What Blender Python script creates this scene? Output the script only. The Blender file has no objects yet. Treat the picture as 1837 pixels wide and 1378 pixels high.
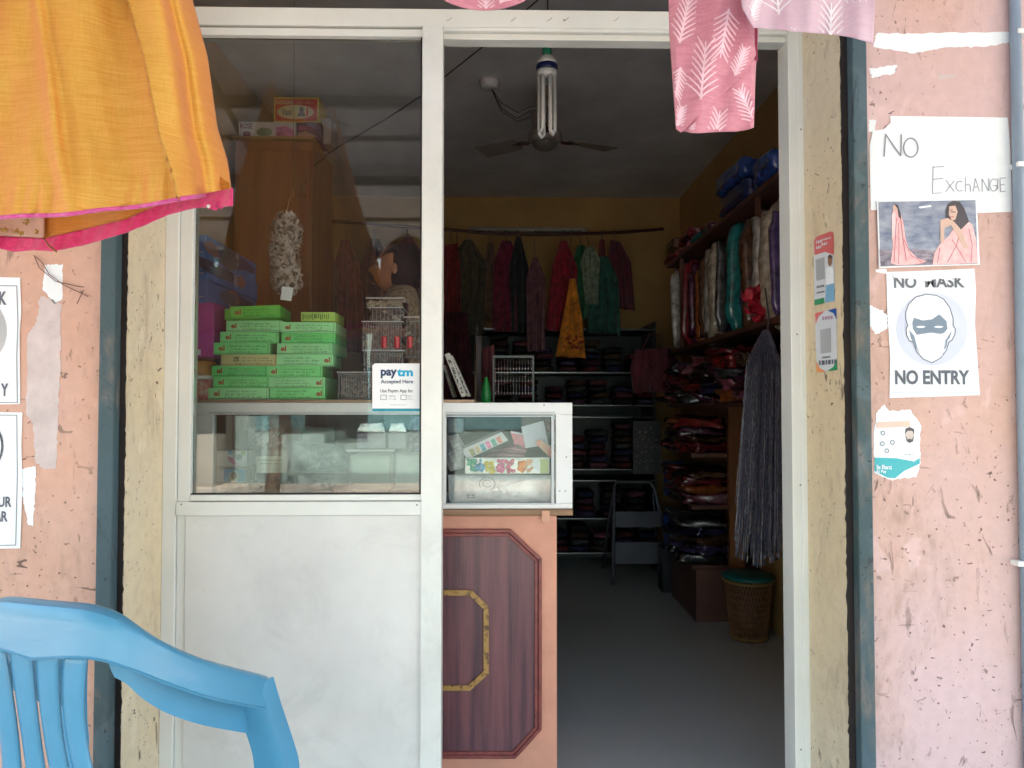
import bpy, bmesh, math, random
from mathutils import Vector, Matrix
R = math.radians
sc = bpy.context.scene
COL = sc.collection
# ------------------------------------------------------------------ camera
CAM = Vector((0.0, -1.8, 1.15)); YAW = 1.15; PITCH = 1.7
FPX = 1380.0; W0, H0 = 1837.0, 1378.0
cd = bpy.data.cameras.new('camera'); cam = bpy.data.objects.new('camera', cd); COL.objects.link(cam)
cam.location = CAM; cam.rotation_euler = (R(90 + PITCH), 0, R(-YAW))
cd.sensor_width = 36; cd.lens = 36 * FPX / W0; cd.clip_start = 0.05; cd.clip_end = 2000
sc.camera = cam
sc.render.resolution_x = 1024; sc.render.resolution_y = 768
# ------------------------------------------------------------------ world, sun, exposure
SUN_EL, SUN_AZ = 56.0, 12.0          # the sun stands behind the shop, so the front is in open shade
w = bpy.data.worlds.new('World'); sc.world = w; w.use_nodes = True
nt = w.node_tree; bg = nt.nodes['Background']
sky = nt.nodes.new('ShaderNodeTexSky'); sky.sky_type = 'NISHITA'; sky.sun_disc = False
sky.sun_elevation = R(SUN_EL); sky.sun_rotation = R(SUN_AZ); sky.air_density = 1.6; sky.dust_density = 5.0; sky.ozone_density = 1.0
nt.links.new(sky.outputs[0], bg.inputs[0]); bg.inputs[1].default_value = 0.15
sl = bpy.data.lights.new('sun', 'SUN'); sl.energy = 4.2; sl.angle = R(0.5); sl.color = (1, 0.95, 0.88)
so = bpy.data.objects.new('sun', sl); COL.objects.link(so)
d = Vector((math.sin(R(SUN_AZ)) * math.cos(R(SUN_EL)), math.cos(R(SUN_AZ)) * math.cos(R(SUN_EL)), math.sin(R(SUN_EL))))
so.rotation_euler = d.to_track_quat('Z', 'Y').to_euler(); so.location = (0, 5, 8)
sc.view_settings.view_transform = 'Standard'; sc.view_settings.look = 'None'
sc.view_settings.gamma = 1; sc.view_settings.exposure = 3.08
sc.render.engine = 'CYCLES'
sc.cycles.max_bounces = 10; sc.cycles.diffuse_bounces = 5; sc.cycles.transparent_max_bounces = 24
sc.cycles.glossy_bounces = 4; sc.cycles.sample_clamp_indirect = 6.0
# ------------------------------------------------------------------ pixel helpers (photo pixel + plane Y -> world)
_m = cam.rotation_euler.to_matrix()
def P(px, py, Y):
    v = _m @ Vector(((px - W0 / 2) / FPX, -(py - H0 / 2) / FPX, -1.0))
    return CAM + v * ((Y - CAM.y) / v.y)
def U(py_or_n, Y):   # metres covered by n photo pixels at plane Y
    return py_or_n * (Y - CAM.y) / FPX
# ------------------------------------------------------------------ materials
MATS = {}
def mat(name, col, rough=0.6, var=0.10, vscale=6.0, bump=0.0, bscale=60.0, metal=0.0, spec=0.5, coat=0.0, trans=0.0, sheen=0.0, stretch=None, col2=None, thr=None):
    """procedural principled material: colour varied by noise, optional second colour, optional bump"""
    if name in MATS: return MATS[name]
    m = bpy.data.materials.new(name); m.use_nodes = True; MATS[name] = m
    n = m.node_tree; L = n.links; b = n.nodes['Principled BSDF']
    tc = n.nodes.new('ShaderNodeTexCoord'); src = tc.outputs['Object']
    if stretch:
        mp = n.nodes.new('ShaderNodeMapping'); mp.inputs['Scale'].default_value = stretch
        L.new(src, mp.inputs[0]); src = mp.outputs[0]
    nz = n.nodes.new('ShaderNodeTexNoise'); nz.inputs['Scale'].default_value = vscale; nz.inputs['Detail'].default_value = 6
    nz.inputs['Roughness'].default_value = 0.62
    L.new(src, nz.inputs['Vector'])
    cr = n.nodes.new('ShaderNodeValToRGB'); L.new(nz.outputs[0], cr.inputs[0])
    c2 = col2 if col2 else tuple(max(0, c * (1 - var * 1.6)) for c in col)
    c1 = col if col2 else tuple(min(1, c * (1 + var)) for c in col)
    lo, hi = thr if thr else (0.33, 0.67)
    cr.color_ramp.elements[0].position = lo; cr.color_ramp.elements[0].color = (*c2, 1)
    cr.color_ramp.elements[1].position = hi; cr.color_ramp.elements[1].color = (*c1, 1)
    L.new(cr.outputs[0], b.inputs['Base Color'])
    b.inputs['Roughness'].default_value = rough; b.inputs['Metallic'].default_value = metal
    b.inputs['Specular IOR Level'].default_value = spec
    b.inputs['Coat Weight'].default_value = coat; b.inputs['Coat Roughness'].default_value = 0.12
    if sheen: b.inputs['Sheen Weight'].default_value = sheen
    if bump:
        n2 = n.nodes.new('ShaderNodeTexNoise'); n2.inputs['Scale'].default_value = bscale; n2.inputs['Detail'].default_value = 4
        L.new(src, n2.inputs['Vector'])
        bp = n.nodes.new('ShaderNodeBump'); bp.inputs['Strength'].default_value = bump; bp.inputs['Distance'].default_value = 0.01
        L.new(n2.outputs[0], bp.inputs['Height']); L.new(bp.outputs[0], b.inputs['Normal'])
    if trans:
        tl = n.nodes.new('ShaderNodeBsdfTranslucent'); L.new(cr.outputs[0], tl.inputs[0])
        mx = n.nodes.new('ShaderNodeMixShader'); mx.inputs[0].default_value = trans
        out = n.nodes['Material Output']
        L.new(b.outputs[0], mx.inputs[1]); L.new(tl.outputs[0], mx.inputs[2]); L.new(mx.outputs[0], out.inputs[0])
    return m
def glass(name, tint=(1, 1, 1), ior=1.5, rough=0.0, haze=0.0, hcol=(0.8, 0.82, 0.84)):
    if name in MATS: return MATS[name]
    m = bpy.data.materials.new(name); m.use_nodes = True; MATS[name] = m
    n = m.node_tree; L = n.links; n.nodes.clear()
    out = n.nodes.new('ShaderNodeOutputMaterial'); tr = n.nodes.new('ShaderNodeBsdfTransparent'); tr.inputs[0].default_value = (*tint, 1)
    gl = n.nodes.new('ShaderNodeBsdfGlossy'); gl.inputs['Roughness'].default_value = rough
    fr = n.nodes.new('ShaderNodeFresnel'); fr.inputs[0].default_value = ior
    base = tr.outputs[0]
    if haze:   # dust and smears lying on the glass
        df = n.nodes.new('ShaderNodeBsdfDiffuse'); df.inputs[0].default_value = (*hcol, 1)
        tc = n.nodes.new('ShaderNodeTexCoord'); nz = n.nodes.new('ShaderNodeTexNoise'); nz.inputs['Scale'].default_value = 9; nz.inputs['Detail'].default_value = 8
        L.new(tc.outputs['Object'], nz.inputs['Vector'])
        ml = n.nodes.new('ShaderNodeMath'); ml.operation = 'MULTIPLY'; ml.inputs[1].default_value = haze * 2
        L.new(nz.outputs[0], ml.inputs[0])
        m0 = n.nodes.new('ShaderNodeMixShader'); L.new(ml.outputs[0], m0.inputs[0]); L.new(tr.outputs[0], m0.inputs[1]); L.new(df.outputs[0], m0.inputs[2])
        base = m0.outputs[0]
    mx = n.nodes.new('ShaderNodeMixShader'); L.new(fr.outputs[0], mx.inputs[0]); L.new(base, mx.inputs[1]); L.new(gl.outputs[0], mx.inputs[2])
    L.new(mx.outputs[0], out.inputs[0]); return m
def plaster(name, ca, cb, chip=(0.10, 0.065, 0.045), dens=0.60, patch=None):
    """painted plaster: two paint tones in broad patches, chips and scrapes with their own shapes, fine bump"""
    if name in MATS: return MATS[name]
    m = bpy.data.materials.new(name); m.use_nodes = True; MATS[name] = m
    n = m.node_tree; L = n.links; b = n.nodes['Principled BSDF']; b.inputs['Roughness'].default_value = 0.72
    tc = n.nodes.new('ShaderNodeTexCoord'); O = tc.outputs['Object']
    def noise(scale, det, vec, dist=0.0, rg=0.55):
        z = n.nodes.new('ShaderNodeTexNoise'); z.inputs['Scale'].default_value = scale; z.inputs['Detail'].default_value = det
        z.inputs['Distortion'].default_value = dist; z.inputs['Roughness'].default_value = rg; L.new(vec, z.inputs['Vector']); return z.outputs[0]
    def ramp(v, p0, p1, a=(0, 0, 0), c=(1, 1, 1)):
        r = n.nodes.new('ShaderNodeValToRGB'); L.new(v, r.inputs[0]); r.color_ramp.elements[0].position = p0; r.color_ramp.elements[1].position = p1
        r.color_ramp.elements[0].color = (*a, 1); r.color_ramp.elements[1].color = (*c, 1); return r.outputs[0]
    def mapv(scale, rot=(0, 0, 0)):
        mp = n.nodes.new('ShaderNodeMapping'); mp.inputs['Scale'].default_value = scale; mp.inputs['Rotation'].default_value = rot
        L.new(O, mp.inputs[0]); return mp.outputs[0]
    def math_(op, a, c):
        k = n.nodes.new('ShaderNodeMath'); k.operation = op
        for i, q in enumerate((a, c)):
            if isinstance(q, (int, float)): k.inputs[i].default_value = q
            else: L.new(q, k.inputs[i])
        return k.outputs[0]
    def mix(f, a, c):
        k = n.nodes.new('ShaderNodeMix'); k.data_type = 'RGBA'; L.new(f, k.inputs[0])
        for i, q in ((6, a), (7, c)):
            if isinstance(q, tuple): k.inputs[i].default_value = (*q, 1)
            else: L.new(q, k.inputs[i])
        return k.outputs[2]
    base = ramp(noise(1.7, 5, mapv((1, 1, 0.8))), 0.38, 0.62, ca, cb)
    fine = ramp(noise(38, 4, O), 0.3, 0.7, (0.90, 0.90, 0.90), (1, 1, 1))
    mm = n.nodes.new('ShaderNodeMix'); mm.data_type = 'RGBA'; mm.blend_type = 'MULTIPLY'; mm.inputs[0].default_value = 1
    L.new(base, mm.inputs[6]); L.new(fine, mm.inputs[7]); base = mm.outputs[2]
    area = ramp(noise(3.1, 3, mapv((1, 1, 1))), 0.36, 0.58)
    c1 = ramp(noise(25, 4, mapv((1.0, 1, 0.36), (0, R(22), 0)), 0.8, 0.6), dens + 0.085, dens + 0.15)
    c2 = ramp(noise(34, 3, mapv((0.7, 1, 1.3), (0, R(-50), 0)), 0.9), dens + 0.14, dens + 0.165)
    c3 = ramp(noise(75, 2, O), dens + 0.13, dens + 0.16)
    ch = math_('MAXIMUM', math_('MAXIMUM', c1, c2), c3)
    ch = math_('MULTIPLY', ch, area)
    smear = math_('MULTIPLY', ramp(noise(9, 5, mapv((1, 1, 0.5))), 0.56, 0.75), 0.22)
    base = mix(smear, base, tuple(c * 0.62 for c in ca))
    grime = math_('MULTIPLY', math_('MULTIPLY', ramp(noise(5, 8, mapv((1, 1, 0.45)), 1.2, 0.7), 0.52, 0.72), ramp(noise(60, 5, mapv((1, 1, 0.3)), 0.5), 0.36, 0.66)), 0.75)
    base = mix(grime, base, (0.30, 0.20, 0.14))
    fade = math_('MULTIPLY', ramp(noise(6.5, 6, mapv((1, 1, 0.7)), 0.6), 0.60, 0.66), 0.35)
    base = mix(fade, base, tuple(min(0.8, c * 1.18 + 0.05) for c in cb))
    sc1 = math_('MULTIPLY', ramp(noise(55, 2, mapv((0.12, 1, 1.0), (0, R(-24), 0))), dens + 0.165, dens + 0.185), 0.4)
    base = mix(sc1, base, chip)
    base = mix(math_('MULTIPLY', ch, 0.85), base, chip)
    L.new(base, b.inputs['Base Color'])
    bp = n.nodes.new('ShaderNodeBump'); bp.inputs['Strength'].default_value = 0.6; bp.inputs['Distance'].default_value = 0.005
    hh = math_('SUBTRACT', math_('MULTIPLY', noise(22, 6, O), 0.8), ch)
    L.new(hh, bp.inputs['Height']); L.new(bp.outputs[0], b.inputs['Normal'])
    return m
def grain(name, ca, cb, scale=14, stretch=(9, 9, 0.5), rough=0.45, coat=0.1):
    return mat(name, ca, rough=rough, vscale=scale / 4, stretch=stretch, col2=cb, bump=0.08, bscale=scale, coat=coat, thr=(0.36, 0.66))
# ------------------------------------------------------------------ objects
WL = {}
def props(o, label=None, cat=None, group=None, kind=None):
    if label: o['label'] = label
    if cat: o['category'] = cat
    if group: o['group'] = group
    if kind: o['kind'] = kind
    return o
def thing(name, label, cat, loc, group=None):
    o = bpy.data.objects.new(name, None); COL.objects.link(o); o.location = loc; o.empty_display_size = 0.05
    WL[o] = Vector(loc); return props(o, label, cat, group)
class MB:
    def __init__(s): s.v = []; s.f = []
    def quad(s, *p):
        i = len(s.v); s.v += [Vector(q) for q in p]; s.f.append(tuple(range(i, i + len(p)))); return s
    def box(s, x0, x1, y0, y1, z0, z1, M=None):
        i = len(s.v)
        for z in (z0, z1):
            for (x, y) in ((x0, y0), (x1, y0), (x1, y1), (x0, y1)):
                p = Vector((x, y, z)); s.v.append(M @ p if M else p)
        for f in ((3, 2, 1, 0), (4, 5, 6, 7), (0, 1, 5, 4), (1, 2, 6, 5), (2, 3, 7, 6), (3, 0, 4, 7)): s.f.append(tuple(i + k for k in f))
        return s
    def pbox(s, px0, py0, px1, py1, Y, dep):     # box whose front face covers a photo rectangle at plane Y
        xm, ym = (px0 + px1) / 2, (py0 + py1) / 2
        return s.box(P(px0, ym, Y).x, P(px1, ym, Y).x, Y, Y + dep, P(xm, py1, Y).z, P(xm, py0, Y).z)
    def prism(s, pts, y0, y1):                   # pts: (x,z) outline, extruded in Y
        n = len(pts); i = len(s.v)
        s.v += [Vector((x, y0, z)) for x, z in pts] + [Vector((x, y1, z)) for x, z in pts]
        s.f.append(tuple(range(i, i + n))); s.f.append(tuple(range(i + 2 * n - 1, i + n - 1, -1)))
        for k in range(n): s.f.append((i + k, i + n + k, i + n + (k + 1) % n, i + (k + 1) % n))
        return s
    def pprism(s, pp, Y, dep):                   # outline in photo pixels at plane Y
        q = [P(a, b, Y) for a, b in pp]; return s.prism([(v.x, v.z) for v in q], Y, Y + dep)
    def tube(s, path, r, n=8, closed=False):
        path = [Vector(p) for p in path]; K = len(path); rings = []
        if not isinstance(r, (list, tuple)): r = [r] * K
        up = Vector((0, 0, 1)); prev = None
        for k, p in enumerate(path):
            a = path[(k - 1) % K] if (k or closed) else p; b_ = path[(k + 1) % K] if (k < K - 1 or closed) else p
            t = (b_ - a).normalized()
            if prev is None:
                u = t.cross(up); u = u if u.length > 1e-3 else t.cross(Vector((1, 0, 0)))
            else: u = prev - t * prev.dot(t)
            u.normalize(); prev = u; w_ = t.cross(u); i = len(s.v)
            for j in range(n):
                an = 2 * math.pi * j / n; s.v.append(p + (u * math.cos(an) + w_ * math.sin(an)) * r[k])
            rings.append(i)
        pr = list(zip(rings, rings[1:])) + ([(rings[-1], rings[0])] if closed else [])
        for a, b_ in pr:
            for j in range(n): s.f.append((a + j, a + (j + 1) % n, b_ + (j + 1) % n, b_ + j))
        if not closed:
            s.f.append(tuple(rings[0] + j for j in reversed(range(n)))); s.f.append(tuple(rings[-1] + j for j in range(n)))
        return s
    def lathe(s, prof, c, n=20, sx=1, sy=1):     # prof: (r,z)
        c = Vector(c); i0 = len(s.v)
        for r, z in prof:
            for j in range(n):
                an = 2 * math.pi * j / n; s.v.append(c + Vector((r * math.cos(an) * sx, r * math.sin(an) * sy, z)))
        for k in range(len(prof) - 1):
            for j in range(n):
                a = i0 + k * n; b_ = a + n; s.f.append((a + j, a + (j + 1) % n, b_ + (j + 1) % n, b_ + j))
        s.f.append(tuple(i0 + j for j in reversed(range(n)))); s.f.append(tuple(i0 + (len(prof) - 1) * n + j for j in range(n)))
        return s
    def grid(s, fn, nu, nv, wrap=False):
        i = len(s.v)
        for a in range(nu + 1):
            for b_ in range(nv + 1): s.v.append(Vector(fn(a / nu, b_ / nv)))
        for a in range(nu):
            for b_ in range(nv):
                k = i + a * (nv + 1) + b_; s.f.append((k, k + nv + 1, k + nv + 2, k + 1))
        return s
    def ell(s, c, r, nu=14, nv=9):
        c = Vector(c); prof = []
        i0 = len(s.v)
        for k in range(1, nv):
            ph = math.pi * k / nv
            for j in range(nu):
                th = 2 * math.pi * j / nu
                s.v.append(c + Vector((r[0] * math.sin(ph) * math.cos(th), r[1] * math.sin(ph) * math.sin(th), -r[2] * math.cos(ph))))
        s.v.append(c - Vector((0, 0, r[2]))); s.v.append(c + Vector((0, 0, r[2]))); B = len(s.v) - 2
        for k in range(nv - 2):
            for j in range(nu):
                a = i0 + k * nu; b_ = a + nu; s.f.append((a + j, a + (j + 1) % nu, b_ + (j + 1) % nu, b_ + j))
        for j in range(nu):
            s.f.append((B, i0 + (j + 1) % nu, i0 + j)); a = i0 + (nv - 2) * nu; s.f.append((B + 1, a + j, a + (j + 1) % nu))
        return s
    def rot(s, a, axis, c, start=0):
        M = Matrix.Translation(Vector(c)) @ Matrix.Rotation(R(a), 4, axis) @ Matrix.Translation(-Vector(c))
        for k in range(start, len(s.v)): s.v[k] = M @ s.v[k]
        return s
    def build(s, name, m, parent=None, label=None, cat=None, group=None, kind=None, smooth=False, bevel=0, solid=0, sub=0):
        c = Vector((0, 0, 0))
        if parent is None:
            lo = [min(v[k] for v in s.v) for k in range(3)]; hi = [max(v[k] for v in s.v) for k in range(3)]
            c = Vector(((lo[0] + hi[0]) / 2, (lo[1] + hi[1]) / 2, lo[2]))
        me = bpy.data.meshes.new(name); me.from_pydata([v - c for v in s.v], [], s.f); me.update()
        b = bmesh.new(); b.from_mesh(me); bmesh.ops.recalc_face_normals(b, faces=b.faces); b.to_mesh(me); b.free()
        return link(name, me, m, parent, c, label, cat, group, kind, smooth, bevel, solid, sub)
def link(name, me, m, parent, c, label, cat, group, kind, smooth=False, bevel=0, solid=0, sub=0):
    if isinstance(m, (list, tuple)):
        for q in m: me.materials.append(q)
    else: me.materials.append(m)
    o = bpy.data.objects.new(name, me); COL.objects.link(o); o.location = c
    if smooth: me.polygons.foreach_set('use_smooth', [True] * len(me.polygons))
    if parent is not None:
        o.parent = parent; o.matrix_parent_inverse = Matrix.Translation(-WL[parent])
    WL[o] = Vector(c)
    if solid:
        k = o.modifiers.new('thickness', 'SOLIDIFY'); k.thickness = solid; k.offset = 0
    if bevel:
        k = o.modifiers.new('edge', 'BEVEL'); k.width = bevel; k.segments = 2; k.limit_method = 'ANGLE'
    if sub:
        k = o.modifiers.new('smooth', 'SUBSURF'); k.levels = sub; k.render_levels = sub
    return props(o, label, cat, group, kind)
def text_mesh(body, bold=0.0, shear=0.0, spacing=1.0):
    cu = bpy.data.curves.new('lettering', 'FONT'); cu.body = body; cu.size = 1; cu.offset = bold; cu.shear = shear; cu.space_character = spacing
    cu.resolution_u = 3; cu.align_x = 'LEFT'
    t = bpy.data.objects.new('lettering', cu); COL.objects.link(t)
    dg = bpy.context.evaluated_depsgraph_get(); me = bpy.data.meshes.new_from_object(t.evaluated_get(dg))
    bpy.data.objects.remove(t); bpy.data.curves.remove(cu); return me
def text_px(body, px0, py0, px1, py1, Y, m, parent, bold=0.012, shear=0, name='lettering', xf=None, spacing=1.0):
    """lettering fitted to a photo rectangle on the vertical plane Y (facing the street); xf maps (x,z,y) for turned faces"""
    me = text_mesh(body, bold, shear, spacing); vs = me.vertices
    if not len(vs): return None
    x0 = min(v.co.x for v in vs); x1 = max(v.co.x for v in vs); y0 = min(v.co.y for v in vs); y1 = max(v.co.y for v in vs)
    a = P(px0, py1, Y); b_ = P(px1, py0, Y)
    for v in vs:
        u = (v.co.x - x0) / (x1 - x0); t = (v.co.y - y0) / (y1 - y0)
        q = Vector((a.x + (b_.x - a.x) * u, Y, a.z + (b_.z - a.z) * t))
        v.co = xf(q) if xf else q
    me.name = name
    return link(name, me, m, parent, Vector((0, 0, 0)), None, None, None, None)
def poly(pl, t):
    """point at parameter t (0..1 by length) on a polyline of pixel pairs"""
    ds = [0]
    for a, b_ in zip(pl, pl[1:]): ds.append(ds[-1] + math.hypot(b_[0] - a[0], b_[1] - a[1]))
    s = t * ds[-1]
    for k in range(len(pl) - 1):
        if s <= ds[k + 1] or k == len(pl) - 2:
            q = (s - ds[k]) / max(1e-9, ds[k + 1] - ds[k]); return (pl[k][0] + (pl[k + 1][0] - pl[k][0]) * q, pl[k][1] + (pl[k + 1][1] - pl[k][1]) * q)
def cloth(name, L, Rr, Y, m, parent=None, folds=4, amp=0.01, seed=0, nu=48, nv=32, hem=0.0, solid=0.0012, curve=None, label=None, cat=None, group=None, fn=None):
    """hanging cloth between a left and a right edge (photo pixels, top to bottom), thrown into folds in depth"""
    rnd = random.Random(seed); ph = [rnd.uniform(0, 6.28) for _ in range(6)]; mb = MB()
    def f(u, v):
        a = poly(L, v); b_ = poly(Rr, v); px = a[0] + (b_[0] - a[0]) * u; py = a[1] + (b_[1] - a[1]) * u
        if hem: py += hem * math.sin(u * folds * 6.28 + ph[0]) * v
        grow = 0.35 + 0.65 * v
        dY = amp * grow * (math.sin(u * folds * 6.28 + ph[0] + 0.7 * math.sin(v * 3 + ph[1])) + 0.5 * math.sin(u * folds * 14.1 + ph[2] + v * 2) + 0.3 * math.sin(v * 7 + u * 5 + ph[3]))
        if curve: dY += curve(u, v)
        if fn: dY += fn(u, v)
        return P(px, py, Y + dY)
    mb.grid(f, nu, nv)
    return mb.build(name, m, parent, label, cat, group, smooth=True, solid=solid)
WHITE = mat('white_paint', (0.78, 0.78, 0.76), 0.35, 0.04)
# ================================================================== SETTING: ground, pavement, floor, ceiling
M_wallL = plaster('peach_paint_left', (0.61, 0.345, 0.235), (0.60, 0.39, 0.325), dens=0.54)
M_wallR = plaster('pink_paint_right', (0.60, 0.385, 0.32), (0.61, 0.435, 0.435), dens=0.535)
M_cream = plaster('cream_paint', (0.70, 0.575, 0.38), (0.66, 0.575, 0.43), dens=0.55)
M_teal = plaster('teal_steel_paint', (0.045, 0.080, 0.085), (0.055, 0.10, 0.125), chip=(0.03, 0.035, 0.04), dens=0.55)
M_alu = mat('powder_coated_aluminium', (0.71, 0.72, 0.68), 0.38, 0.05, 3, bump=0.02, bscale=300)
M_alu2 = mat('aluminium_panel', (0.69, 0.685, 0.66), 0.30, 0.09, 1.5, bump=0.02, bscale=12)
M_black = mat('black_rubber', (0.012, 0.012, 0.013), 0.6)
M_dark = mat('dark_gap_paint', (0.016, 0.010, 0.010), 0.8, 0.3)
M_ceil = mat('ceiling_distemper', (0.74, 0.73, 0.73), 0.85, 0.12, 2.2, bump=0.15, bscale=30)
M_yell = mat('yellow_distemper', (0.47, 0.30, 0.12), 0.85, 0.12, 1.6, bump=0.1, bscale=30)
mb = MB().box(-120, 120, -120, -1.62, -0.42, -0.32); mb.build('ground', mat('street_dust', (0.44, 0.38, 0.31), 0.9, 0.2, 1.2, bump=0.3, bscale=20), kind='structure')
MB().box(-120, 120, -10.6, -4.6, -0.319, -0.315).build('road', mat('asphalt_road', (0.20, 0.175, 0.15), 0.9, 0.2, 3, bump=0.3, bscale=30), kind='structure')
mb = MB().box(-12, 12, -1.6, 0.0, -0.5, -0.004); mb.build('pavement', mat('cement_ledge', (0.40, 0.38, 0.35), 0.85, 0.15, 2.5, bump=0.2, bscale=40), kind='structure', bevel=0.01)
def floor_mat():
    m = bpy.data.materials.new('polished_stone_floor'); m.use_nodes = True; n = m.node_tree; L = n.links; b = n.nodes['Principled BSDF']
    tc = n.nodes.new('ShaderNodeTexCoord'); nz = n.nodes.new('ShaderNodeTexNoise'); nz.inputs['Scale'].default_value = 1.6; nz.inputs['Detail'].default_value = 7; nz.inputs['Distortion'].default_value = 0.5
    L.new(tc.outputs['Object'], nz.inputs['Vector']); cr = n.nodes.new('ShaderNodeValToRGB'); L.new(nz.outputs[0], cr.inputs[0])
    cr.color_ramp.elements[0].position = 0.30; cr.color_ramp.elements[0].color = (0.48, 0.515, 0.51, 1)
    cr.color_ramp.elements[1].position = 0.7; cr.color_ramp.elements[1].color = (0.56, 0.595, 0.61, 1)
    br = n.nodes.new('ShaderNodeTexBrick'); br.offset = 0; br.inputs['Scale'].default_value = 1.0; br.inputs['Mortar Size'].default_value = 0.003
    br.inputs['Brick Width'].default_value = 0.61; br.inputs['Row Height'].default_value = 0.61; br.inputs['Mortar'].default_value = (0.86, 0.86, 0.86, 1)
    for k in ('Color1', 'Color2'): br.inputs[k].default_value = (1, 1, 1, 1)
    L.new(tc.outputs['Object'], br.inputs['Vector'])
    mx = n.nodes.new('ShaderNodeMix'); mx.data_type = 'RGBA'; mx.blend_type = 'MULTIPLY'; mx.inputs[0].default_value = 1
    L.new(cr.outputs[0], mx.inputs[6]); L.new(br.outputs[0], mx.inputs[7]); L.new(mx.outputs[2], b.inputs['Base Color'])
    b.inputs['Roughness'].default_value = 0.20
    n2 = n.nodes.new('ShaderNodeTexNoise'); n2.inputs['Scale'].default_value = 5; n2.inputs['Detail'].default_value = 6; L.new(tc.outputs['Object'], n2.inputs['Vector'])
    mr = n.nodes.new('ShaderNodeMapRange'); mr.inputs[3].default_value = 0.26; mr.inputs[4].default_value = 0.30; L.new(n2.outputs[0], mr.inputs[0]); L.new(mr.outputs[0], b.inputs['Roughness'])
    return m
XL, XR, YB, ZC = -1.25, 1.42, 4.10, 2.77
MB().box(XL - 0.2, XR + 0.2, 0.004, YB + 0.2, -0.4, 0.0).build('floor', mat('polished_floor', (0.50, 0.535, 0.54), 0.24, 0.05, 1.2, bump=0.02, bscale=6), kind='structure')
MB().box(XL, XR, 0.0, YB, ZC, ZC + 0.02).build('ceiling', M_ceil, kind='structure')
# ================================================================== THE SHOP FRONT
shop = thing('shop_building', 'peach and pink plastered shop front with aluminium framed window and open doorway', 'building', (0, 0.1, -0.3))
xl = P(181, 800, 0).x; xcl = P(221, 800, 0).x; xcr = P(1519, 800, 0).x; xr = P(1559, 800, 0).x
ZT = 3.3
MB().box(-6, xl, 0, 0.2, -0.3, ZT).build('wall', M_wallL, shop, 'peach painted wall left of the shutter channel')
MB().box(xr, 6, 0, 0.2, -0.3, ZT).build('wall', M_wallR, shop, 'pale pink chipped wall right of the shutter channel')
# ragged dark paint edges beside the channels, then the steel channels themselves
rnd = random.Random(4)
def ragged(x0, x1, side, seed):
    rn = random.Random(seed); pts = []; z = -0.3; k = 0
    edge = []
    while z < 2.5:
        edge.append((( x1 if side > 0 else x0) + side * rn.choice([0, 0, 0.0012, 0.002, 0.0005, 0.004 * rn.random()]), z)); z += rn.uniform(0.004, 0.02)
    o = x0 if side > 0 else x1
    return [(o, -0.3)] + edge + [(o, 2.5)]
def cell(pts, y0, y1, name, m, label):
    mb = MB()   # strip quads between straight edge and ragged edge
    o = pts[0][0]
    for (a, b_) in zip(pts[1:-1], pts[2:-1]):
        mb.prism([(o, a[1]), (a[0], a[1]), (b_[0], b_[1]), (o, b_[1])], y0, y1)
    return mb.build(name, m, shop, label)
gx0 = P(210, 800, 0).x; gx1 = P(1532, 800, 0).x
MB().box(xl + 0.001, gx0, -0.018, 0.1, -0.3, ZT).build('shutter_channel', M_teal, shop, 'teal grey steel shutter channel on the left', bevel=0.003)
MB().box(gx1, xr - 0.001, -0.018, 0.1, -0.3, ZT).build('shutter_channel', M_teal, shop, 'teal grey steel shutter channel on the right', bevel=0.003)
cell(ragged(gx0 + 0.001, xcl - 0.002, 1, 5), 0.0085, 0.0118, 'channel_slot', M_dark, 'dark ragged slot beside the left channel')
cell(ragged(xcr + 0.002, gx1 - 0.001, -1, 6), 0.0085, 0.0118, 'channel_slot', M_dark, 'dark ragged slot beside the right channel')
YF = 0.20    # plane of the aluminium front
fx0 = P(292, 800, YF).x; fx1 = P(1447, 800, YF).x
# plaster reveals between the channels and the aluminium (a little splayed)
def reveal(xa, xb, label):
    mb = MB(); s = 1 if xb > xa else -1; back = xa - s * 0.35
    mb.v += [Vector(p) for z in (-0.3, ZT) for p in ((back, 0.012, z), (xa, 0.012, z), (xb, YF + 0.005, z), (xb, YF + 0.12, z), (back, YF + 0.12, z))]
    mb.f += [(0, 1, 2, 3, 4), (9, 8, 7, 6, 5)] + [(k, (k + 1) % 5, 5 + (k + 1) % 5, 5 + k) for k in range(5)]
    return mb.build('door_reveal' if s < 0 else 'window_reveal', M_cream, shop, label)
reveal(xcl, fx0, 'cream plaster reveal left of the window'); reveal(xcr, fx1, 'cream scratched plaster reveal right of the doorway')
MB().box(xl, xr, 0.0, 0.35, 2.42, ZT).build('lintel', M_cream, shop)
MB().box(-6, 6, -0.35, 5.2, ZT, ZT + 0.12).build('roof', mat('roof_slab', (0.4, 0.38, 0.36), 0.9), shop)
# interior walls
MB().box(XL - 0.12, XL, 0.33, YB, 0, ZC).build('interior_wall', M_yell, shop, 'yellow side wall inside, left')
MB().box(XR, XR + 0.12, 0.33, YB, 0, ZC).build('interior_wall', M_yell, shop, 'yellow side wall inside, right')
MB().box(XL - 0.12, XR + 0.12, YB, YB + 0.12, 0, ZC).build('interior_wall', M_yell, shop, 'yellow back wall inside')
MB().box(XL - 0.12, fx0 - 0.02, 0.33, 0.36, 0, ZC).build('interior_wall', M_yell, shop)
MB().box(fx1 + 0.03, XR + 0.12, 0.33, 0.36, 0, ZC).build('interior_wall', M_yell, shop)
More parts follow.
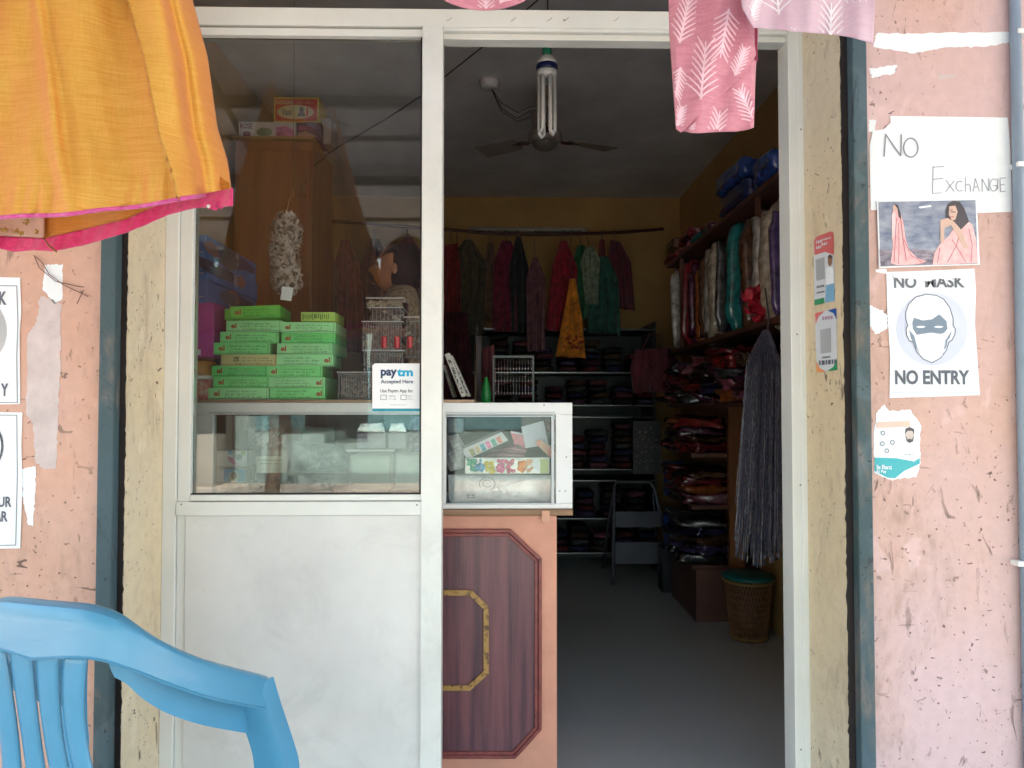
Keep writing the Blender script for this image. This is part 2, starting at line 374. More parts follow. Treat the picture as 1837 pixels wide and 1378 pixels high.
# ---- aluminium frame of the whole front (profiles with stepped edges)
def X(px, Y=YF): return P(px, 700, Y).x
def Z(py, Y=YF, px=918): return P(px, py, Y).z
fr = MB()
fr.box(fx0, X(318), YF, YF + 0.06, 0, Z(15, px=400))                       # left post
fr.box(X(1420), fx1, YF, YF + 0.075, 0, Z(15, px=1430))                    # right post
fr.box(X(318), X(1420), YF, YF + 0.06, Z(47, px=700), Z(15, px=700))        # header
fr.box(X(1436), fx1 + 0.001, YF - 0.004, YF, 0, Z(15, px=1430))            # raised lip of right post
frame = fr.build('front_frame', M_alu, shop, 'pale aluminium posts and header around window and doorway', bevel=0.002)
tr_ = MB()
tr_.box(X(793), X(1420), YF + 0.004, YF + 0.07, Z(57, px=1100), Z(47.6, px=1100)); tr_.box(X(793), X(1420), YF + 0.016, YF + 0.06, Z(68, px=1100), Z(57.4, px=1100))
tr_.build('door_track', M_alu, frame, bevel=0.0015)
sa = MB()
sa.box(X(318.5), X(341), YF + 0.006, YF + 0.05, 0, Z(47.6, px=700))        # sash left
sa.box(X(756), X(793), YF - 0.008, YF + 0.05, 0, Z(48.2, px=700))           # meeting stile
sa.box(X(341), X(756), YF + 0.006, YF + 0.05, Z(62, px=550), Z(48.2, px=550))
sa.box(X(341), X(756), YF + 0.004, YF + 0.05, Z(899, px=550), Z(888, px=550))
sa.box(X(319.5), X(763), YF - 0.005, YF + 0.05, Z(925, px=550), Z(900, px=550))
sash = sa.build('window_sash', M_alu, shop, 'white aluminium window sash with a solid lower half', bevel=0.0022)
MB().box(X(335), X(763), YF + 0.002, YF + 0.03, 0.02, Z(925.6, px=550)).build('lower_panel', M_alu2, sash, bevel=0.001)
def smudge_mat():
    m = bpy.data.materials.new('hand_smudge'); m.use_nodes = True; n = m.node_tree; L = n.links; b = n.nodes['Principled BSDF']; out = n.nodes['Material Output']
    tc = n.nodes.new('ShaderNodeTexCoord'); z = n.nodes.new('ShaderNodeTexNoise'); z.inputs['Scale'].default_value = 4; z.inputs['Detail'].default_value = 9; z.inputs['Roughness'].default_value = 0.72; z.inputs['Distortion'].default_value = 0.8; L.new(tc.outputs['Object'], z.inputs[0])
    r = n.nodes.new('ShaderNodeValToRGB'); L.new(z.outputs[0], r.inputs[0]); r.color_ramp.elements[0].position = 0.50; r.color_ramp.elements[0].color = (0, 0, 0, 1); r.color_ramp.elements[1].position = 0.82; r.color_ramp.elements[1].color = (0.08, 0.08, 0.08, 1)
    b.inputs['Base Color'].default_value = (0.28, 0.25, 0.21, 1); b.inputs['Roughness'].default_value = 0.8
    t = n.nodes.new('ShaderNodeBsdfTransparent'); mx = n.nodes.new('ShaderNodeMixShader'); L.new(r.outputs[0], mx.inputs[0]); L.new(t.outputs[0], mx.inputs[1]); L.new(b.outputs[0], mx.inputs[2]); L.new(mx.outputs[0], out.inputs[0]); return m
SMG = smudge_mat()
MB().box(X(336), X(755), YF + 0.0008, YF + 0.0014, 0.03, Z(927, px=550)).build('dirt_film', SMG, sash)
MB().box(X(757), X(792), YF - 0.0092, YF - 0.0086, 0.03, Z(50, px=700)).build('dirt_film', SMG, sash)
gk = MB()
for (a, b_, c, e) in ((341, 62, 343, 888), (753.5, 62, 756, 888), (341, 62, 756, 64.5), (341, 886, 756, 888)): gk.pbox(a, b_, c, e, YF + 0.0095, 0.02)
gk.build('gasket', M_black, sash)
G_win = glass('window_glass', (0.93, 0.95, 0.94), 1.52, haze=0.008)
MB().box(X(342), X(755), YF + 0.022, YF + 0.027, Z(887, px=550), Z(63, px=550)).build('glass_pane', G_win, sash)
# screws and scuffs on the aluminium
sr = MB()
for (a, b_) in ((1437, 232), (1437, 1345), (1436, 870), (325, 905), (748, 906), (1012, 36), (1430, 600)):
    c = P(a, b_, YF - 0.005); sr.ell(c, (0.0022, 0.0015, 0.0022), 8, 5)
for a in (805, 920, 985, 1015, 1105):
    c = P(a, 36, YF - 0.0015); sr.tube([c + Vector((-0.006, 0, -0.003)), c, c + Vector((0.008, 0, 0.007))], 0.0006, 4)
sr.build('screw_heads', mat('dull_screw', (0.16, 0.14, 0.12), 0.6), frame)
# ---- conduit pipe on the right wall
M_pipe = mat('grey_blue_pvc', (0.22, 0.28, 0.35), 0.4, 0.05)
pp = MB(); xa = P(1834, 700, -0.015); pp.tube([(xa.x, -0.015, -0.3), (xa.x, -0.015, 1.2), (xa.x + 0.001, -0.015, 3.1)], 0.0125, 12)
pipe = pp.build('conduit_pipe', M_pipe, None, 'grey blue plastic conduit pipe running up the right wall edge', 'pipe', smooth=True)
for py in (297, 60, 1010):
    c = P(1834, py, -0.015); MB().box(c.x - 0.020, c.x + 0.020, -0.030, 0.0, c.z - 0.006, c.z + 0.006).build('pipe_clamp', WHITE, pipe, bevel=0.002)
# ================================================================== ACROSS THE STREET AND OVERHEAD (seen mirrored in the window)
aw = thing('awning', 'corrugated metal awning on steel beams over the shop front', 'awning', (0, -1.4, 2.0))
A0, A1 = (-0.36, 2.78), (-2.75, 2.16)      # (y,z) of top and edge
mb = MB()
def awf(u, v):
    x = -2.9 + 5.8 * u; y = A0[0] + (A1[0] - A0[0]) * v; z = A0[1] + (A1[1] - A0[1]) * v + 0.012 * math.sin(x * 2 * math.pi / 0.15)
    return (x, y, z)
mb.grid(awf, 340, 4); mb.build('roof_sheet', mat('galvanised_sheet', (0.70, 0.72, 0.74), 0.5, 0.15, 3), aw, smooth=True, solid=0.001)
mb = MB()
for t in (0.02, 0.35, 0.62, 0.98):
    y = A0[0] + (A1[0] - A0[0]) * t; z = A0[1] + (A1[1] - A0[1]) * t - 0.04; mb.box(-2.9, 2.9, y - 0.02, y + 0.02, z - 0.025, z + 0.022)
mb.build('purlin', mat('dark_steel', (0.07, 0.07, 0.075), 0.5), aw)
for x in (-2.85, -1.9, -1.2, -0.3, 0.7, 1.7, 2.85):
    mb = MB(); mb.tube([(x, A0[0], A0[1] - 0.09), (x, A1[0], A1[1] - 0.09)], 0.018, 6); mb.build('rafter', MATS['dark_steel'], aw)
for x in (-2.85, 2.85):
    MB().tube([(x, A1[0] + 0.03, -0.32), (x, A1[0] + 0.03, A1[1] - 0.05)], 0.03, 8).build('post', MATS['dark_steel'], aw)
# the rail under the awning from which the clothes hang
MB().tube([(-2.3, -0.80, 2.22), (2.3, -0.80, 2.22)], 0.012, 8).build('clothes_rail', MATS['dark_steel'], aw)
for x in (-2.2, 0.0, 2.2): MB().tube([(x, -0.80, 2.22), (x, -0.80, 2.58)], 0.004, 6).build('rail_hanger', MATS['dark_steel'], aw)
def far_building(x0, x1, y, h, c, label, win):
    b_ = thing('street_building', label, 'building', ((x0 + x1) / 2, y, -0.32), 'buildings across the street')
    MB().box(x0, x1, y - 5, y, -0.32, h).build('wall', mat('far_wall_%d' % int(abs(x0) * 10), c, 0.8, 0.12, 1.5), b_)
    MB().box(x0 - 0.1, x1 + 0.1, y - 5.1, y + 0.35, h, h + 0.12).build('roof', MATS['roof_slab'], b_)
    n = int((x1 - x0) / 1.9)
    for k in range(n):
        xa_ = x0 + 0.4 + k * 1.9
        s = MB().box(xa_, xa_ + 1.3, y, y + 0.03, -0.2 if win else 0.7, 1.9).build('shutter' if win else 'window', mat('far_shutter', (0.10, 0.22, 0.24), 0.5), b_)
    return b_
far_building(-13, -5.2, -12, 3.0, (0.36, 0.32, 0.26), 'low cream shop row with shutters across the street', True)
far_building(-5.0, 2.4, -12.6, 3.3, (0.22, 0.29, 0.27), 'pale green house across the street with windows', False)
far_building(2.8, 13, -11.8, 2.9, (0.38, 0.29, 0.24), 'low pink shop row across the street', True)
def leafy_tree(x, y, h, label, seed):
    rn = random.Random(seed); t = thing('street_tree', label, 'tree', (x, y, -0.32), 'trees along the street')
    MB().tube([(x, y, -0.35), (x + 0.05, y, 0.8), (x - 0.05, y + 0.05, 1.7), (x + 0.1, y, h - 0.5)], [0.12, 0.10, 0.08, 0.03], 8).build('trunk', mat('bark', (0.12, 0.08, 0.05), 0.9, 0.3, 10), t)
    mb = MB()
    for k in range(1500):
        a = rn.uniform(0, 6.28); q = rn.random() ** 0.5 * 1.25; zz = rn.uniform(-0.9, 0.8); q *= math.sqrt(max(0.05, 1 - (zz / 1.0) ** 2))
        c = Vector((x + q * math.cos(a), y + q * math.sin(a), h - 0.3 + zz)); s = rn.uniform(0.05, 0.11)
        u = Vector((rn.gauss(0, 1), rn.gauss(0, 1), rn.gauss(0, 1))).normalized(); v = u.orthogonal().normalized()
        mb.quad(c - u * s, c + v * s * 0.5, c + u * s, c - v * s * 0.5)
    mb.build('crown', mat('leaves', (0.06, 0.11, 0.03), 0.6, 0.4, 3, trans=0.3), t)
leafy_tree(-3.4, -9.5, 3.0, 'leafy tree standing by the road on the left', 1); leafy_tree(3.6, -10.2, 2.8, 'leafy tree by the road on the right', 2)
# ================================================================== PAPERS AND STICKERS ON THE WALLS
PAPER = mat('white_paper', (0.78, 0.83, 0.87), 0.8, 0.03, 3, bump=0.7, bscale=11)
INK = mat('printed_grey_ink', (0.13, 0.14, 0.17), 0.8); INK2 = mat('pencil_ink', (0.26, 0.26, 0.31), 0.8)
def sheet(name, pts, Y, m, parent=None, dep=0.0008, **k):
    return MB().pprism(pts, Y, dep).build(name, m, parent, **k)
def torn(pts, seed, n=5, amp=3.0):
    n = n * 2; amp = amp * 0.7
    """subdivide an outline and jitter it: a torn paper edge"""
    rn = random.Random(seed); out = []
    for a, b_ in zip(pts, pts[1:] + pts[:1]):
        for k in range(n):
            t = k / n; out.append((a[0] + (b_[0] - a[0]) * t + (rn.uniform(-amp, amp) if k else 0), a[1] + (b_[1] - a[1]) * t + (rn.uniform(-amp, amp) if k else 0)))
    return out
def ellp(cx, cy, rx, ry, n=40, a0=0, a1=360): return [(cx + rx * math.cos(R(a0 + (a1 - a0) * k / n)), cy + ry * math.sin(R(a0 + (a1 - a0) * k / n))) for k in range(n + (0 if a1 - a0 == 360 else 1))]
def outline(pts, Y, w, m, parent, name='outline', closed=True):
    """flat printed line of width w pixels"""
    mb = MB(); n = len(pts); rng = n if closed else n - 1
    for k in range(rng):
        a = Vector(pts[k]); b_ = Vector(pts[(k + 1) % n]); t = (b_ - a)
        if t.length < 1e-6: continue
        q = Vector((-t.y, t.x)).normalized() * w / 2
        e = t.normalized() * w * 0.3
        c = [a + q - e, b_ + q + e, b_ - q + e, a - q - e]; mb.quad(*[P(p.x, p.y, Y) for p in c])
    return mb.build(name, m, parent)
def squig(cx0, cx1, cy, h, Y, m, parent, seed, name='small_print', rows=1, gap=0):
    """small print: rows of broken marks with the rhythm of words"""
    rn = random.Random(seed); mb = MB()
    for r in range(rows):
        x = cx0 + rn.uniform(0, (cx1 - cx0) * 0.08); y = cy + r * gap; e = cx1 - rn.uniform(0, (cx1 - cx0) * 0.25 if rows > 1 else 0)
        while x < e:
            wd = rn.uniform(h * 0.35, h * 0.8); hh = h * rn.choice([0.6, 0.6, 1.0])
            k = rn.choice([0, 1, 2])
            if k == 0: qs = [(x, y - hh, x + wd * 0.3, y)]
            elif k == 1: qs = [(x, y - hh, x + wd * 0.25, y), (x + wd * 0.7, y - hh * 0.8, x + wd, y)]
            else: qs = [(x, y - h * 0.6, x + wd, y - h * 0.42), (x, y - h * 0.2, x + wd, y)]
            for q in qs: mb.quad(P(q[0], q[1], Y), P(q[2], q[1], Y), P(q[2], q[3], Y), P(q[0], q[3], Y))
            x += wd + h * rn.choice([0.25, 0.25, 0.25, 0.7])
    return mb.build(name, m, parent)
# --- "No Exchange" sheet
s = sheet('paper_notice', [(1597, 208), (1808, 211), (1812, 260), (1816, 380), (1760, 382), (1700, 376), (1562, 377), (1560, 262), (1566, 235), (1586, 232), (1598, 220)], -0.002, PAPER,
          label='large white paper with NO EXCHANGE handwritten in thin pencil strokes', cat='notice')
def strokes(ls, parent, w=2.2, name='handwriting'):
    mb = MB()
    for k, pl in enumerate(ls):
        for a, b_ in zip(pl, pl[1:]):
            a = Vector(a); b_ = Vector(b_); t = b_ - a
            if t.length < 1e-6: continue
            q = Vector((-t.y, t.x)).normalized() * w / 2; Y = -0.0035 - 0.00001 * k
            mb.quad(*[P(p.x, p.y, Y) for p in (a + q, b_ + q, b_ - q, a - q)])
    return mb.build(name, INK2, parent)
strokes([[(1586, 281), (1589, 242)], [(1588, 240), (1616, 280)], [(1616, 280), (1617, 241)], ellp(1634, 265, 13, 17, 22, -90, 275)], s, 2.4)
strokes([[(1674, 298), (1673, 347), (1689, 346)], [(1673, 300), (1694, 299)], [(1674, 322), (1692, 320)], [(1697, 323), (1712, 344)], [(1712, 324), (1697, 344)],
         ellp(1722, 334, 7, 9, 12, -50, -310), [(1732, 318), (1732, 344)], [(1732, 333), (1737, 330), (1741, 334), (1741, 344)], [(1746, 344), (1750, 320), (1757, 344)], [(1747, 336), (1755, 335)],
         [(1762, 344), (1762, 321), (1774, 343), (1774, 319)], ellp(1783, 332, 7, 11, 12, -50, -320) + [(1789, 333), (1781, 333)], [(1790, 340), (1790, 320)], [(1795, 344), (1794, 320), (1804, 319)], [(1795, 332), (1802, 331)], [(1795, 344), (1804, 343)]], s, 1.3)
def RED_(): return mat('photo_lip', (0.45, 0.08, 0.08), 0.4)
# --- saree photo
ph = sheet('photo_print', [(1573, 360), (1752, 357), (1758, 475), (1577, 481)], -0.005, PAPER, label='glossy landscape photo print of two women in pink sarees pasted on the wall', cat='photo')
GL = dict(rough=0.35, coat=0.3)
sheet('photo_backdrop', [(1576, 362.5), (1750, 359), (1754, 473), (1580, 478)], -0.0056, mat('photo_cloud_grey', (0.34, 0.37, 0.45), 0.35, 0.5, 22, coat=0.3, col2=(0.12, 0.15, 0.24), stretch=(1, 1, 2.2)), ph, dep=0.0004)
sheet('photo_ground', [(1578, 448), (1640, 446), (1690, 452), (1753, 450), (1754, 473), (1580, 478)], -0.0060, mat('photo_floor', (0.36, 0.31, 0.36), 0.35, 0.5, 40, stretch=(1, 1, 3), col2=(0.09, 0.08, 0.13)), ph, dep=0.0003)
PS = mat('photo_pink_saree', (0.74, 0.36, 0.38), 0.35, 0.2, 60, col2=(0.80, 0.52, 0.52)); SK = mat('photo_skin', (0.62, 0.42, 0.34), 0.35, 0.05); HR = mat('photo_hair', (0.06, 0.05, 0.06), 0.35)
sheet('standing_figure', [(1602, 378), (1610, 376), (1617, 386), (1621, 402), (1624, 425), (1630, 447), (1645, 463), (1662, 469), (1648, 474), (1610, 476), (1598, 472), (1602, 440), (1600, 410), (1600, 390)], -0.0064, PS, ph, dep=0.0003)
sheet('standing_face', ellp(1606, 373, 4.5, 6, 16), -0.0066, SK, ph, dep=0.0002); sheet('standing_hair', [(1604, 366), (1611, 368), (1616, 384), (1617, 395), (1612, 388), (1610, 374)], -0.0068, HR, ph, dep=0.0002)
for q, (a_, w_) in enumerate((([(1608, 392), (1606, 430), (1604, 470)], 1.6), ([(1616, 395), (1620, 430), (1626, 468)], 1.8), ([(1612, 400), (1613, 440), (1612, 474)], 1.2), ([(1622, 430), (1634, 458), (1654, 470)], 1.5))): outline(a_, -0.0068 - q * 0.00005, w_, mat('photo_pink_shade', (0.52, 0.17, 0.22), 0.35), ph, 'saree_fold', False)
sheet('shelf_glow', [(1600, 384), (1606, 380), (1608, 420), (1600, 430)], -0.00675, mat('photo_pale_pink', (0.80, 0.60, 0.62), 0.35), ph, dep=0.0002)
sheet('lamp_glint', [(1648, 371), (1670, 368), (1671, 371), (1650, 374)], -0.0061, PAPER, ph, dep=0.0002)
sheet('seated_hair', [(1700, 366), (1710, 360), (1722, 362), (1730, 374), (1738, 396), (1740, 415), (1730, 420), (1712, 405), (1697, 396), (1696, 378)], -0.0064, HR, ph, dep=0.0002)
sheet('seated_figure', [(1673, 475), (1676, 455), (1686, 438), (1702, 424), (1712, 408), (1724, 412), (1738, 398), (1745, 404), (1751, 430), (1754, 472)], -0.0066, PS, ph, dep=0.0002)
sheet('seated_face', [(1703, 370), (1714, 369), (1718, 380), (1714, 394), (1708, 396), (1702, 385)], -0.0069, SK, ph, dep=0.0002)
sheet('seated_arms', [(1687, 395), (1700, 391), (1712, 398), (1724, 412), (1732, 432), (1737, 446), (1729, 446), (1718, 424), (1706, 404), (1694, 410), (1694, 434), (1687, 434)], -0.0072, SK, ph, dep=0.0002)
for q, a_ in enumerate(([(1722, 418), (1716, 440), (1700, 470)], [(1738, 410), (1744, 440), (1742, 470)], [(1686, 445), (1682, 472)], [(1708, 430), (1722, 452), (1732, 470)])): outline(a_, -0.0068 - q * 0.00005, 1.6, MATS['photo_pink_shade'], ph, 'saree_fold', False)
outline([(1704, 377), (1709, 376)], -0.0073, 1.0, HR, ph, 'eyebrow', False); outline([(1705, 389), (1711, 389)], -0.0073, 1.3, RED_(), ph, 'mouth', False)
sheet('seated_eyes', [(1706, 379), (1714, 380), (1714, 381.5), (1706, 381)], -0.0072, HR, ph, dep=0.0001)
# --- NO MASK / NO ENTRY poster
def mask_poster(pts, dx, dy, label, toptext, full):
    p = sheet('warning_poster', pts, -0.002, PAPER, label=label, cat='poster', group='mask rule posters')
    c = (1672 + dx, 590 + dy)
    LIL = mat('printed_lilac', (0.58, 0.62, 0.75), 0.8, 0.06, 4); GREY = mat('printed_grey_disc', (0.45, 0.46, 0.47), 0.8)
    sheet('disc', ellp(c[0], c[1], 64, 66, 48), -0.0026, LIL if full else GREY, p, dep=0.0004)
    if not full: return p
    head = [(1625, 560), (1630, 546), (1643, 533), (1662, 528), (1680, 530), (1693, 537), (1704, 552), (1710, 572), (1710, 585), (1714, 590), (1713, 600), (1708, 610), (1702, 614), (1698, 628), (1688, 642), (1672, 651), (1656, 644), (1644, 630), (1638, 614), (1631, 611), (1626, 600), (1626, 588), (1629, 585), (1625, 572)]
    H = MB().pprism(head, -0.0030, 0.0004).build('head_icon', PAPER, p); outline(head, -0.0034, 1.6, INK, p)
    SL = mat('printed_slate', (0.20, 0.26, 0.33), 0.8)
    sheet('eye_band', [(1640, 570), (1655, 575), (1672, 573), (1685, 564), (1698, 576), (1700, 590), (1694, 597), (1686, 600), (1670, 597), (1645, 601), (1638, 590), (1637, 578)], -0.0035, SL, p, dep=0.0004)
    for ex in (1652, 1684): sheet('eye', ellp(ex, 586.5, 8, 1.9, 16), -0.0039, PAPER, p, dep=0.0003)
    for pl in ([(1631, 592), (1640, 602), (1646, 625), (1650, 634), (1640, 620), (1634, 606)], [(1708, 592), (1704, 606), (1700, 610), (1698, 622), (1694, 628), (1696, 612), (1702, 602)]): sheet('strap_shadow', pl, -0.0035, SL, p, dep=0.0004)
    outline([(1643, 601), (1670, 597), (1696, 600), (1696, 616), (1690, 640)], -0.0040, 0.9, MATS['printed_lilac'], p, 'mask_edge', False)
    return p
mp = mask_poster([(1590, 488), (1650, 486), (1748, 482), (1751, 520), (1749, 580), (1754, 650), (1758, 709), (1700, 711), (1596, 714), (1597, 640), (1592, 560)], 0, 0,
                 'white poster with masked head icon over NO ENTRY below the saree photo', 'NO MASK', True)
text_px('NO', 1604, 495, 1644, 517, -0.003, INK, mp, 0.03); text_px('MASK', 1660, 495, 1731, 516, -0.003, INK, mp, 0.03)
# torn strip lying over the head line: the upper half of the letters is gone
MB().pprism(torn([(1600, 488), (1664, 487), (1738, 487), (1736, 500), (1712, 499), (1700, 503), (1684, 499), (1663, 505), (1640, 501), (1622, 500), (1604, 498)], 3, 3, 1.0), -0.0046, 0.0006).build('torn_paper_flap', PAPER, mp)
text_px('NO ENTRY', 1606, 664, 1739, 690, -0.003, INK, mp, 0.035)
MB().pbox(1602, 703.5, 1752, 705, -0.0034, 0.0004).build('printed_line', MATS['printed_lilac'], mp)
# --- left posters, cut by the frame
lp = mask_poster([(-130, 495), (36, 498), (38, 560), (35, 600), (36, 725), (-130, 728)], -1724, 4, 'white framed poster on the left wall with grey disc and letters K and Y', 'NO MASK', False)
outline([(-124, 511), (30, 513), (32, 580), (30, 640), (31, 722), (-124, 724)], -0.003, 1.2, INK, lp)
text_px('K', -2, 523, 12, 547, -0.003, INK, lp, 0.035); text_px('Y', 1, 688, 15, 711, -0.003, INK, lp, 0.035)
l2 = sheet('warning_poster', [(-130, 738), (40, 740), (38, 800), (40, 870), (36, 984), (-130, 986)], -0.002, PAPER, label='lower white framed poster on the left wall with letters UR and AR', cat='poster', group='mask rule posters')
outline([(-124, 744), (30, 745), (31, 850), (28, 978), (-124, 980)], -0.003, 1.2, INK, l2); outline(ellp(-50, 800, 54, 56, 40), -0.003, 4, INK, l2)
text_px('UR', -4, 891, 21, 910, -0.003, INK, l2, 0.03); text_px('AR', -12, 917, 14, 936, -0.003, INK, l2, 0.03)
# --- stickers on the right reveal (turned with the reveal face)
Xa, Xb = xcr, fx1
def onrev(q):     # q on plane Y: x,z ; put onto the splayed reveal face, 1 mm proud
    t = (Xa - q.x) / (Xa - Xb); return Vector((Xa + (Xb - Xa) * t - 0.0012, 0.012 + (YF - 0.007) * t - 0.0004, q.z))
def rvp(px, py, off=0.0):
    """photo pixel -> point on the reveal face"""
    v = (_m @ Vector(((px - W0 / 2) / FPX, -(py - H0 / 2) / FPX, -1.0)))
    a = Vector((Xa, 0.012, 0)); dd = Vector((Xb - Xa, YF - 0.007, 0)); nrm = Vector((-dd.y, dd.x, 0)).normalized()
    if nrm.dot(CAM - a) < 0: nrm = -nrm
    t = (a + nrm * off - CAM).dot(nrm) / v.dot(nrm); return CAM + v * t
def rsheet(name, pts, m, parent, off, **k):
    mb = MB(); f = [rvp(a, b_, off) for a, b_ in pts]; bk = [rvp(a, b_, off - 0.0004) for a, b_ in pts]; n = len(f); mb.v = f + bk
    mb.f = [tuple(range(n)), tuple(range(2 * n - 1, n - 1, -1))] + [(k_, n + k_, n + (k_ + 1) % n, (k_ + 1) % n) for k_ in range(n)]
    return mb.build(name, m, parent, **k)
def rlines(rows, m, parent, off, seed):
    rn = random.Random(seed); mb = MB()
    for (x0, x1, y, h, sl_) in rows:
        x = x0
        while x < x1:
            w_ = rn.uniform(h * 0.3, h * 0.7); dy = (x - x0) * sl_
            mb.quad(*[rvp(a, b_ + dy, off) for a, b_ in ((x, y - h), (x + w_, y - h), (x + w_, y), (x, y))]); x += w_ + h * 0.22
    return mb.build('small_print', m, parent)
RED = mat('sticker_red', (0.66, 0.14, 0.14), 0.4, 0.05); TEALP = mat('sticker_teal', (0.03, 0.38, 0.42), 0.4, 0.05); GRN = mat('sticker_green', (0.02, 0.28, 0.12), 0.4, 0.05)
BLU = mat('sticker_blue', (0.02, 0.10, 0.40), 0.4, 0.05); ORG = mat('sticker_orange', (0.75, 0.28, 0.08), 0.4); PGL = mat('sticker_white', (0.66, 0.70, 0.74), 0.35, 0.03)
st = rsheet('payment_sticker', [(1460, 432), (1466, 424), (1490, 415), (1495, 418), (1496, 470), (1498, 540), (1461, 548)], PGL, None, 0.001, label='red topped payment sticker with a man in white shirt, on the door reveal', cat='sticker')
rsheet('red_head', [(1460, 432), (1466, 424), (1490, 415), (1495, 418), (1496, 457), (1480, 452), (1461, 458)], RED, st, 0.0016)
rlines([(1464, 1472, 437, 5, -0.25), (1474, 1490, 432, 3, -0.25), (1464, 1472, 447, 5, -0.25), (1474, 1482, 441, 5, -0.25)], PGL, st, 0.0022, 1)
rsheet('man_shirt', [(1482, 482), (1488, 477), (1495, 482), (1496, 515), (1482, 517)], PAPER, st, 0.0018)
rsheet('man_face', [(1485, 460), (1489, 458), (1493, 462), (1492, 474), (1488, 479), (1485, 473)], mat('printed_brown_skin', (0.30, 0.17, 0.11), 0.5), st, 0.0024)
rsheet('man_hair', [(1484, 464), (1487, 457), (1492, 458), (1493, 465), (1489, 461)], HR, st, 0.0028)
rsheet('man_jeans', [(1482, 512), (1496, 508), (1497, 540), (1480, 543)], mat('printed_denim', (0.20, 0.42, 0.62), 0.5), st, 0.0022)
rsheet('green_foot', [(1461, 538), (1478, 534), (1479, 544), (1461, 548)], GRN, st, 0.0022)
rlines([(1465, 1478, 517, 4, -0.2), (1465, 1478, 527, 3, -0.2)], INK, st, 0.0022, 3)
rsheet('pale_card', [(1463, 466), (1479, 461), (1480, 500), (1464, 504)], mat('printed_pale_grey', (0.42, 0.44, 0.47), 0.5, 0.1), st, 0.0018)
s2 = rsheet('payment_sticker', [(1462, 562), (1500, 553), (1502, 664), (1465, 668)], PGL, None, 0.001, label='white oval payment sticker with coloured corners, below the red topped one', cat='sticker')
def corner(a, b_, c, m):
    rsheet('coloured_corner', [a, b_, ((b_[0] * 0.35 + c[0] * 0.35 + a[0] * 0.3), (b_[1] * 0.35 + c[1] * 0.35 + a[1] * 0.3)), c], m, s2, 0.0016)
corner((1462, 562), (1480, 558), (1463, 582), RED); corner((1500, 553), (1484, 557), (1501, 574), BLU); corner((1465, 668), (1482, 667), (1464, 648), ORG); corner((1502, 664), (1484, 666), (1501, 644), GRN)
rlines([(1475, 1490, 574, 6, -0.1)], mat('printed_mauve', (0.45, 0.3, 0.45), 0.6), s2, 0.0022, 5)
rsheet('pale_card', [(1471, 592), (1490, 588), (1491, 632), (1472, 635)], MATS['printed_pale_grey'], s2, 0.0018)
rlines([(1469, 1497, 655, 8, -0.08), (1475, 1490, 643, 3, -0.08)], INK, s2, 0.0022, 8)
# --- torn bharat sticker low on the right wall
b3 = sheet('torn_sticker', torn([(1572, 742), (1586, 726), (1596, 738), (1632, 735), (1642, 748), (1652, 762), (1650, 800), (1652, 830), (1644, 856), (1620, 858), (1600, 862), (1582, 856), (1568, 846), (1567, 790)], 9, 4, 2.0), -0.001, PAPER,
           label='torn white and teal payment sticker with a small bearded man, below the mask poster', cat='sticker')
sheet('pale_band', [(1573, 757), (1632, 755), (1633, 766), (1572, 768)], -0.0016, mat('printed_blush', (0.76, 0.55, 0.46), 0.7), b3)
sheet('teal_band', [(1569, 821), (1608, 822), (1640, 828), (1650, 822), (1650, 832), (1622, 845), (1606, 858), (1592, 857), (1569, 845)], -0.0017, TEALP, b3)
sheet('man_face', ellp(1632, 779, 7.5, 11, 20), -0.0018, mat('printed_pale_skin', (0.55, 0.48, 0.43), 0.6), b3)
sheet('man_hair', [(1624, 778), (1625, 769), (1632, 766), (1640, 770), (1640, 780), (1637, 773), (1628, 773)], -0.0024, HR, b3); sheet('man_beard', [(1625, 782), (1629, 789), (1632, 787), (1636, 789), (1640, 782), (1638, 792), (1632, 795), (1627, 791)], -0.0024, HR, b3)
for (a, b_) in ((1584, 777), (1601, 794), (1583, 796), (1591, 809)): outline(ellp(a, b_, 3.4, 3.6, 14), -0.0022, 1.2, INK, b3, 'small_icon')
text_px('Be Bharat', 1573, 834, 1600, 842, -0.0026, PAPER, b3, 0.02); text_px('Ki Pay', 1573, 843, 1590, 850, -0.0026, PAPER, b3, 0.02); squig(1619, 1637, 817, 3.5, -0.0022, INK, b3, 4)
# --- scraps of paper left on the plaster
SC = mat('old_paper_scrap', (0.58, 0.50, 0.49), 0.85, 0.12, 12, bump=0.2, bscale=60)
def scrap(pts, seed, m, label, n=5, amp=2.4): sheet('paper_scrap', torn(pts, seed, n, amp), -0.0006, m, dep=0.0005, label=label, cat='paper scrap', group='scraps of torn paper on the walls')
scrap([(72, 530), (110, 545), (108, 640), (104, 760), (100, 840), (80, 842), (64, 830), (60, 760), (46, 740), (50, 600), (66, 575)], 1, SC, 'long pinkish strip of old paper beside the left posters', 6, 3)
scrap([(80, 475), (113, 474), (112, 535), (98, 545), (76, 520)], 2, PAPER, 'small white torn corner above the long left strip')
scrap([(38, 842), (64, 836), (62, 900), (58, 944), (50, 940), (42, 900)], 3, PAPER, 'pointed white paper tail under the long left strip')
scrap([(1572, 60), (1640, 60), (1812, 57), (1814, 76), (1760, 84), (1690, 86), (1640, 96), (1566, 84)], 4, PAPER, 'wide white taped strip near the top of the right wall', 6, 2)
scrap([(1560, 122), (1610, 117), (1604, 132), (1564, 140)], 5, PAPER, 'small white scrap below the wide taped strip')
scrap([(1682, 135), (1715, 133), (1712, 139), (1684, 142)], 6, SC, 'thin pale scrap in the upper right wall', 4, 1)
scrap([(1560, 548), (1580, 556), (1592, 566), (1592, 590), (1570, 600), (1558, 575)], 7, PAPER, 'crumpled white scrap left of the mask poster')
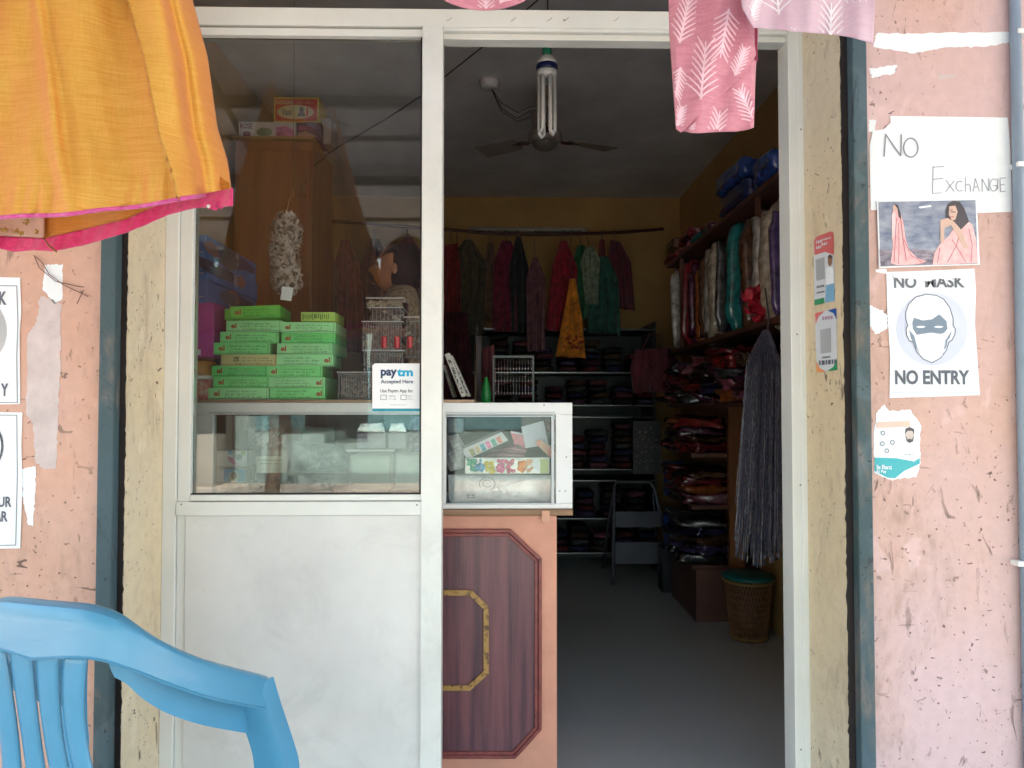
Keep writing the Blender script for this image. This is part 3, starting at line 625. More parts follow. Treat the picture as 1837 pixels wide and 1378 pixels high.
scrap([(1560, 214), (1572, 216), (1570, 236), (1558, 236)], 8, PAPER, 'small white scrap left of the handwritten notice', 3, 1.5)
sheet('paper_scrap', [(1570, 484), (1590, 482), (1592, 492), (1572, 488)], -0.0006, PAPER, label='thin white tape end under the saree photo', cat='paper scrap', group='scraps of torn paper on the walls')
# --- loose wires on the left wall
mb = MB()
for pl in ([(60, 458), (75, 470), (88, 492), (115, 512), (158, 532)], [(62, 460), (70, 480), (100, 505), (140, 514), (150, 515)], [(150, 520), (138, 545)]):
    mb.tube([P(a, b_, -0.004 - 0.004 * (k % 2)) for k, (a, b_) in enumerate(pl)], 0.0010, 5)
mb.build('loose_wire', mat('rusty_wire', (0.16, 0.08, 0.06), 0.7), None, 'thin rusty wires dangling on the left wall', 'wire')
# --- paytm sticker on the window glass
ps = sheet('payment_sticker', [(668, 656), (672, 652), (754, 652), (754, 737), (668, 737)], YF + 0.0205, mat('glossy_sticker_white', (0.80, 0.81, 0.83), 0.3, 0.02), label='square white sticker reading paytm in blue letters, stuck on the window', cat='sticker')
NAVY = mat('sticker_navy', (0.012, 0.05, 0.14), 0.4); CY = mat('sticker_cyan', (0.0, 0.42, 0.68), 0.4)
yy = YF + 0.0198
text_px('pay', 683, 663, 712, 679, yy, NAVY, ps, 0.04); text_px('tm', 712, 661.5, 741, 675.5, yy, CY, ps, 0.04)
text_px('Accepted Here', 683, 681, 741, 690, yy, NAVY, ps, 0.02); text_px('Use Paytm App for', 682, 698, 741, 706, yy, INK, ps, 0.012)
for a in (683, 719): outline([(a, 709), (a + 10, 709), (a + 10, 717), (a, 717)], yy, 0.8, INK, ps, 'small_icon')
squig(696, 712, 712, 3.0, yy, INK, ps, 2, rows=2, gap=5); squig(731, 741, 712, 3.0, yy, INK, ps, 3, rows=2, gap=5); squig(697, 728, 727, 2, yy, INK, ps, 6)
sheet('teal_edge', [(668, 733), (754, 733), (754, 738), (668, 738)], yy, mat('sticker_teal_edge', (0.0, 0.26, 0.36), 0.35), ps)
# ================================================================== INSIDE THE SHOP
YC = 0.50                                     # front plane of the counter
def C(px, py, Y=YC): return P(px, py, Y)
# ---- counter cabinet
cx0, cx1 = XL + 0.25, P(999, 1000, YC).x
zt = P(900, 925, YC).z; zb = 0.0
cab = thing('counter_cabinet', 'peach painted wooden counter with dark maroon octagonal panel in the doorway', 'counter', ((cx0 + cx1) / 2, YC + 0.25, 0))
M_peachw = mat('peach_wood_paint', (0.68, 0.32, 0.22), 0.5, 0.10, 5, bump=0.15, bscale=30)
M_mar = grain('maroon_laminate', (0.20, 0.075, 0.085), (0.075, 0.030, 0.045), 10, (14, 1, 0.7), 0.4, 0.1)
M_mould = mat('maroon_moulding', (0.24, 0.055, 0.05), 0.4, 0.2, 30, bump=0.1)
MB().box(cx0, cx1, YC, YC + 0.48, 0.02, zt).build('carcass', M_peachw, cab, bevel=0.003)
def offs(pts, d):
    """inset a convex pixel outline by d pixels"""
    n = len(pts); out = []; cxm = sum(p[0] for p in pts) / n; cym = sum(p[1] for p in pts) / n
    for k in range(n):
        p0, p1, p2 = Vector(pts[k - 1]), Vector(pts[k]), Vector(pts[(k + 1) % n])
        e1 = (p1 - p0).normalized(); e2 = (p2 - p1).normalized(); n1 = Vector((-e1.y, e1.x)); n2 = Vector((-e2.y, e2.x))
        b_ = (n1 + n2).normalized(); q = p1 + b_ * d / max(0.3, b_.dot(n1)); out.append((q.x, q.y))
    return out
def frame_px(outer, inner, Y, dep, name, m, par):
    mb = MB(); n = len(outer)
    for k in range(n):
        a, b_, c, e = outer[k], outer[(k + 1) % n], inner[(k + 1) % n], inner[k]; mb.pprism([a, b_, c, e], Y, dep)
    return mb.build(name, m, par, bevel=0.0015)
octo = [(560, 950), (916, 950), (972, 1003), (972, 1310), (925, 1362), (560, 1362), (505, 1310), (505, 1003)]
i1 = offs(octo, 5); i2 = offs(octo, 12)
pan = MB().pprism(offs(octo, 4), YC - 0.004, 0.006).build('panel', M_mar, cab)
frame_px(octo, offs(octo, 6), YC - 0.016, 0.018, 'moulding', M_mould, cab); frame_px(offs(octo, 6.5), offs(octo, 13), YC - 0.010, 0.010, 'moulding', M_mould, cab)
o2 = [(640, 1059), (846, 1059), (877, 1089), (877, 1209), (843, 1240), (640, 1240), (608, 1209), (608, 1089)]
M_gold = mat('golden_beading', (0.42, 0.24, 0.07), 0.4, 0.5, 55, col2=(0.12, 0.055, 0.025), thr=(0.38, 0.50))
frame_px(o2, offs(o2, 10), YC - 0.012, 0.010, 'inner_moulding', M_gold, cab)
# splintered wood strip and shelf edge above
M_ply = grain('raw_wood_edge', (0.36, 0.22, 0.13), (0.18, 0.10, 0.06), 10, (0.8, 3, 16), 0.7, 0)
zw0 = P(900, 925, YC).z; zw1 = P(900, 913.5, YC).z
MB().box(cx0, P(1027, 900, YC).x, YC - 0.012, YC + 0.50, zw0 + 0.001, zw1).build('counter_board', M_ply, cab, bevel=0.002)
MB().pbox(972, 917, 986, 936, YC - 0.016, 0.003).build('masking_tape', mat('tape_peach', (0.72, 0.40, 0.27), 0.6), cab)
# ---- glass showcase on the cabinet
sx0, sx1 = P(349, 800, YC).x, P(1027, 800, YC).x; sz0, sz1 = zw1 + 0.001, P(900, 722.5, YC).z; sd = 0.42
case = thing('glass_showcase', 'white aluminium glass showcase standing on the wooden counter', 'display case', ((sx0 + sx1) / 2, YC + 0.2, sz0))
M_wal = mat('white_aluminium', (0.84, 0.85, 0.85), 0.35, 0.03, 4)
M_blu = mat('aluminium_bluish', (0.60, 0.64, 0.66), 0.35, 0.05, 4)
iz0, iz1 = P(900, 903, YC).z, P(900, 744, YC).z; ix1 = P(997, 800, YC).x; ix0 = P(382, 800, YC).x; mx0, mx1 = P(770, 800, YC).x, P(800, 800, YC).x
mb = MB()
mb.box(sx0, sx1, YC, YC + 0.03, iz1, sz1); mb.box(sx0, sx1, YC, YC + 0.03, sz0, iz0 - 0.001)
mb.box(ix1, sx1, YC + 0.0005, YC + 0.03, iz0 - 0.001, iz1); mb.box(sx0, ix0, YC + 0.0005, YC + 0.03, iz0 - 0.001, iz1); mb.box(mx0, mx1, YC + 0.0005, YC + 0.03, iz0 - 0.001, iz1)
for x in (sx0, sx1 - 0.03): mb.box(x, x + 0.03, YC + sd - 0.03, YC + sd, sz0, sz1); mb.box(x, x + 0.03, YC + 0.031, YC + sd - 0.031, sz1 - 0.03, sz1); mb.box(x, x + 0.03, YC + 0.031, YC + sd - 0.031, sz0, sz0 + 0.02)
mb.box(sx0 + 0.031, sx1 - 0.031, YC + sd - 0.03, YC + sd, sz1 - 0.03, sz1)
mb.build('frame', M_wal, case, bevel=0.002)
lip = MB()
for (a, b_, c, e) in ((800, 739, 996, 742.5), (800, 745.5, 996, 748), (989, 748, 994, 903), (800, 903, 996, 906), (374, 739, 768, 743)): lip.pbox(a, b_, c, e, YC - 0.004, 0.006)
lip.build('glazing_bead', M_blu, case, bevel=0.001)
MB().box(sx0 + 0.02, sx1 - 0.02, YC + 0.012, YC + sd - 0.01, sz0 - 0.0005, sz0 + 0.006).build('floor_board', WHITE, case)
MB().box(sx0 + 0.01, sx1 - 0.01, YC + sd - 0.012, YC + sd - 0.006, sz0 + 0.01, sz1 - 0.03).build('back_panel', mat('case_back', (0.15, 0.17, 0.17), 0.5, 0.25, 5), case)
G_case = glass('case_glass', (0.96, 0.98, 0.97), 1.42, haze=0.006)
MB().box(ix0, ix1, YC + 0.012, YC + 0.016, iz0, iz1).build('front_glass', G_case, case)
MB().box(sx1 - 0.018, sx1 - 0.014, YC + 0.03, YC + sd - 0.03, sz0 + 0.02, sz1 - 0.03).build('side_glass', G_case, case)
MB().box(sx0 + 0.03, sx1 - 0.03, YC + 0.03, YC + sd - 0.01, sz1 - 0.010, sz1 - 0.004).build('top_glass', G_case, case)
mb = MB()
for (a, b_) in ((1004, 881), (1014, 881), (1016, 820), (976, 727)): mb.ell(P(a, b_, YC - 0.001), (0.002, 0.002, 0.002), 8, 5)
mb.build('screw', MATS['dull_screw'], case)
# ---- wooden board on top of the case
bz0, bz1 = sz1 + 0.0005, P(600, 717, YC).z
MB().box(P(345, 720, YC).x, P(851, 720, YC).x, YC + 0.004, YC + 0.40, bz0, bz1).build('wooden_board', grain('pale_raw_wood', (0.52, 0.36, 0.24), (0.34, 0.22, 0.14), 8, (0.8, 3, 12), 0.75, 0), None,
    'long raw wooden board lying on the glass showcase under the green boxes', 'board', bevel=0.002)
TOP = bz1 + 0.0006
# ---- green boxes
GCOL = [(0.12, 0.72, 0.20), (0.22, 0.82, 0.28), (0.34, 0.86, 0.40), (0.13, 0.62, 0.08), (0.10, 0.64, 0.16)]
M_gr = [mat('green_card_%s' % 'abcde'[k], c, 0.42, 0.06, 5, coat=0.15) for k, c in enumerate(GCOL)]
M_yc = mat('pale_yellow_card', (0.60, 0.62, 0.28), 0.45, 0.06, 5); M_print = mat('dark_green_print', (0.025, 0.15, 0.05), 0.5); M_rlogo = mat('rust_logo', (0.42, 0.08, 0.03), 0.5)
ordw = ['bottom', 'second', 'third', 'fourth', 'fifth', 'sixth', 'seventh', 'topmost']
def printed_box(px0, py0, px1, py1, Y, dep, mi, label, group, rot=0, logo='el', logo_at=0.05, seed=0, name='card_box', cat='box', lines=3):
    b_ = MB().pbox(px0, py0, px1, py1, Y, dep); c = sum(b_.v, Vector()) / 8; c.y = Y
    M = Matrix.Translation(c) @ Matrix.Rotation(R(rot), 4, 'Z') @ Matrix.Translation(-c)
    b_.v = [M @ v for v in b_.v]; o = b_.build(name, mi, None, label, cat, group, bevel=0.0015)
    w_ = px1 - px0; h = py1 - py0; ypl = Y - 0.0006
    kids = []
    if logo:
        lm = M_rlogo if logo == 'el' else M_print
        x = px0 + w_ * logo_at; kids.append(text_px(logo, x, py0 + h * 0.22, x + h * 0.50, py1 - h * 0.30, ypl, lm, o, 0.03, name='logo'))
    xs = px0 + w_ * (0.25 if logo_at < 0.5 else 0.08); xe = px1 - w_ * (0.08 if logo_at < 0.5 else 0.22)
    kids.append(squig(xs, xe, py0 + h * 0.36, h * 0.17, ypl, M_print, o, seed, rows=lines, gap=h * 0.24))
    ln = MB().pbox(px0 + w_ * 0.015, py0 + h * 0.88, px1 - w_ * 0.015, py0 + h * 0.91, ypl, 0.0004).build('printed_edge', M_print, o); kids.append(ln)
    sm = MB().pbox(px1 - w_ * 0.04, py0 + h * 0.05, px1 - w_ * 0.035, py0 + h * 0.95, ypl, 0.0004).build('carton_seam', M_print, o); kids.append(sm)
    for k in kids:
        if k is None: continue
        inv = Matrix.Translation(-WL[o]); 
        for v in k.data.vertices: v.co = M @ v.co
    return o
M_print = mat('dark_print_ink', (0.012, 0.07, 0.03), 0.5)
GB = 'green card boxes stacked on the wooden board'
Lst = [(374, 696, 482, 717), (382, 676, 484, 696), (380, 656, 480, 676), (396, 636, 498, 656.5), (384, 615, 484, 636), (396, 595.5, 499, 615.5), (405, 575, 506, 595)]
Rst = [(484, 696, 583, 717), (483, 677, 583, 697), (480, 656.5, 578, 677), (497, 636, 597, 657), (496, 616, 596, 636), (505, 597, 601, 617), (505, 578, 602, 597)]
YG = YC + 0.03
for k, q in enumerate(Lst):
    yel = k == 3; lb = ('pale yellow card box with purple round mark in the left stack of green boxes' if yel else 'green lettered card box, %s in the left stack' % (ordw[k] if k else 'bottom'))
    printed_box(*q, YG + [0, .012, .004, 0, .01, .006, .0][k], 0.20, M_yc if yel else M_gr[[2, 1, 0, 0, 1, 1, 2][k]], lb, GB, [1.5, -1, 2, 0.5, 3, 5, -1.5][k], 'JSTR' if yel else 'el', 0.22 if yel else 0.09, k)
for k, q in enumerate(Rst):
    printed_box(*q, YG + 0.006 * (k % 3), 0.20, M_gr[[1, 2, 1, 2, 2, 0, 2][k]], 'green lettered card box, %s in the right stack' % (ordw[k] if k < 6 else 'top'), GB, [0, -1, 3, 4, -2, 1, 2][k], 'el', 0.84 if k in (0, 1, 3) else 0.07, 20 + k)
printed_box(405, 555, 500, 575, YG + 0.02, 0.20, M_gr[3], 'darker green card box under the tilted one, upper left of the stacks', GB, 10, None, 0.1, 41, lines=1)
tb = printed_box(400, 548, 488, 570, YG - 0.01, 0.20, M_gr[3], 'tilted dark green card box turned askew on top of the left stack', GB, -8, 'el', 0.09, 40)
tb.rotation_euler = (0, R(-3), R(14))
bars = MB().pbox(540, 560, 601, 577, YG + 0.02, 0.14); bb = bars.build('card_box', mat('lime_card', (0.38, 0.62, 0.12), 0.45), None, 'small lime green box with dark bar pattern on the right stack', 'box', GB, bevel=0.001)
mb = MB(); rn = random.Random(9)
for k in range(14):
    x = 543 + k * 3.5; y0 = 562 + rn.uniform(0, 3); mb.pbox(x, y0, x + rn.uniform(1, 2.4), 574 - rn.uniform(0, 4), YG + 0.0192, 0.0005)
mb.build('bar_pattern', M_print, bb)
# ---- cartons at the left edge
M_bc = mat('navy_carton', (0.05, 0.15, 0.50), 0.3, 0.3, 10, col2=(0.10, 0.28, 0.70), coat=0.4); M_mg = mat('magenta_pack', (0.58, 0.07, 0.42), 0.3, 0.2, 8, coat=0.6)
def carton(px0, py0, px1, py1, Y, dep, m, label, group, deco=None, skew=0):
    b_ = MB().pbox(px0, py0, px1, py1, Y, dep); o = b_.build('carton', m, None, label, 'box', group, bevel=0.002)
    if deco: deco(o, Y)
    return o
BG = 'gift cartons stacked at the left end of the board'
xw = 330
def side_art(o, Y, py0, py1, seed):
    """printed pictures on the inward facing side of the carton"""
    rn = random.Random(seed); Xs = max(v.co.x for v in o.data.vertices) + WL[o].x + 0.0004; z0 = P(360, py1, Y).z; z1 = P(360, py0, Y).z
    for k, (c, s) in enumerate((((0.05, 0.03, 0.12), 0.40), ((0.34, 0.16, 0.14), 0.10), ((0.36, 0.36, 0.44), 0.03), ((0.10, 0.14, 0.22), 0.22))):
        m_ = mat('carton_print_%d' % k, c, 0.35); y = Y + rn.uniform(0.05, 0.30); zc = z0 + (z1 - z0) * rn.uniform(0.35, 0.65); mb = MB(); n = 18
        r1, r2 = s * rn.uniform(0.25, 0.45), (z1 - z0) * rn.uniform(0.2, 0.36)
        pts = [Vector((Xs + 0.0003 * k, y + r1 * math.cos(6.283 * j / n) * (1 + 0.9 * rn.random()), zc + r2 * math.sin(6.283 * j / n) * (1 + 0.6 * rn.random()))) for j in range(n)]
        mb.quad(*pts); mb.build('printed_picture', m_, o)
for k, (a, b_, lab) in enumerate(((420, 463, 'navy blue glossy carton with silver print, top of the left end pile'), (463, 501, 'navy blue carton with pink faces printed on its side, middle of the blue pile'), (501, 543, 'bright blue carton with a white swoosh, lowest of the blue pile'))):
    o = carton(300, a + 1, 370 + (k % 2) * 3, b_, YG, 0.48, M_bc, lab, BG); side_art(o, YG, a, b_, k)
    MB().pbox(340, a + 6, 356, a + 9, YG - 0.0006, 0.0004).build('printed_stripe', MATS['carton_print_2'], o); MB().pbox(346, b_ - 12, 366, b_ - 10, YG - 0.0006, 0.0004).build('printed_stripe', MATS['carton_print_2'], o)
for k, (a, b_, lab) in enumerate(((543, 593, 'shiny magenta pack, upper of two at the left end'), (593, 641, 'shiny purple magenta pack with white price labels, lower of two'))):
    o = carton(300, a, 384, b_, YG + 0.01, 0.25, M_mg, lab, BG)
    if k:
        MB().pbox(344, a + 5, 352, a + 16, YG + 0.0094, 0.0004).build('price_label', PAPER, o); MB().pbox(344, a + 34, 360, a + 44, YG + 0.0094, 0.0004).build('price_label', PAPER, o)
oj = thing('jar', 'squat jar of orange contents with pale base at the left end', 'jar', P(360, 680, YG + 0.05))
oj.location.z = P(360, 681, YG).z; WL[oj] = oj.location.copy(); jc = oj.location
MB().lathe([(0.02, 0.002), (0.045, 0.004), (0.048, 0.012), (0.046, 0.05), (0.040, 0.058)], jc, 20).build('contents', mat('orange_cream', (0.50, 0.24, 0.05), 0.4), oj, smooth=True)
MB().lathe([(0.03, 0), (0.050, 0.001), (0.052, 0.008), (0.050, 0.013), (0.02, 0.014)], jc, 20).build('base', WHITE, oj, smooth=True)
fl = carton(300, 682, 376, 717, YG, 0.2, mat('floral_print', (0.55, 0.16, 0.14), 0.4, 0.6, 60, col2=(0.60, 0.48, 0.40), thr=(0.45, 0.55)), 'floral red and cream carton at the bottom of the left end pile', BG)
MB().pbox(384, 643, 398, 657, YG + 0.10, 0.05).build('card_box', mat('grey_pack', (0.2, 0.2, 0.25), 0.4), None, 'small grey pack wedged behind the left stack', 'box', bevel=0.002)
carton(372, 545, 400, 594, YG + 0.22, 0.1, mat('brown_pack', (0.16, 0.07, 0.05), 0.3, coat=0.5), 'dark brown pack standing behind the tilted green box', None)
# ---- wooden cupboard behind
YK = 1.70; M_cup = grain('cupboard_laminate', (0.30, 0.125, 0.045), (0.19, 0.07, 0.028), 9, (7, 7, 0.5), 0.4, 0.15)
kx0, kx1 = P(418, 500, YK).x, P(557, 500, YK).x; kz = P(490, 250, YK).z
cup = thing('wooden_cupboard', 'tall narrow reddish brown wooden cupboard behind the counter', 'cupboard', ((kx0 + kx1) / 2, YK + 0.2, 0))
MB().box(kx0, kx1, YK + 0.02, YK + 0.45, 0, kz).build('carcass', M_cup, cup, bevel=0.002)
MB().box(kx0 + 0.004, kx1 - 0.004, YK, YK + 0.019, 0.08, kz - 0.05).build('door', M_cup, cup, bevel=0.002); MB().box(kx0 - 0.01, kx1 + 0.01, YK - 0.01, YK + 0.45, kz, kz + 0.012).build('top', mat('cupboard_top', (0.36, 0.22, 0.09), 0.5), cup)
c = P(546, 340, YK - 0.012); MB().tube([c + Vector((0, 0.012, 0.03)), c + Vector((0, -0.012, 0.028)), c + Vector((0, -0.012, -0.028)), c + Vector((0, 0.012, -0.03))], 0.004, 6).build('handle', mat('brass', (0.5, 0.36, 0.14), 0.3, metal=0.8), cup)
# boxes on the cupboard top
YT = YK + 0.03; zk = kz + 0.0125; M_redb = mat('red_printed_card', (0.50, 0.04, 0.03), 0.4, 0.05); M_cream2 = mat('cream_print', (0.62, 0.55, 0.30), 0.5); M_ybord = mat('yellow_border', (0.55, 0.42, 0.08), 0.5)
CG = 'boxes stacked on top of the cupboard'
def topbox(px0, py0, px1, Y, m, label, name='card_box', z0=None, h=None):
    x0, x1 = P(px0, 235, Y).x, P(px1, 235, Y).x; zt_ = P(500, py0, Y).z; z0 = zk if z0 is None else z0
    return MB().box(x0, x1, Y, Y + 0.16, z0, zt_).build(name, m, None, label, 'box', CG, bevel=0.001), zt_
bx1, z1 = topbox(428, 219, 530, YT, mat('pale_carton', (0.52, 0.50, 0.52), 0.45, 0.1, 12), 'long pale box printed with pink and green pictures on the cupboard')
text_px('ROSE', 431, 221, 453, 231, YT - 0.0006, mat('maroon_print', (0.2, 0.03, 0.07), 0.5), bx1, 0.03)
MB().pprism(ellp(474, 237, 14, 8), YT - 0.0006, 0.0004).build('printed_picture', mat('sage_print', (0.16, 0.26, 0.18), 0.5, 0.4, 40), bx1); MB().pprism([(495, 228), (512, 226), (528, 234), (528, 246), (495, 246)], YT - 0.0006, 0.0004).build('printed_picture', mat('pink_print', (0.55, 0.18, 0.38), 0.5, 0.4, 20), bx1)
MB().pprism(ellp(443, 240, 7, 5), YT - 0.0006, 0.0004).build('printed_picture', MATS['maroon_print'], bx1)
bx2, z2 = topbox(532, 220, 576, YT + 0.01, mat('purple_carton', (0.12, 0.07, 0.13), 0.4, 0.3, 20), 'dark purple box with pink lettering beside the pale box on the cupboard')
text_px('BEAUTY', 536, 226, 562, 234, YT + 0.0094, mat('pink_letter', (0.62, 0.16, 0.28), 0.5), bx2, 0.03); MB().pprism([(534, 239), (548, 235), (570, 246), (534, 246)], YT + 0.0094, 0.0004).build('printed_picture', mat('skin_print', (0.45, 0.28, 0.2), 0.5), bx2)
zr = max(z1, z2) + 0.001; bx3, z3 = topbox(491, 174, 572, YT + 0.005, M_ybord, 'red and yellow box with a cream oval lying topmost on the cupboard', z0=zr)
y3 = YT + 0.0044; MB().pbox(494, 178, 569, 217, y3, 0.0004).build('red_face', M_redb, bx3); MB().pprism(ellp(530, 201, 33, 13), y3 - 0.0005, 0.0004).build('oval', M_cream2, bx3)
text_px('KANGAN', 496, 180, 526, 187, y3 - 0.0004, M_cream2, bx3, 0.03); squig(532, 562, 186, 5, y3 - 0.0004, M_cream2, bx3, 3); text_px('Vani', 505, 195, 523, 207, y3 - 0.0012, INK, bx3, 0.04)
MB().pprism(ellp(541, 197, 4, 5, 14), y3 - 0.0012, 0.0004).build('printed_head', HR, bx3); MB().pprism([(533, 208), (537, 202), (546, 202), (548, 209)], y3 - 0.0012, 0.0004).build('printed_bust', MATS['purple_carton'], bx3)
MB().pbox(549, 194, 553, 209, y3 - 0.0012, 0.0004).build('printed_frame', M_redb, bx3)
topbox(576, 212, 594, YT + 0.06, mat('dusty_glass_box', (0.3, 0.27, 0.27), 0.3), 'narrow greyish box at the right end of the cupboard top')
# ---- white garland hanging in the window
def garland():
    rn = random.Random(12); Y = 0.62; top = P(514, 385, Y); bot = P(512, 528, Y); g = thing('shell_garland', 'thick hanging garland of white petal shells with paper tag in the window', 'garland', bot)
    mb = MB()
    for k in range(760):
        t = rn.random(); z = top.z + (bot.z - top.z) * t; rr = 0.040 * (0.55 + 0.45 * min(1, t * 8)) * (1 if t < 0.9 else 1 - (t - 0.9) * 6) + rn.uniform(-0.006, 0.005)
        a = rn.uniform(0, 6.28); c = Vector((top.x + (bot.x - top.x) * t + 0.004 * math.sin(t * 9) + rr * math.cos(a), Y + rr * math.sin(a), z))
        out = Vector((math.cos(a), math.sin(a), rn.uniform(-0.9, 0.9))).normalized(); s = rn.uniform(0.007, 0.014)
        side = out.cross(Vector((rn.gauss(0, 1), rn.gauss(0, 1), rn.gauss(0, 1)))).normalized(); up = out.cross(side).normalized()
        mb.quad(c - up * s, c + side * s * 0.45 + out * 0.004, c + up * s + out * 0.006, c - side * s * 0.45 + out * 0.004)
    mb.build('petals', mat('shell_white', (0.62, 0.57, 0.52), 0.35, 0.25, 30, col2=(0.36, 0.30, 0.27), trans=0.15), g)
    MB().lathe([(0.012, 0.0), (0.026, 0.02), (0.030, 0.10), (0.030, 0.22), (0.02, 0.25)], (top.x, Y, bot.z - 0.005), 12).build('core', mat('garland_core', (0.20, 0.16, 0.14), 0.7), g, smooth=True)
    tg = MB().pbox(505, 514, 525, 538, Y - 0.045, 0.001); tg.rot(8, 'Y', P(515, 526, Y)); tg.build('price_tag', PAPER, g)
    h = P(520, 352, Y); MB().tube([h + Vector((0.01, 0, 0.02)), h + Vector((0.012, 0, 0)), h + Vector((0, 0, -0.006)), h + Vector((-0.004, 0, -0.02)), top], 0.0015, 5).build('hanging_wire', mat('gold_wire', (0.45, 0.25, 0.1), 0.4), g)
    MB().tube([h + Vector((0.01, 0, 0.02)), h + Vector((0.01, 0, 0.9)), Vector((h.x + 0.01, Y, ZC))], 0.0007, 4).build('thread', mat('dark_thread', (0.1, 0.08, 0.07), 0.8), g)
    tk = MB()
    for k in range(60):
        a = rn.uniform(0, 6.28); q = top + Vector((0, 0, -0.006)); e = q + Vector((0.016 * math.cos(a), 0.016 * math.sin(a), rn.uniform(0.0, 0.018))); tk.tube([q, e], 0.0008, 3)
    tk.build('tinsel_tip', MATS['shell_white'], g)
garland()
# ---- clear plastic organisers with beads and lip colours right of the green boxes
M_clear = glass('clear_plastic', (0.94, 0.95, 0.95), 1.5, 0.08, haze=0.02)
def ribbed_tray(px0, py0, px1, py1, Y, dep, label, ribs=18, fill=None, seed=0):
    a = P(px0, py1, Y); b_ = P(px1, py0, Y); t = thing('plastic_tray', label, 'tray', ((a.x + b_.x) / 2, Y + dep / 2, a.z), 'clear plastic trays stacked beside the green boxes')
    M_rib = mat('plastic_rib', (0.50, 0.50, 0.52), 0.25, 0.1, 9, coat=0.4)
    mb = MB(); mb.box(a.x, b_.x, Y, Y + 0.002, a.z, b_.z); mb.box(a.x, b_.x, Y + dep - 0.002, Y + dep, a.z, b_.z); mb.box(a.x, a.x + 0.002, Y + 0.0021, Y + dep - 0.0021, a.z, b_.z); mb.box(b_.x - 0.002, b_.x, Y + 0.0021, Y + dep - 0.0021, a.z, b_.z)
    mb.build('walls', M_clear, t); MB().box(a.x, b_.x, Y, Y + dep, a.z - 0.0012, a.z - 0.0002).build('base', M_rib, t)
    mb = MB()
    for k in range(ribs): x = a.x + (b_.x - a.x) * (k + 0.5) / ribs; mb.box(x - 0.00035, x + 0.00035, Y - 0.0012, Y - 0.0001, a.z + 0.002, b_.z - 0.003)
    mb.build('ribs', M_rib, t)
    MB().box(a.x + 0.004, b_.x - 0.004, Y + 0.034, Y + dep - 0.005, a.z + 0.001, a.z + (b_.z - a.z) * 0.82).build('contents', mat('mixed_trinkets', (0.40, 0.33, 0.26), 0.5, 0.6, 130, col2=(0.10, 0.07, 0.07), thr=(0.42, 0.56), bump=0.8, bscale=160), t)
    mb = MB(); mb.box(a.x - 0.003, b_.x + 0.003, Y - 0.004, Y + 0.002, b_.z, b_.z + 0.003); mb.box(a.x - 0.003, b_.x + 0.003, Y + dep - 0.002, Y + dep + 0.004, b_.z, b_.z + 0.003)
    for x in (a.x - 0.003, b_.x + 0.001): mb.box(x, x + 0.002, Y + 0.0021, Y + dep - 0.0021, b_.z, b_.z + 0.003)
    mb.build('rim', M_rib, t)
    if fill:
        rn = random.Random(seed)
        for name, col, n, s, x0, x1 in fill:
            mb = MB()
            for k in range(n):
                c = Vector((a.x + (b_.x - a.x) * rn.uniform(x0, x1), Y + rn.uniform(0.004, 0.03), a.z + (b_.z - a.z) * rn.uniform(0.08, 0.8))); mb.box(c.x - s, c.x + s, c.y - s, c.y + s, c.z - s * 1.3, c.z + s * 1.3); mb.rot(rn.uniform(0, 90), 'Y', c, len(mb.v) - 8)
            mb.build(name, mat('tray_' + name, col, 0.35, 0.3, 40), t)
    return t
DK = (0.10, 0.07, 0.07); GD = (0.42, 0.30, 0.20); RD = (0.60, 0.02, 0.04)
ribbed_tray(606, 669, 694, 714, YG, 0.14, 'clear ribbed tray standing on the board left of the paytm sticker', 20)
ribbed_tray(694, 669, 756, 714, YG, 0.14, 'clear ribbed tray behind the paytm sticker', 12)
ribbed_tray(652, 630, 724, 666, YG + 0.01, 0.14, 'clear tray of dark beads above the ribbed tray', 16, [('beads', DK, 90, 0.004, 0, 1), ('chips', GD, 40, 0.003, 0, 1)], 3)
ribbed_tray(650, 578, 722, 627, YG + 0.01, 0.15, 'clear tray showing upright red sticks and brown beads', 16, [('brown_beads', (0.25, 0.12, 0.07), 120, 0.0035, 0, 1), ('gold_beads', GD, 60, 0.003, 0, 1)], 4)
for k, x in enumerate((689, 712, 735)):
    a = P(x, 625, YG + 0.008); MB().tube([a, a + Vector((0, 0, 0.036))], [0.009, 0.009], 10).build('lipstick_case', mat('lip_red', RD, 0.25, coat=0.5), None, '%s bright red upright stick case in the tray row' % ('left', 'middle', 'right')[k], 'cosmetic', 'red cosmetic sticks in the window', bevel=0.002)
ribbed_tray(665, 553, 722, 576, YG + 0.02, 0.14, 'clear tray of dark trinkets under the topmost tray', 8, [('dark_trinkets', DK, 60, 0.004, 0, 1), ('pale_trinkets', (0.5, 0.45, 0.4), 30, 0.003, 0, 1)], 5)
ribbed_tray(658, 536, 724, 551, YG + 0.02, 0.14, 'shallow topmost clear tray of beige beads below the shopkeeper', 4, [('beige_beads', (0.48, 0.40, 0.28), 60, 0.003, 0, 1)], 6)
ribbed_tray(726, 570, 756, 640, YG + 0.03, 0.12, 'tall clear jar like tray of brown nuts at the window edge', 4, [('nuts', (0.22, 0.12, 0.06), 80, 0.005, 0, 1), ('lids', (0.45, 0.4, 0.3), 20, 0.004, 0, 1)], 7)
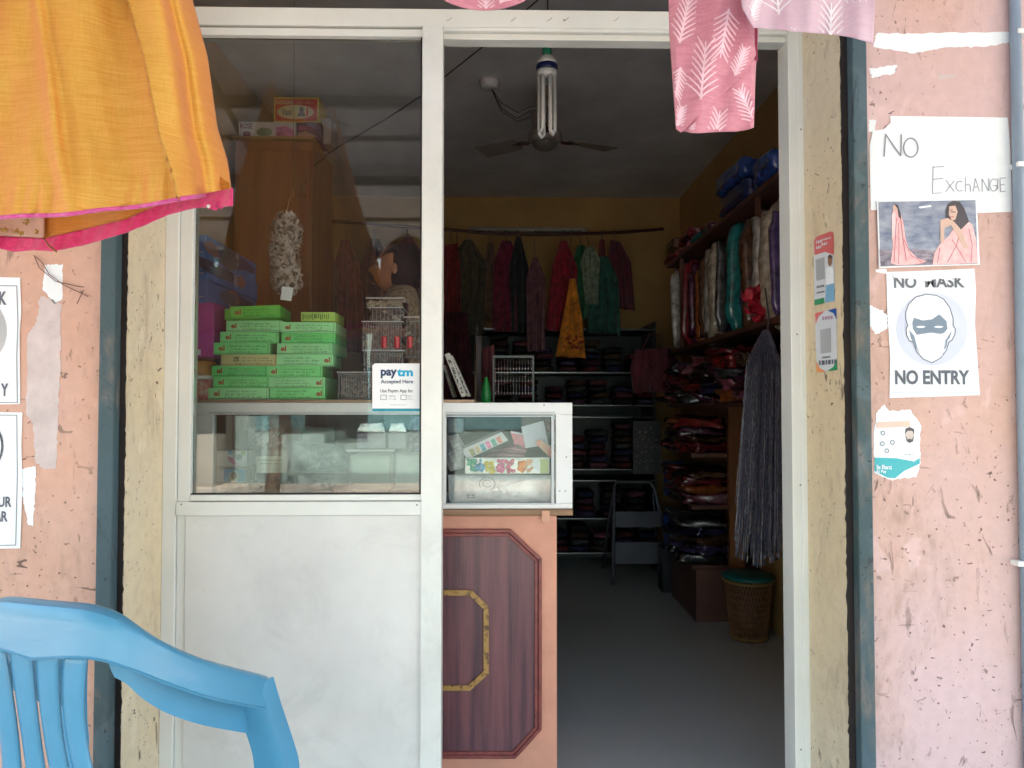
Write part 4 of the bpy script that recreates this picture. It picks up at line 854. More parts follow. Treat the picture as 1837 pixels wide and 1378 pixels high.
# ---- goods inside the showcase
FZ = sz0 + 0.0065; YI = YC + 0.035
def inbox(px0, py0, px1, py1, Y, dep, m, name, label, cat, group=None, bevel=0.002):
    return MB().pbox(px0, py0, px1, py1, Y, dep).build(name, m, None, label, cat, group, bevel=bevel)
W2 = mat('white_card', (0.66, 0.66, 0.67), 0.4, 0.05)
lay = inbox(378, 883, 600, 906, YI + 0.01, 0.25, mat('white_cloth_stack', (0.66, 0.64, 0.60), 0.7, 0.12, 14, bump=0.4, bscale=20), 'folded_cloth', 'folded off white cloth lying along the showcase floor', 'cloth')
b1 = inbox(388, 841, 440, 865, YI + 0.02, 0.08, W2, 'soap_box', 'white box with blue panel and a face, lower of two at showcase left', 'box', 'small boxes in the showcase')
MB().pbox(401, 841.5, 439, 864, YI + 0.0192, 0.0005).build('blue_panel', mat('print_sky', (0.01, 0.36, 0.70), 0.4), b1); MB().pprism(ellp(420, 855, 9, 10.5, 22), YI + 0.0186, 0.0004).build('oval', mat('pale_oval', (0.6, 0.68, 0.55), 0.5), b1); MB().pprism(ellp(420, 853, 5, 7, 18), YI + 0.0181, 0.0004).build('printed_head', HR, b1); MB().pprism(ellp(420, 856, 3, 4.5, 14), YI + 0.0176, 0.0004).build('printed_face', SK, b1)
inbox(384, 866, 446, 883, YI + 0.02, 0.10, mat('pale_flat_pack', (0.55, 0.53, 0.47), 0.4, 0.3, 30), 'flat_pack', 'pale flat pack under the small boxes at showcase left', 'box')
b2 = inbox(388, 809, 443, 836, YI + 0.025, 0.08, W2, 'bangle_box', 'white box with pink swirl and grey hole, upper of two at showcase left', 'box', 'small boxes in the showcase')
inbox(390, 836.5, 441, 840.6, YI + 0.03, 0.07, mat('grey_pack2', (0.24, 0.22, 0.22), 0.5), 'flat_pack', 'thin grey pack between the two small boxes', 'box')
yb = YI + 0.0242
MB().pprism(ellp(428, 820, 6.5, 5.5, 20), yb - 0.0012, 0.0004).build('hole', mat('hole_grey', (0.12, 0.15, 0.16), 0.5), b2); MB().pprism([(408, 818), (418, 822), (424, 830), (434, 834), (420, 835), (411, 828)], yb - 0.0007, 0.0004).build('pink_swirl', mat('print_pink', (0.70, 0.22, 0.42), 0.5, 0.3, 50), b2)
MB().pprism(ellp(413, 812.5, 5, 3.5, 14), yb - 0.0006, 0.0004).build('blue_dot', MATS['print_sky'], b2); MB().pprism(ellp(436, 813, 4.5, 3.5, 14), yb - 0.0006, 0.0004).build('lime_dot', MATS['lime_card'], b2); squig(390, 404, 814, 3, yb - 0.0006, RED, b2, 1)
pk = inbox(448, 808, 516, 866, YI + 0.06, 0.05, glass('thin_polybag', (0.80, 0.82, 0.84), 1.6, 0.1, haze=0.10), 'plastic_box', 'clear plastic box with a cream label in the showcase', 'box', bevel=0.006)
MB().pbox(460, 819, 507, 848, YI + 0.0592, 0.0005).build('label', mat('cream_label', (0.66, 0.68, 0.58), 0.5), pk); MB().pbox(462, 825, 506, 826, YI + 0.0586, 0.0004).build('label_line', INK, pk); squig(464, 500, 833, 3, YI + 0.0586, M_print, pk, 2)
def puffy(name, pts, Y, dep, m, label, cat, group=None, seed=0, crease=0.004):
    """soft packet: outline puffed in the middle and creased"""
    rn = random.Random(seed); c = Vector((sum(p[0] for p in pts) / len(pts), sum(p[1] for p in pts) / len(pts))); mb = MB(); n = 44; rings = 10; ph = [rn.uniform(0, 6) for _ in range(4)]
    cl = list(pts) + [pts[0]]; per = [poly(cl, k / n) for k in range(n)]
    for s in (1, -1):
        i0 = len(mb.v)
        for r in range(rings + 1):
            t = r / rings
            for k in range(n):
                px = c.x + (per[k][0] - c.x) * t; py = c.y + (per[k][1] - c.y) * t
                bul = (1 - t ** 3) * dep / 2 + (crease * math.sin(px * 0.33 + py * 0.21 + ph[0]) * math.sin(py * 0.41 - px * 0.13 + ph[1]) + crease * 0.5 * math.sin(px * 0.9 + ph[2] + py * 0.7)) * (1 - t ** 6)
                mb.v.append(P(px, py, Y + dep / 2 - s * max(0.0002, bul)))
        for r in range(rings):
            for k in range(n):
                a = i0 + r * n; b_ = a + n; mb.f.append((a + k, a + (k + 1) % n, b_ + (k + 1) % n, b_ + k))
    return mb.build(name, m, None, label, cat, group, smooth=True)
M_poly = mat('milky_polythene', (0.62, 0.64, 0.66), 0.18, 0.15, 18, coat=0.8, trans=0.2); M_polyg = mat('grey_polythene', (0.16, 0.18, 0.20), 0.15, 0.35, 14, coat=0.8)
puffy('plastic_packet', [(440, 770), (466, 762), (480, 770), (484, 792), (462, 806), (444, 798)], YI + 0.12, 0.03, M_poly, 'small pale crumpled packet in the middle left of the showcase', 'packet', seed=1)
puffy('plastic_packet', [(470, 766), (512, 764), (514, 806), (470, 808)], YI + 0.15, 0.03, M_polyg, 'greyish clear packet beside the small pale one', 'packet', seed=2)
puffy('plastic_packet', [(520, 790), (610, 800), (628, 835), (600, 850), (530, 846)], YI + 0.10, 0.05, mat('blue_grey_polythene', (0.12, 0.19, 0.23), 0.15, 0.35, 14, coat=0.8), 'large blue grey plastic packet at the centre of the showcase', 'packet', seed=3, crease=0.007)
puffy('plastic_packet', [(528, 850), (622, 846), (628, 868), (600, 880), (530, 880)], YI + 0.04, 0.05, M_poly, 'milky plastic packet lying above the folded cloth', 'packet', seed=4)
inbox(540, 766, 600, 812, YI + 0.24, 0.03, mat('sea_green_card', (0.10, 0.22, 0.20), 0.5, 0.2, 9), 'card_box', 'dull sea green box at the back of the showcase', 'box'); inbox(470, 752, 530, 764, YI + 0.30, 0.03, mat('slate_card', (0.16, 0.20, 0.20), 0.5), 'card_box', 'slate green box high at the back of the showcase', 'box')
inbox(596, 870, 628, 884, YI + 0.03, 0.1, mat('charcoal_box', (0.05, 0.05, 0.08), 0.4), 'card_box', 'small charcoal box on the showcase floor by the big jar', 'box')
# big clear container with white goods and foil clamshells above
jar = thing('plastic_container', 'large square clear container of white goods at the right of the window', 'container', P(690, 884, YI + 0.06))
MB().pbox(626, 816, 700, 882, YI + 0.03, 0.12).build('white_goods', mat('pearl_white', (0.50, 0.51, 0.50), 0.3, 0.1, 5, coat=0.3), jar, bevel=0.012)
MB().pbox(622, 810, 706, 885, YI + 0.02, 0.14).build('wall', M_clear, jar, bevel=0.008)
MB().pbox(620, 806, 708, 811, YI + 0.016, 0.148).build('lid', mat('frosted_lid', (0.55, 0.56, 0.62), 0.25, coat=0.4), jar, bevel=0.003)
ck = inbox(706, 812, 756, 880, YI + 0.05, 0.12, mat('frosted_goods', (0.50, 0.53, 0.56), 0.3, 0.12, 6, coat=0.5), 'plastic_container', 'frosted container right of the large square one', 'container', bevel=0.01)
M_foil = mat('crumpled_foil', (0.66, 0.68, 0.72), 0.22, 0.2, 9, metal=0.7, bump=0.5, bscale=35)
for k, (a, b_) in enumerate(((638, 692), (694, 730))):
    MB().pprism([(a, 776), (a + 8, 758), (b_ - 6, 757), (b_, 777)], YI + 0.05, 0.06).build('foil_box', M_foil, None, '%s silver foil lidded box above the containers' % ('wider', 'narrower')[k], 'box', 'foil boxes in the showcase', bevel=0.004)
    inbox(a + 2, 777.5, b_ - 1, 805, YI + 0.055, 0.08, mat('lilac_box', (0.34, 0.34, 0.44), 0.4, 0.15, 12), 'card_box', 'lilac grey box under the %s foil box' % ('wider', 'narrower')[k], 'box')
inbox(734, 748, 757, 812, YI + 0.10, 0.06, mat('violet_net', (0.22, 0.17, 0.34), 0.5, 0.5, 60), 'net_bag', 'violet netted bag by the centre post in the showcase', 'bag')
# right hand section behind the doorway
wp = puffy('white_pack', [(804, 852), (860, 850), (992, 853), (994, 903), (806, 904)], YI + 0.02, 0.07, mat('crinkled_white_pack', (0.84, 0.85, 0.88), 0.2, 0.10, 22, coat=0.8, bump=0.5, bscale=28), 'long crinkled white pack with a round stamp on the showcase floor', 'packet', seed=7, crease=0.003)
yw = YI + 0.012
outline(ellp(874, 868, 14, 12, 30, 150, 430), yw, 1.2, INK2, wp, 'round_stamp', False); outline(ellp(874, 868, 8, 6, 16, 30, 330), yw, 1.0, INK2, wp, 'round_stamp', False); squig(836, 854, 893, 9, yw, INK2, wp, 5, 'chinese_mark')
mc = inbox(834, 821, 986, 850, YI + 0.02, 0.06, mat('clear_film_card', (0.80, 0.79, 0.76), 0.2, 0.2, 30, coat=0.8), 'hair_clip_pack', 'clear pack of blue, yellow, pink and orange flower clips', 'packet')
rn = random.Random(5)
for nm, col, xx in (('green_clips', (0.08, 0.42, 0.28), 846), ('blue_clips', (0.10, 0.38, 0.62), 861), ('yellow_clips', (0.70, 0.58, 0.08), 879), ('pink_clips', (0.75, 0.14, 0.32), 899), ('coral_clips', (0.72, 0.16, 0.26), 915), ('orange_clips', (0.82, 0.26, 0.04), 934), ('peach_clips', (0.78, 0.42, 0.22), 948)):
    mb = MB()
    for k in range(12):
        c = P(xx + rn.uniform(-7, 7), 836 + rn.uniform(-10, 10), YI + 0.017)
        mb.ell(c, (rn.uniform(.004, .009), .0035, rn.uniform(.004, .009)), 8, 5); mb.rot(rn.uniform(0, 180), 'Y', c, len(mb.v) - 34)
    mb.build(nm, mat('clip_' + nm, col, 0.3, 0.25, 60), mc)
MB().pprism(ellp(962, 835, 5.5, 11, 20), YI + 0.017, 0.002).build('oval_label', PAPER, mc); MB().pbox(969, 824, 984, 849, YI + 0.0185, 0.001).build('lime_end', mat('lime_end', (0.50, 0.58, 0.18), 0.4), mc)
cardp = MB().pprism([(828, 807), (900, 775), (912, 790), (838, 824)], YI + 0.05, 0.004).build('sample_card', W2, None, 'tilted white card striped with coloured samples in the showcase', 'card')
for k, (nm, col) in enumerate((('olive', (0.35, 0.3, 0.1)), ('cream', (0.7, 0.5, 0.25)), ('blue', (0.02, 0.28, 0.42)), ('pink', (0.75, 0.2, 0.42)), ('green', (0.04, 0.35, 0.28)), ('coral', (0.7, 0.22, 0.18)))):
    t = 0.12 + k * 0.135; x = 828 + 72 * t + 4; y = 807 - 32 * t + 4; MB().pprism([(x, y), (x + 7, y - 3.2), (x + 13, y + 8), (x + 6, y + 11)], YI + 0.0492, 0.0006).build('colour_sample', mat('sample_' + nm, col, 0.4, 0.2, 80), cardp)
MB().pprism([(822, 805), (904, 768), (906, 770), (823, 808)], YI + 0.047, 0.002).build('card_edge', mat('edge_grey', (0.2, 0.2, 0.22), 0.4), cardp)
for k in range(7):
    y = 818 - k * 3.2; x0 = 858 + k * 6; puffy('flat_sachet', [(x0, y + 3), (x0 + 40, y - 1 - k), (x0 + 82 - k * 5, y + 2), (x0 + 84 - k * 5, y + 5), (x0 + 40, y + 3 - k * 0.6), (x0, y + 6)], YI + 0.04 + 0.008 * k, 0.03,
          mat('mauve_sachet_%d' % (k % 3), ((0.30, 0.15, 0.18), (0.44, 0.22, 0.26), (0.20, 0.10, 0.12))[k % 3], 0.3, 0.3, 30, coat=0.5), '%s mauve sachet in the fanned heap above the clip pack' % ('lowest', 'second', 'third', 'fourth', 'fifth', 'sixth', 'topmost')[k], 'sachet', 'fanned mauve sachets', seed=k, crease=0.001)
rs = MB().pprism([(916, 776), (938, 779), (942, 804), (924, 800)], YI + 0.09, 0.004).build('red_sachet', mat('crimson_sachet', (0.60, 0.03, 0.10), 0.3, 0.3, 40, coat=0.4), None, 'crimson sachet with white top edge beside the blank white card', 'sachet'); MB().pprism([(916, 773), (940, 778), (940, 781), (916, 776)], YI + 0.0885, 0.004).build('white_edge', PAPER, rs)
MB().pprism([(935, 766), (975, 755), (984, 798), (943, 804)], YI + 0.07, 0.004).build('blank_card', mat('pale_blue_white_card', (0.62, 0.65, 0.73), 0.5, 0.03), None, 'blank pale white card leaning in the showcase', 'card'); 
rp = MB().pprism([(960, 795), (968, 788), (996, 808), (988, 822)], YI + 0.04, 0.006).build('striped_packet', mat('red_green_stripe', (0.62, 0.10, 0.08), 0.3, 0.5, 40, col2=(0.62, 0.42, 0.22), stretch=(3, 1, 0.4)), None, 'red and cream striped packet on top of the heap', 'packet')
MB().pprism([(978, 800), (996, 797), (996, 812), (984, 806)], YI + 0.06, 0.004).build('green_packet', mat('soft_green_pack', (0.22, 0.38, 0.15), 0.4), None, 'small soft green packet behind the striped one', 'packet')
puffy('polythene_bag', [(802, 782), (822, 778), (834, 800), (832, 840), (808, 846), (800, 830)], YI + 0.03, 0.06, M_poly, 'milky crumpled polythene bag at the left of the doorway section', 'bag', seed=9, crease=0.006)
inbox(802, 748, 832, 778, YI + 0.10, 0.1, mat('smoke_blue_box', (0.16, 0.22, 0.28), 0.25, 0.3, 30, coat=0.6), 'plastic_box', 'smoky blue plastic box behind the polythene bag', 'box', bevel=0.006)
inbox(980, 752, 996, 775, YI + 0.16, 0.06, mat('rose_net', (0.30, 0.10, 0.12), 0.5, 0.4, 80), 'card_box', 'small dark rose box in the upper right of the showcase', 'box')
# ---- white framed card displays leaning on the board
def lean(px_top, py_top, px_bot, py_bot, wd, label, k):
    a = P(px_bot, py_bot, YC + 0.05 + 0.05 * k); b_ = P(px_top, py_top, YC + 0.05 + 0.05 * k); t = thing('leaning_frame', label, 'frame', a, 'white frames leaning on the board'); L_ = (b_ - a); n = Vector((L_.z, 0, -L_.x)).normalized()
    e = L_.normalized(); o = Vector((0, 0.12, 0))
    def bar(p, q, h, dd, nm, m):
        mb = MB(); c = [p, q, q + n * h, p + n * h]; mb.v = [Vector(v) + Vector((0, dd[0], 0)) for v in c] + [Vector(v) + Vector((0, dd[1], 0)) for v in c]
        mb.f = [(0, 1, 2, 3), (7, 6, 5, 4), (0, 4, 5, 1), (1, 5, 6, 2), (2, 6, 7, 3), (3, 7, 4, 0)]; return mb.build(nm, m, t, bevel=0.0015)
    bar(a, b_, wd, (0, 0.12), 'board', mat('dusty_white_edge', (0.42, 0.41, 0.38), 0.5, 0.15, 20)); bar(a + e * 0.01 + n * wd * 0.25, b_ - e * 0.02 + n * wd * 0.25, wd * 0.5, (-0.001, 0.0), 'printed_edge', mat('black_print_edge', (0.05, 0.05, 0.05), 0.5, 0.6, 120, col2=(0.4, 0.4, 0.38), thr=(0.45, 0.5)))
lean(797, 636, 828, 713, 0.016, 'front white framed card rack leaning beside the centre post', 0); lean(806, 640, 838, 712, 0.010, 'second thin frame leaning behind the front one', 1); lean(794, 656, 812, 713, 0.008, 'shortest frame leaning beside the centre post', 2)
# ---- the shopkeeper
def skin_radii(me, rr):
    b = bmesh.new(); b.from_mesh(me); L = b.verts.layers.skin.verify(); b.verts.ensure_lookup_table()
    for k, v in enumerate(b.verts): v[L].radius = rr[k]; v[L].use_root = (k == 0)
    b.to_mesh(me); b.free()
def person():
    Yp = 1.32; hc = P(708, 484, Yp); p = thing('person', 'shopkeeper in a beige patterned shirt behind the counter, dark hair tied back', 'person', (hc.x + 0.03, Yp, 0))
    # body laid out as joints, skinned and smoothed
    x, y = hc.x + 0.03, Yp
    J = [(x, y, 0.92), (x, y, 1.06), (x, y, 1.22), (x, y, 1.40), (x + 0.004, y, hc.z - 0.135), (x + 0.004, y, hc.z - 0.06),   # 0-5 spine
         (x, y - 0.17, hc.z - 0.20), (x - 0.03, y - 0.25, 1.20), (x - 0.20, y - 0.28, 1.16),       # near arm
         (x, y + 0.17, hc.z - 0.20), (x - 0.05, y + 0.22, 1.20), (x - 0.22, y + 0.16, 1.12),
         (x, y - 0.10, 0.86), (x, y - 0.11, 0.46), (x, y - 0.11, 0.09), (x - 0.14, y - 0.12, 0.04),
         (x, y + 0.10, 0.86), (x, y + 0.11, 0.46), (x, y + 0.11, 0.09), (x - 0.14, y + 0.12, 0.04)]
    Rr = [.15, .14, .14, .145, .105, .05, .066, .048, .032, .066, .048, .032, .095, .065, .045, .035, .095, .065, .045, .035]
    E_ = [(0, 1), (1, 2), (2, 3), (3, 4), (4, 5), (4, 6), (6, 7), (7, 8), (4, 9), (9, 10), (10, 11), (0, 12), (12, 13), (13, 14), (14, 15), (0, 16), (16, 17), (17, 18), (18, 19)]
    me = bpy.data.meshes.new('body'); me.from_pydata(J, E_, []); skin_radii(me, [(q * (0.72 if k < 5 else 1), q) for k, q in enumerate(Rr)])
    o = link('body', me, mat('printed_beige_shirt', (0.46, 0.36, 0.25), 0.8, 0.3, 55, col2=(0.24, 0.17, 0.12), thr=(0.40, 0.52), bump=0.2, bscale=40), p, Vector((0, 0, 0)), None, None, None, None)
    k = o.modifiers.new('skin', 'SKIN'); k.use_smooth_shade = True; s_ = o.modifiers.new('smooth', 'SUBSURF'); s_.levels = 2; s_.render_levels = 2
    # head in profile, looking to the left of the picture
    M_sk = mat('warm_skin', (0.40, 0.17, 0.085), 0.6, 0.14, 22, bump=0.15)
    mb = MB(); nu, nv = 40, 30; a0, b0 = 0.098, 0.078; HS = len(bpy.data.objects)
    def hp(u, v):
        th = 2 * math.pi * u; ph = math.pi * v; s = math.sin(ph)
        dx, dy, dz = -math.cos(th) * s, math.sin(th) * s, math.cos(ph)
        r = Vector((dx * a0, dy * b0, dz * 0.118))
        if dz < 0: r.x *= 1 - 0.20 * abs(dz) if dx > 0 else 1 + 0.02; r.y *= 1 - 0.38 * abs(dz)
        f = max(0, -dx) ** 6 * math.exp(-(dy / 0.28) ** 2)
        z = r.z
        r.x -= f * (0.024 * math.exp(-((z + 0.022) / 0.016) ** 2) + 0.013 * math.exp(-((z + 0.002) / 0.024) ** 2) + 0.010 * math.exp(-((z + 0.054) / 0.007) ** 2) + 0.009 * math.exp(-((z + 0.068) / 0.008) ** 2) + 0.012 * math.exp(-((z + 0.095) / 0.016) ** 2) + 0.005 * math.exp(-((z - 0.028) / 0.014) ** 2))
        r.x += f * 0.007 * math.exp(-((z - 0.010) / 0.007) ** 2)
        return hc + r
    mb.grid(hp, nu, nv); mb.rot(8, 'Y', hc); mb.build('head', M_sk, p, smooth=True)
    mb = MB(); mb.grid(lambda u, v: hc + Vector((0.040, 0, 0.016)) + Vector((-math.cos(6.283 * u) * math.sin(math.pi * v) * 0.090, math.sin(6.283 * u) * math.sin(math.pi * v) * 0.086, math.cos(math.pi * v) * 0.122)), 28, 20)
    mb.ell(hc + Vector((0.108, 0, -0.035)), (0.042, 0.045, 0.045), 16, 10)
    mb.rot(8, 'Y', hc); mb.build('hair', mat('black_hair', (0.012, 0.009, 0.010), 0.75, 0.3, 60, stretch=(1, 1, 6), spec=0.2, bump=0.4), p, smooth=True)
    mb = MB(); rn = random.Random(6)      # combed strands over the skull into the bun
    for k in range(150):
        a0_ = rn.uniform(-1.45, 1.45); pts = []
        for j in range(9):
            t = j / 8; th = 0.35 + t * 1.55; y_ = 0.088 * math.sin(a0_) * math.sin(min(1.57, 0.7 + t)) * (1 - 0.55 * t ** 3)
            rz = 0.125 * math.cos(a0_ * 0.62) ; pts.append(hc + Vector((0.036 - 0.100 * math.cos(th), y_, 0.016 + rz * math.sin(th) * (1 - 0.3 * t ** 2) - 0.02 * t)) + Vector((rn.uniform(-.001, .001),) * 3))
        mb.tube(pts, [0.0012, 0.002, 0.002, 0.002, 0.002, 0.002, 0.002, 0.0015, 0.001], 4)
    mb.rot(8, 'Y', hc); mb.build('hair_strands', mat('hair_strand', (0.030, 0.018, 0.014), 0.45, 0.3, 60), p)
    for s in (-1, 1):
        c = hc + Vector((-0.080, s * 0.034, 0.006)); MB().ell(c, (0.011, 0.012, 0.008), 10, 7).build('eye', mat('eye_white', (0.5, 0.45, 0.42), 0.3), p, smooth=True)
        MB().ell(c + Vector((-0.009, s * 0.004, 0)), (0.003, 0.006, 0.006), 8, 6).build('pupil', HR, p, smooth=True)
        MB().tube([c + Vector((-0.012, -s * 0.010, 0.018)), c + Vector((-0.010, s * 0.006, 0.021)), c + Vector((0.006, s * 0.022, 0.016))], 0.003, 5).build('eyebrow', HR, p)
        MB().ell(hc + Vector((0.010, s * 0.082, -0.008)), (0.014, 0.008, 0.026), 10, 8).build('ear', M_sk, p, smooth=True)
    MB().tube([hc + Vector((-0.098, -0.016, -0.066)), hc + Vector((-0.106, 0, -0.065)), hc + Vector((-0.098, 0.016, -0.066))], 0.0035, 6).build('mouth', mat('lips', (0.25, 0.06, 0.05), 0.4), p, smooth=True)
    bpy.context.view_layer.update()
    for o_ in p.children:
        if o_.name.split('.')[0] in ('head', 'hair', 'hair_strands', 'eye', 'pupil', 'eyebrow', 'ear', 'mouth'):
            for v in o_.data.vertices: v.co = hc + (v.co - hc) * 0.84
    for s, w_ in ((-1, J[8]), (1, J[11])):       # hands resting towards the board
        w_ = Vector(w_); verts = [tuple(w_), tuple(w_ + Vector((-0.05, 0, -0.01)))]; ed = [(0, 1)]; rad = [.024, .030]
        base = w_ + Vector((-0.075, 0, -0.012))
        for f in range(4):
            q = base + Vector((0, (f - 1.5) * 0.020, 0)); L_ = (0.06, 0.072, 0.068, 0.052)[f]; i = len(verts)
            verts += [tuple(q), tuple(q + Vector((-L_ * 0.5, 0, -0.006))), tuple(q + Vector((-L_ * 0.95, 0, -0.026)))]; ed += [(1, i), (i, i + 1), (i + 1, i + 2)]; rad += [.010, .009, .007]
        i = len(verts); verts += [tuple(w_ + Vector((-0.035, s * 0.034, -0.006))), tuple(w_ + Vector((-0.065, s * 0.052, -0.014))), tuple(w_ + Vector((-0.09, s * 0.054, -0.020)))]; ed += [(1, i), (i, i + 1), (i + 1, i + 2)]; rad += [.012, .010, .008]
        me = bpy.data.meshes.new('hand'); me.from_pydata(verts, ed, []); skin_radii(me, [(q, q) for q in rad])
        o = link('hand', me, M_sk, p, Vector((0, 0, 0)), None, None, None, None); k = o.modifiers.new('skin', 'SKIN'); k.use_smooth_shade = True; o.modifiers.new('smooth', 'SUBSURF').render_levels = 2
person()
# ---- ceiling things
def cfl():
    Y = 0.95; top = P(981, 72, Y); zz = lambda py: P(980, py, Y).z; x = top.x
    g = thing('hanging_lamp', 'unlit white tubular energy saving bulb with green and navy bands hanging on a black wire', 'lamp', (x, Y, zz(245)))
    c = (x, Y, 0)
    MB().tube([(x, Y, zz(72)), (x + 0.004, Y, ZC - 0.2), (x + 0.002, Y, ZC)], 0.003, 6).build('wire', mat('black_wire', (0.015, 0.015, 0.015), 0.5), g)
    MB().lathe([(0.006, zz(70)), (0.010, zz(72)), (0.014, zz(79)), (0.012, zz(80)), (0.015, zz(84)), (0.013, zz(86))], c, 20).build('holder', mat('bakelite_white', (0.55, 0.50, 0.45), 0.4), g, smooth=True)
    MB().lathe([(0.012, zz(85.5)), (0.0165, zz(87)), (0.0175, zz(99)), (0.014, zz(101))], c, 20).build('cap', mat('green_cap', (0.01, 0.20, 0.11), 0.35), g, smooth=True)
    MB().lathe([(0.014, zz(100)), (0.024, zz(103)), (0.034, zz(110)), (0.038, zz(117))], c, 28).build('housing', mat('porcelain_white', (0.66, 0.65, 0.65), 0.3), g, smooth=True)
    MB().lathe([(0.038, zz(117)), (0.0395, zz(118)), (0.0395, zz(127)), (0.038, zz(128))], c, 28).build('navy_band', mat('navy_band', (0.01, 0.015, 0.09), 0.3), g, smooth=True)
    MB().lathe([(0.038, zz(128)), (0.0385, zz(134)), (0.034, zz(137)), (0.034, zz(139)), (0.030, zz(141))], c, 28).build('collar', MATS['porcelain_white'], g, smooth=True)
    M_t = mat('frosted_tube', (0.80, 0.78, 0.76), 0.25, 0.03, coat=0.4)
    for k in range(4):
        a = R(20 + 45 * 0 + 90 * k); a2 = a + R(38); r = 0.0305; zb_ = zz(238 + (k % 2) * 4)
        p = [(x + r * math.cos(a), Y + r * math.sin(a), zz(139)), (x + r * math.cos(a), Y + r * math.sin(a), zb_ + 0.008)]
        m_ = (a + a2) / 2; p += [(x + r * math.cos(m_) * 0.98, Y + r * math.sin(m_) * 0.98, zb_)]; p += [(x + r * math.cos(a2), Y + r * math.sin(a2), zb_ + 0.008), (x + r * math.cos(a2), Y + r * math.sin(a2), zz(139))]
        MB().tube(p, 0.0074, 10).build('glass_tube', M_t, g, smooth=True)
cfl()
def fan():
    Y = 2.05; c = P(978, 252, Y); g = thing('ceiling_fan', 'dark brown three bladed ceiling fan behind the hanging lamp', 'fan', c); M_f = mat('dark_brown_enamel', (0.26, 0.22, 0.20), 0.35, 0.1, coat=0.3)
    MB().lathe([(0.0, -0.045), (0.04, -0.045), (0.062, -0.03), (0.068, -0.012)], c, 28).build('bottom_cover', mat('fan_cream', (0.16, 0.14, 0.12), 0.4), g, smooth=True)
    MB().lathe([(0.068, -0.012), (0.085, 0.0), (0.088, 0.02), (0.075, 0.05), (0.03, 0.06)], c, 28).build('motor', M_f, g, smooth=True)
    MB().tube([c + Vector((0, 0, 0.05)), (c.x, c.y, ZC)], 0.012, 8).build('rod', M_f, g)
    MB().lathe([(0.05, -0.06), (0.045, -0.02), (0.02, 0)], (c.x, c.y, ZC), 16).build('canopy', M_f, g, smooth=True)
    for k in range(3):
        mb = MB(); mb.grid(lambda u, v: (c.x + 0.16 + 0.24 * u, c.y + (v - 0.5) * (0.10 + 0.03 * u), c.z + 0.012 + (v - 0.5) * 0.02), 8, 4); mb.rot(25 + 120 * k, 'Z', c); mb.build('blade', M_f, g, solid=0.003)
        mb = MB(); a = c + Vector((0.13, 0, 0.008)); mb.lathe([(0.02, 0), (0.028, 0.002), (0.03, 0.006), (0.024, 0.009), (0.014, 0.008)], a - Vector((0, 0, 0.004)), 20, 1.5, 1); mb.box(c.x + 0.08, c.x + 0.2, c.y - 0.012, c.y + 0.012, c.z + 0.010, c.z + 0.014); mb.rot(25 + 120 * k, 'Z', c); mb.build('blade_bracket', mat('fan_chrome', (0.35, 0.3, 0.26), 0.25, metal=0.8), g, smooth=False)
fan()
Yr = 1.98; rc = P(878, 138, Yr); rc.z = ZC
rose = MB().lathe([(0.052, 0.0), (0.052, -0.012), (0.044, -0.020), (0.042, -0.034), (0.03, -0.040), (0.0, -0.040)][::-1], rc, 24).build('ceiling_rose', MATS['porcelain_white'], None, 'round white ceiling rose with thin dark wires beside the lamp', 'ceiling fitting', smooth=True)
for dz, q in ((0.0, 0.02), (-0.03, -0.02), (0.02, 0.0)):
    MB().tube([(rc.x + 0.01, Yr, ZC - 0.04), (rc.x + 0.06, Yr + q, ZC - 0.13 + dz), (rc.x + 0.14, Yr + q, ZC - 0.18 + dz), (rc.x + 0.20, Yr, ZC - 0.15 + dz), (rc.x + 0.26, Yr, ZC - 0.11)], 0.0022, 5).build('wire', MATS['black_wire'], rose)
MB().tube([P(990, -60, 0.75), P(965, 0, 0.8), P(886, 68, 0.95), P(795, 140, 1.1), P(755, 173, 1.2), P(690, 215, 1.35), P(600, 268, 1.55), P(560, 300, 1.75)], 0.0028, 6).build('hanging_cable', MATS['black_wire'], None, 'thin black cable strung diagonally under the ceiling', 'cable')
# ---- back wall: rod, tube light, garments
YR = 3.72
rod = MB().tube([P(520, 392, YR), P(650, 401, YR), P(795, 412, YR), P(900, 420, YR), P(985, 421, YR), P(1100, 418, YR), P(1190, 411, YR + 0.02)], 0.012, 8).build('curtain_rod', mat('dark_red_rod', (0.09, 0.03, 0.025), 0.4), None, 'dark sagging rod across the back wall carrying clothes', 'rod', smooth=True)
tl = thing('tube_light', 'unlit white tube light batten on the back wall behind the rod', 'light', P(945, 411, YB - 0.03)); a, b_ = P(842, 411, YB - 0.05), P(1054, 411, YB - 0.05)
MB().box(a.x, b_.x, YB - 0.04, YB - 0.002, a.z - 0.015, a.z + 0.018).build('batten', mat('dusty_batten', (0.40, 0.36, 0.30), 0.6), tl, bevel=0.003); MB().tube([(a.x + 0.03, YB - 0.06, a.z - 0.004), (b_.x - 0.03, YB - 0.06, a.z - 0.004)], 0.013, 10).build('tube', mat('opal_tube', (0.62, 0.64, 0.60), 0.3), tl, smooth=True)
GG = 'garments hanging from the rod at the back'
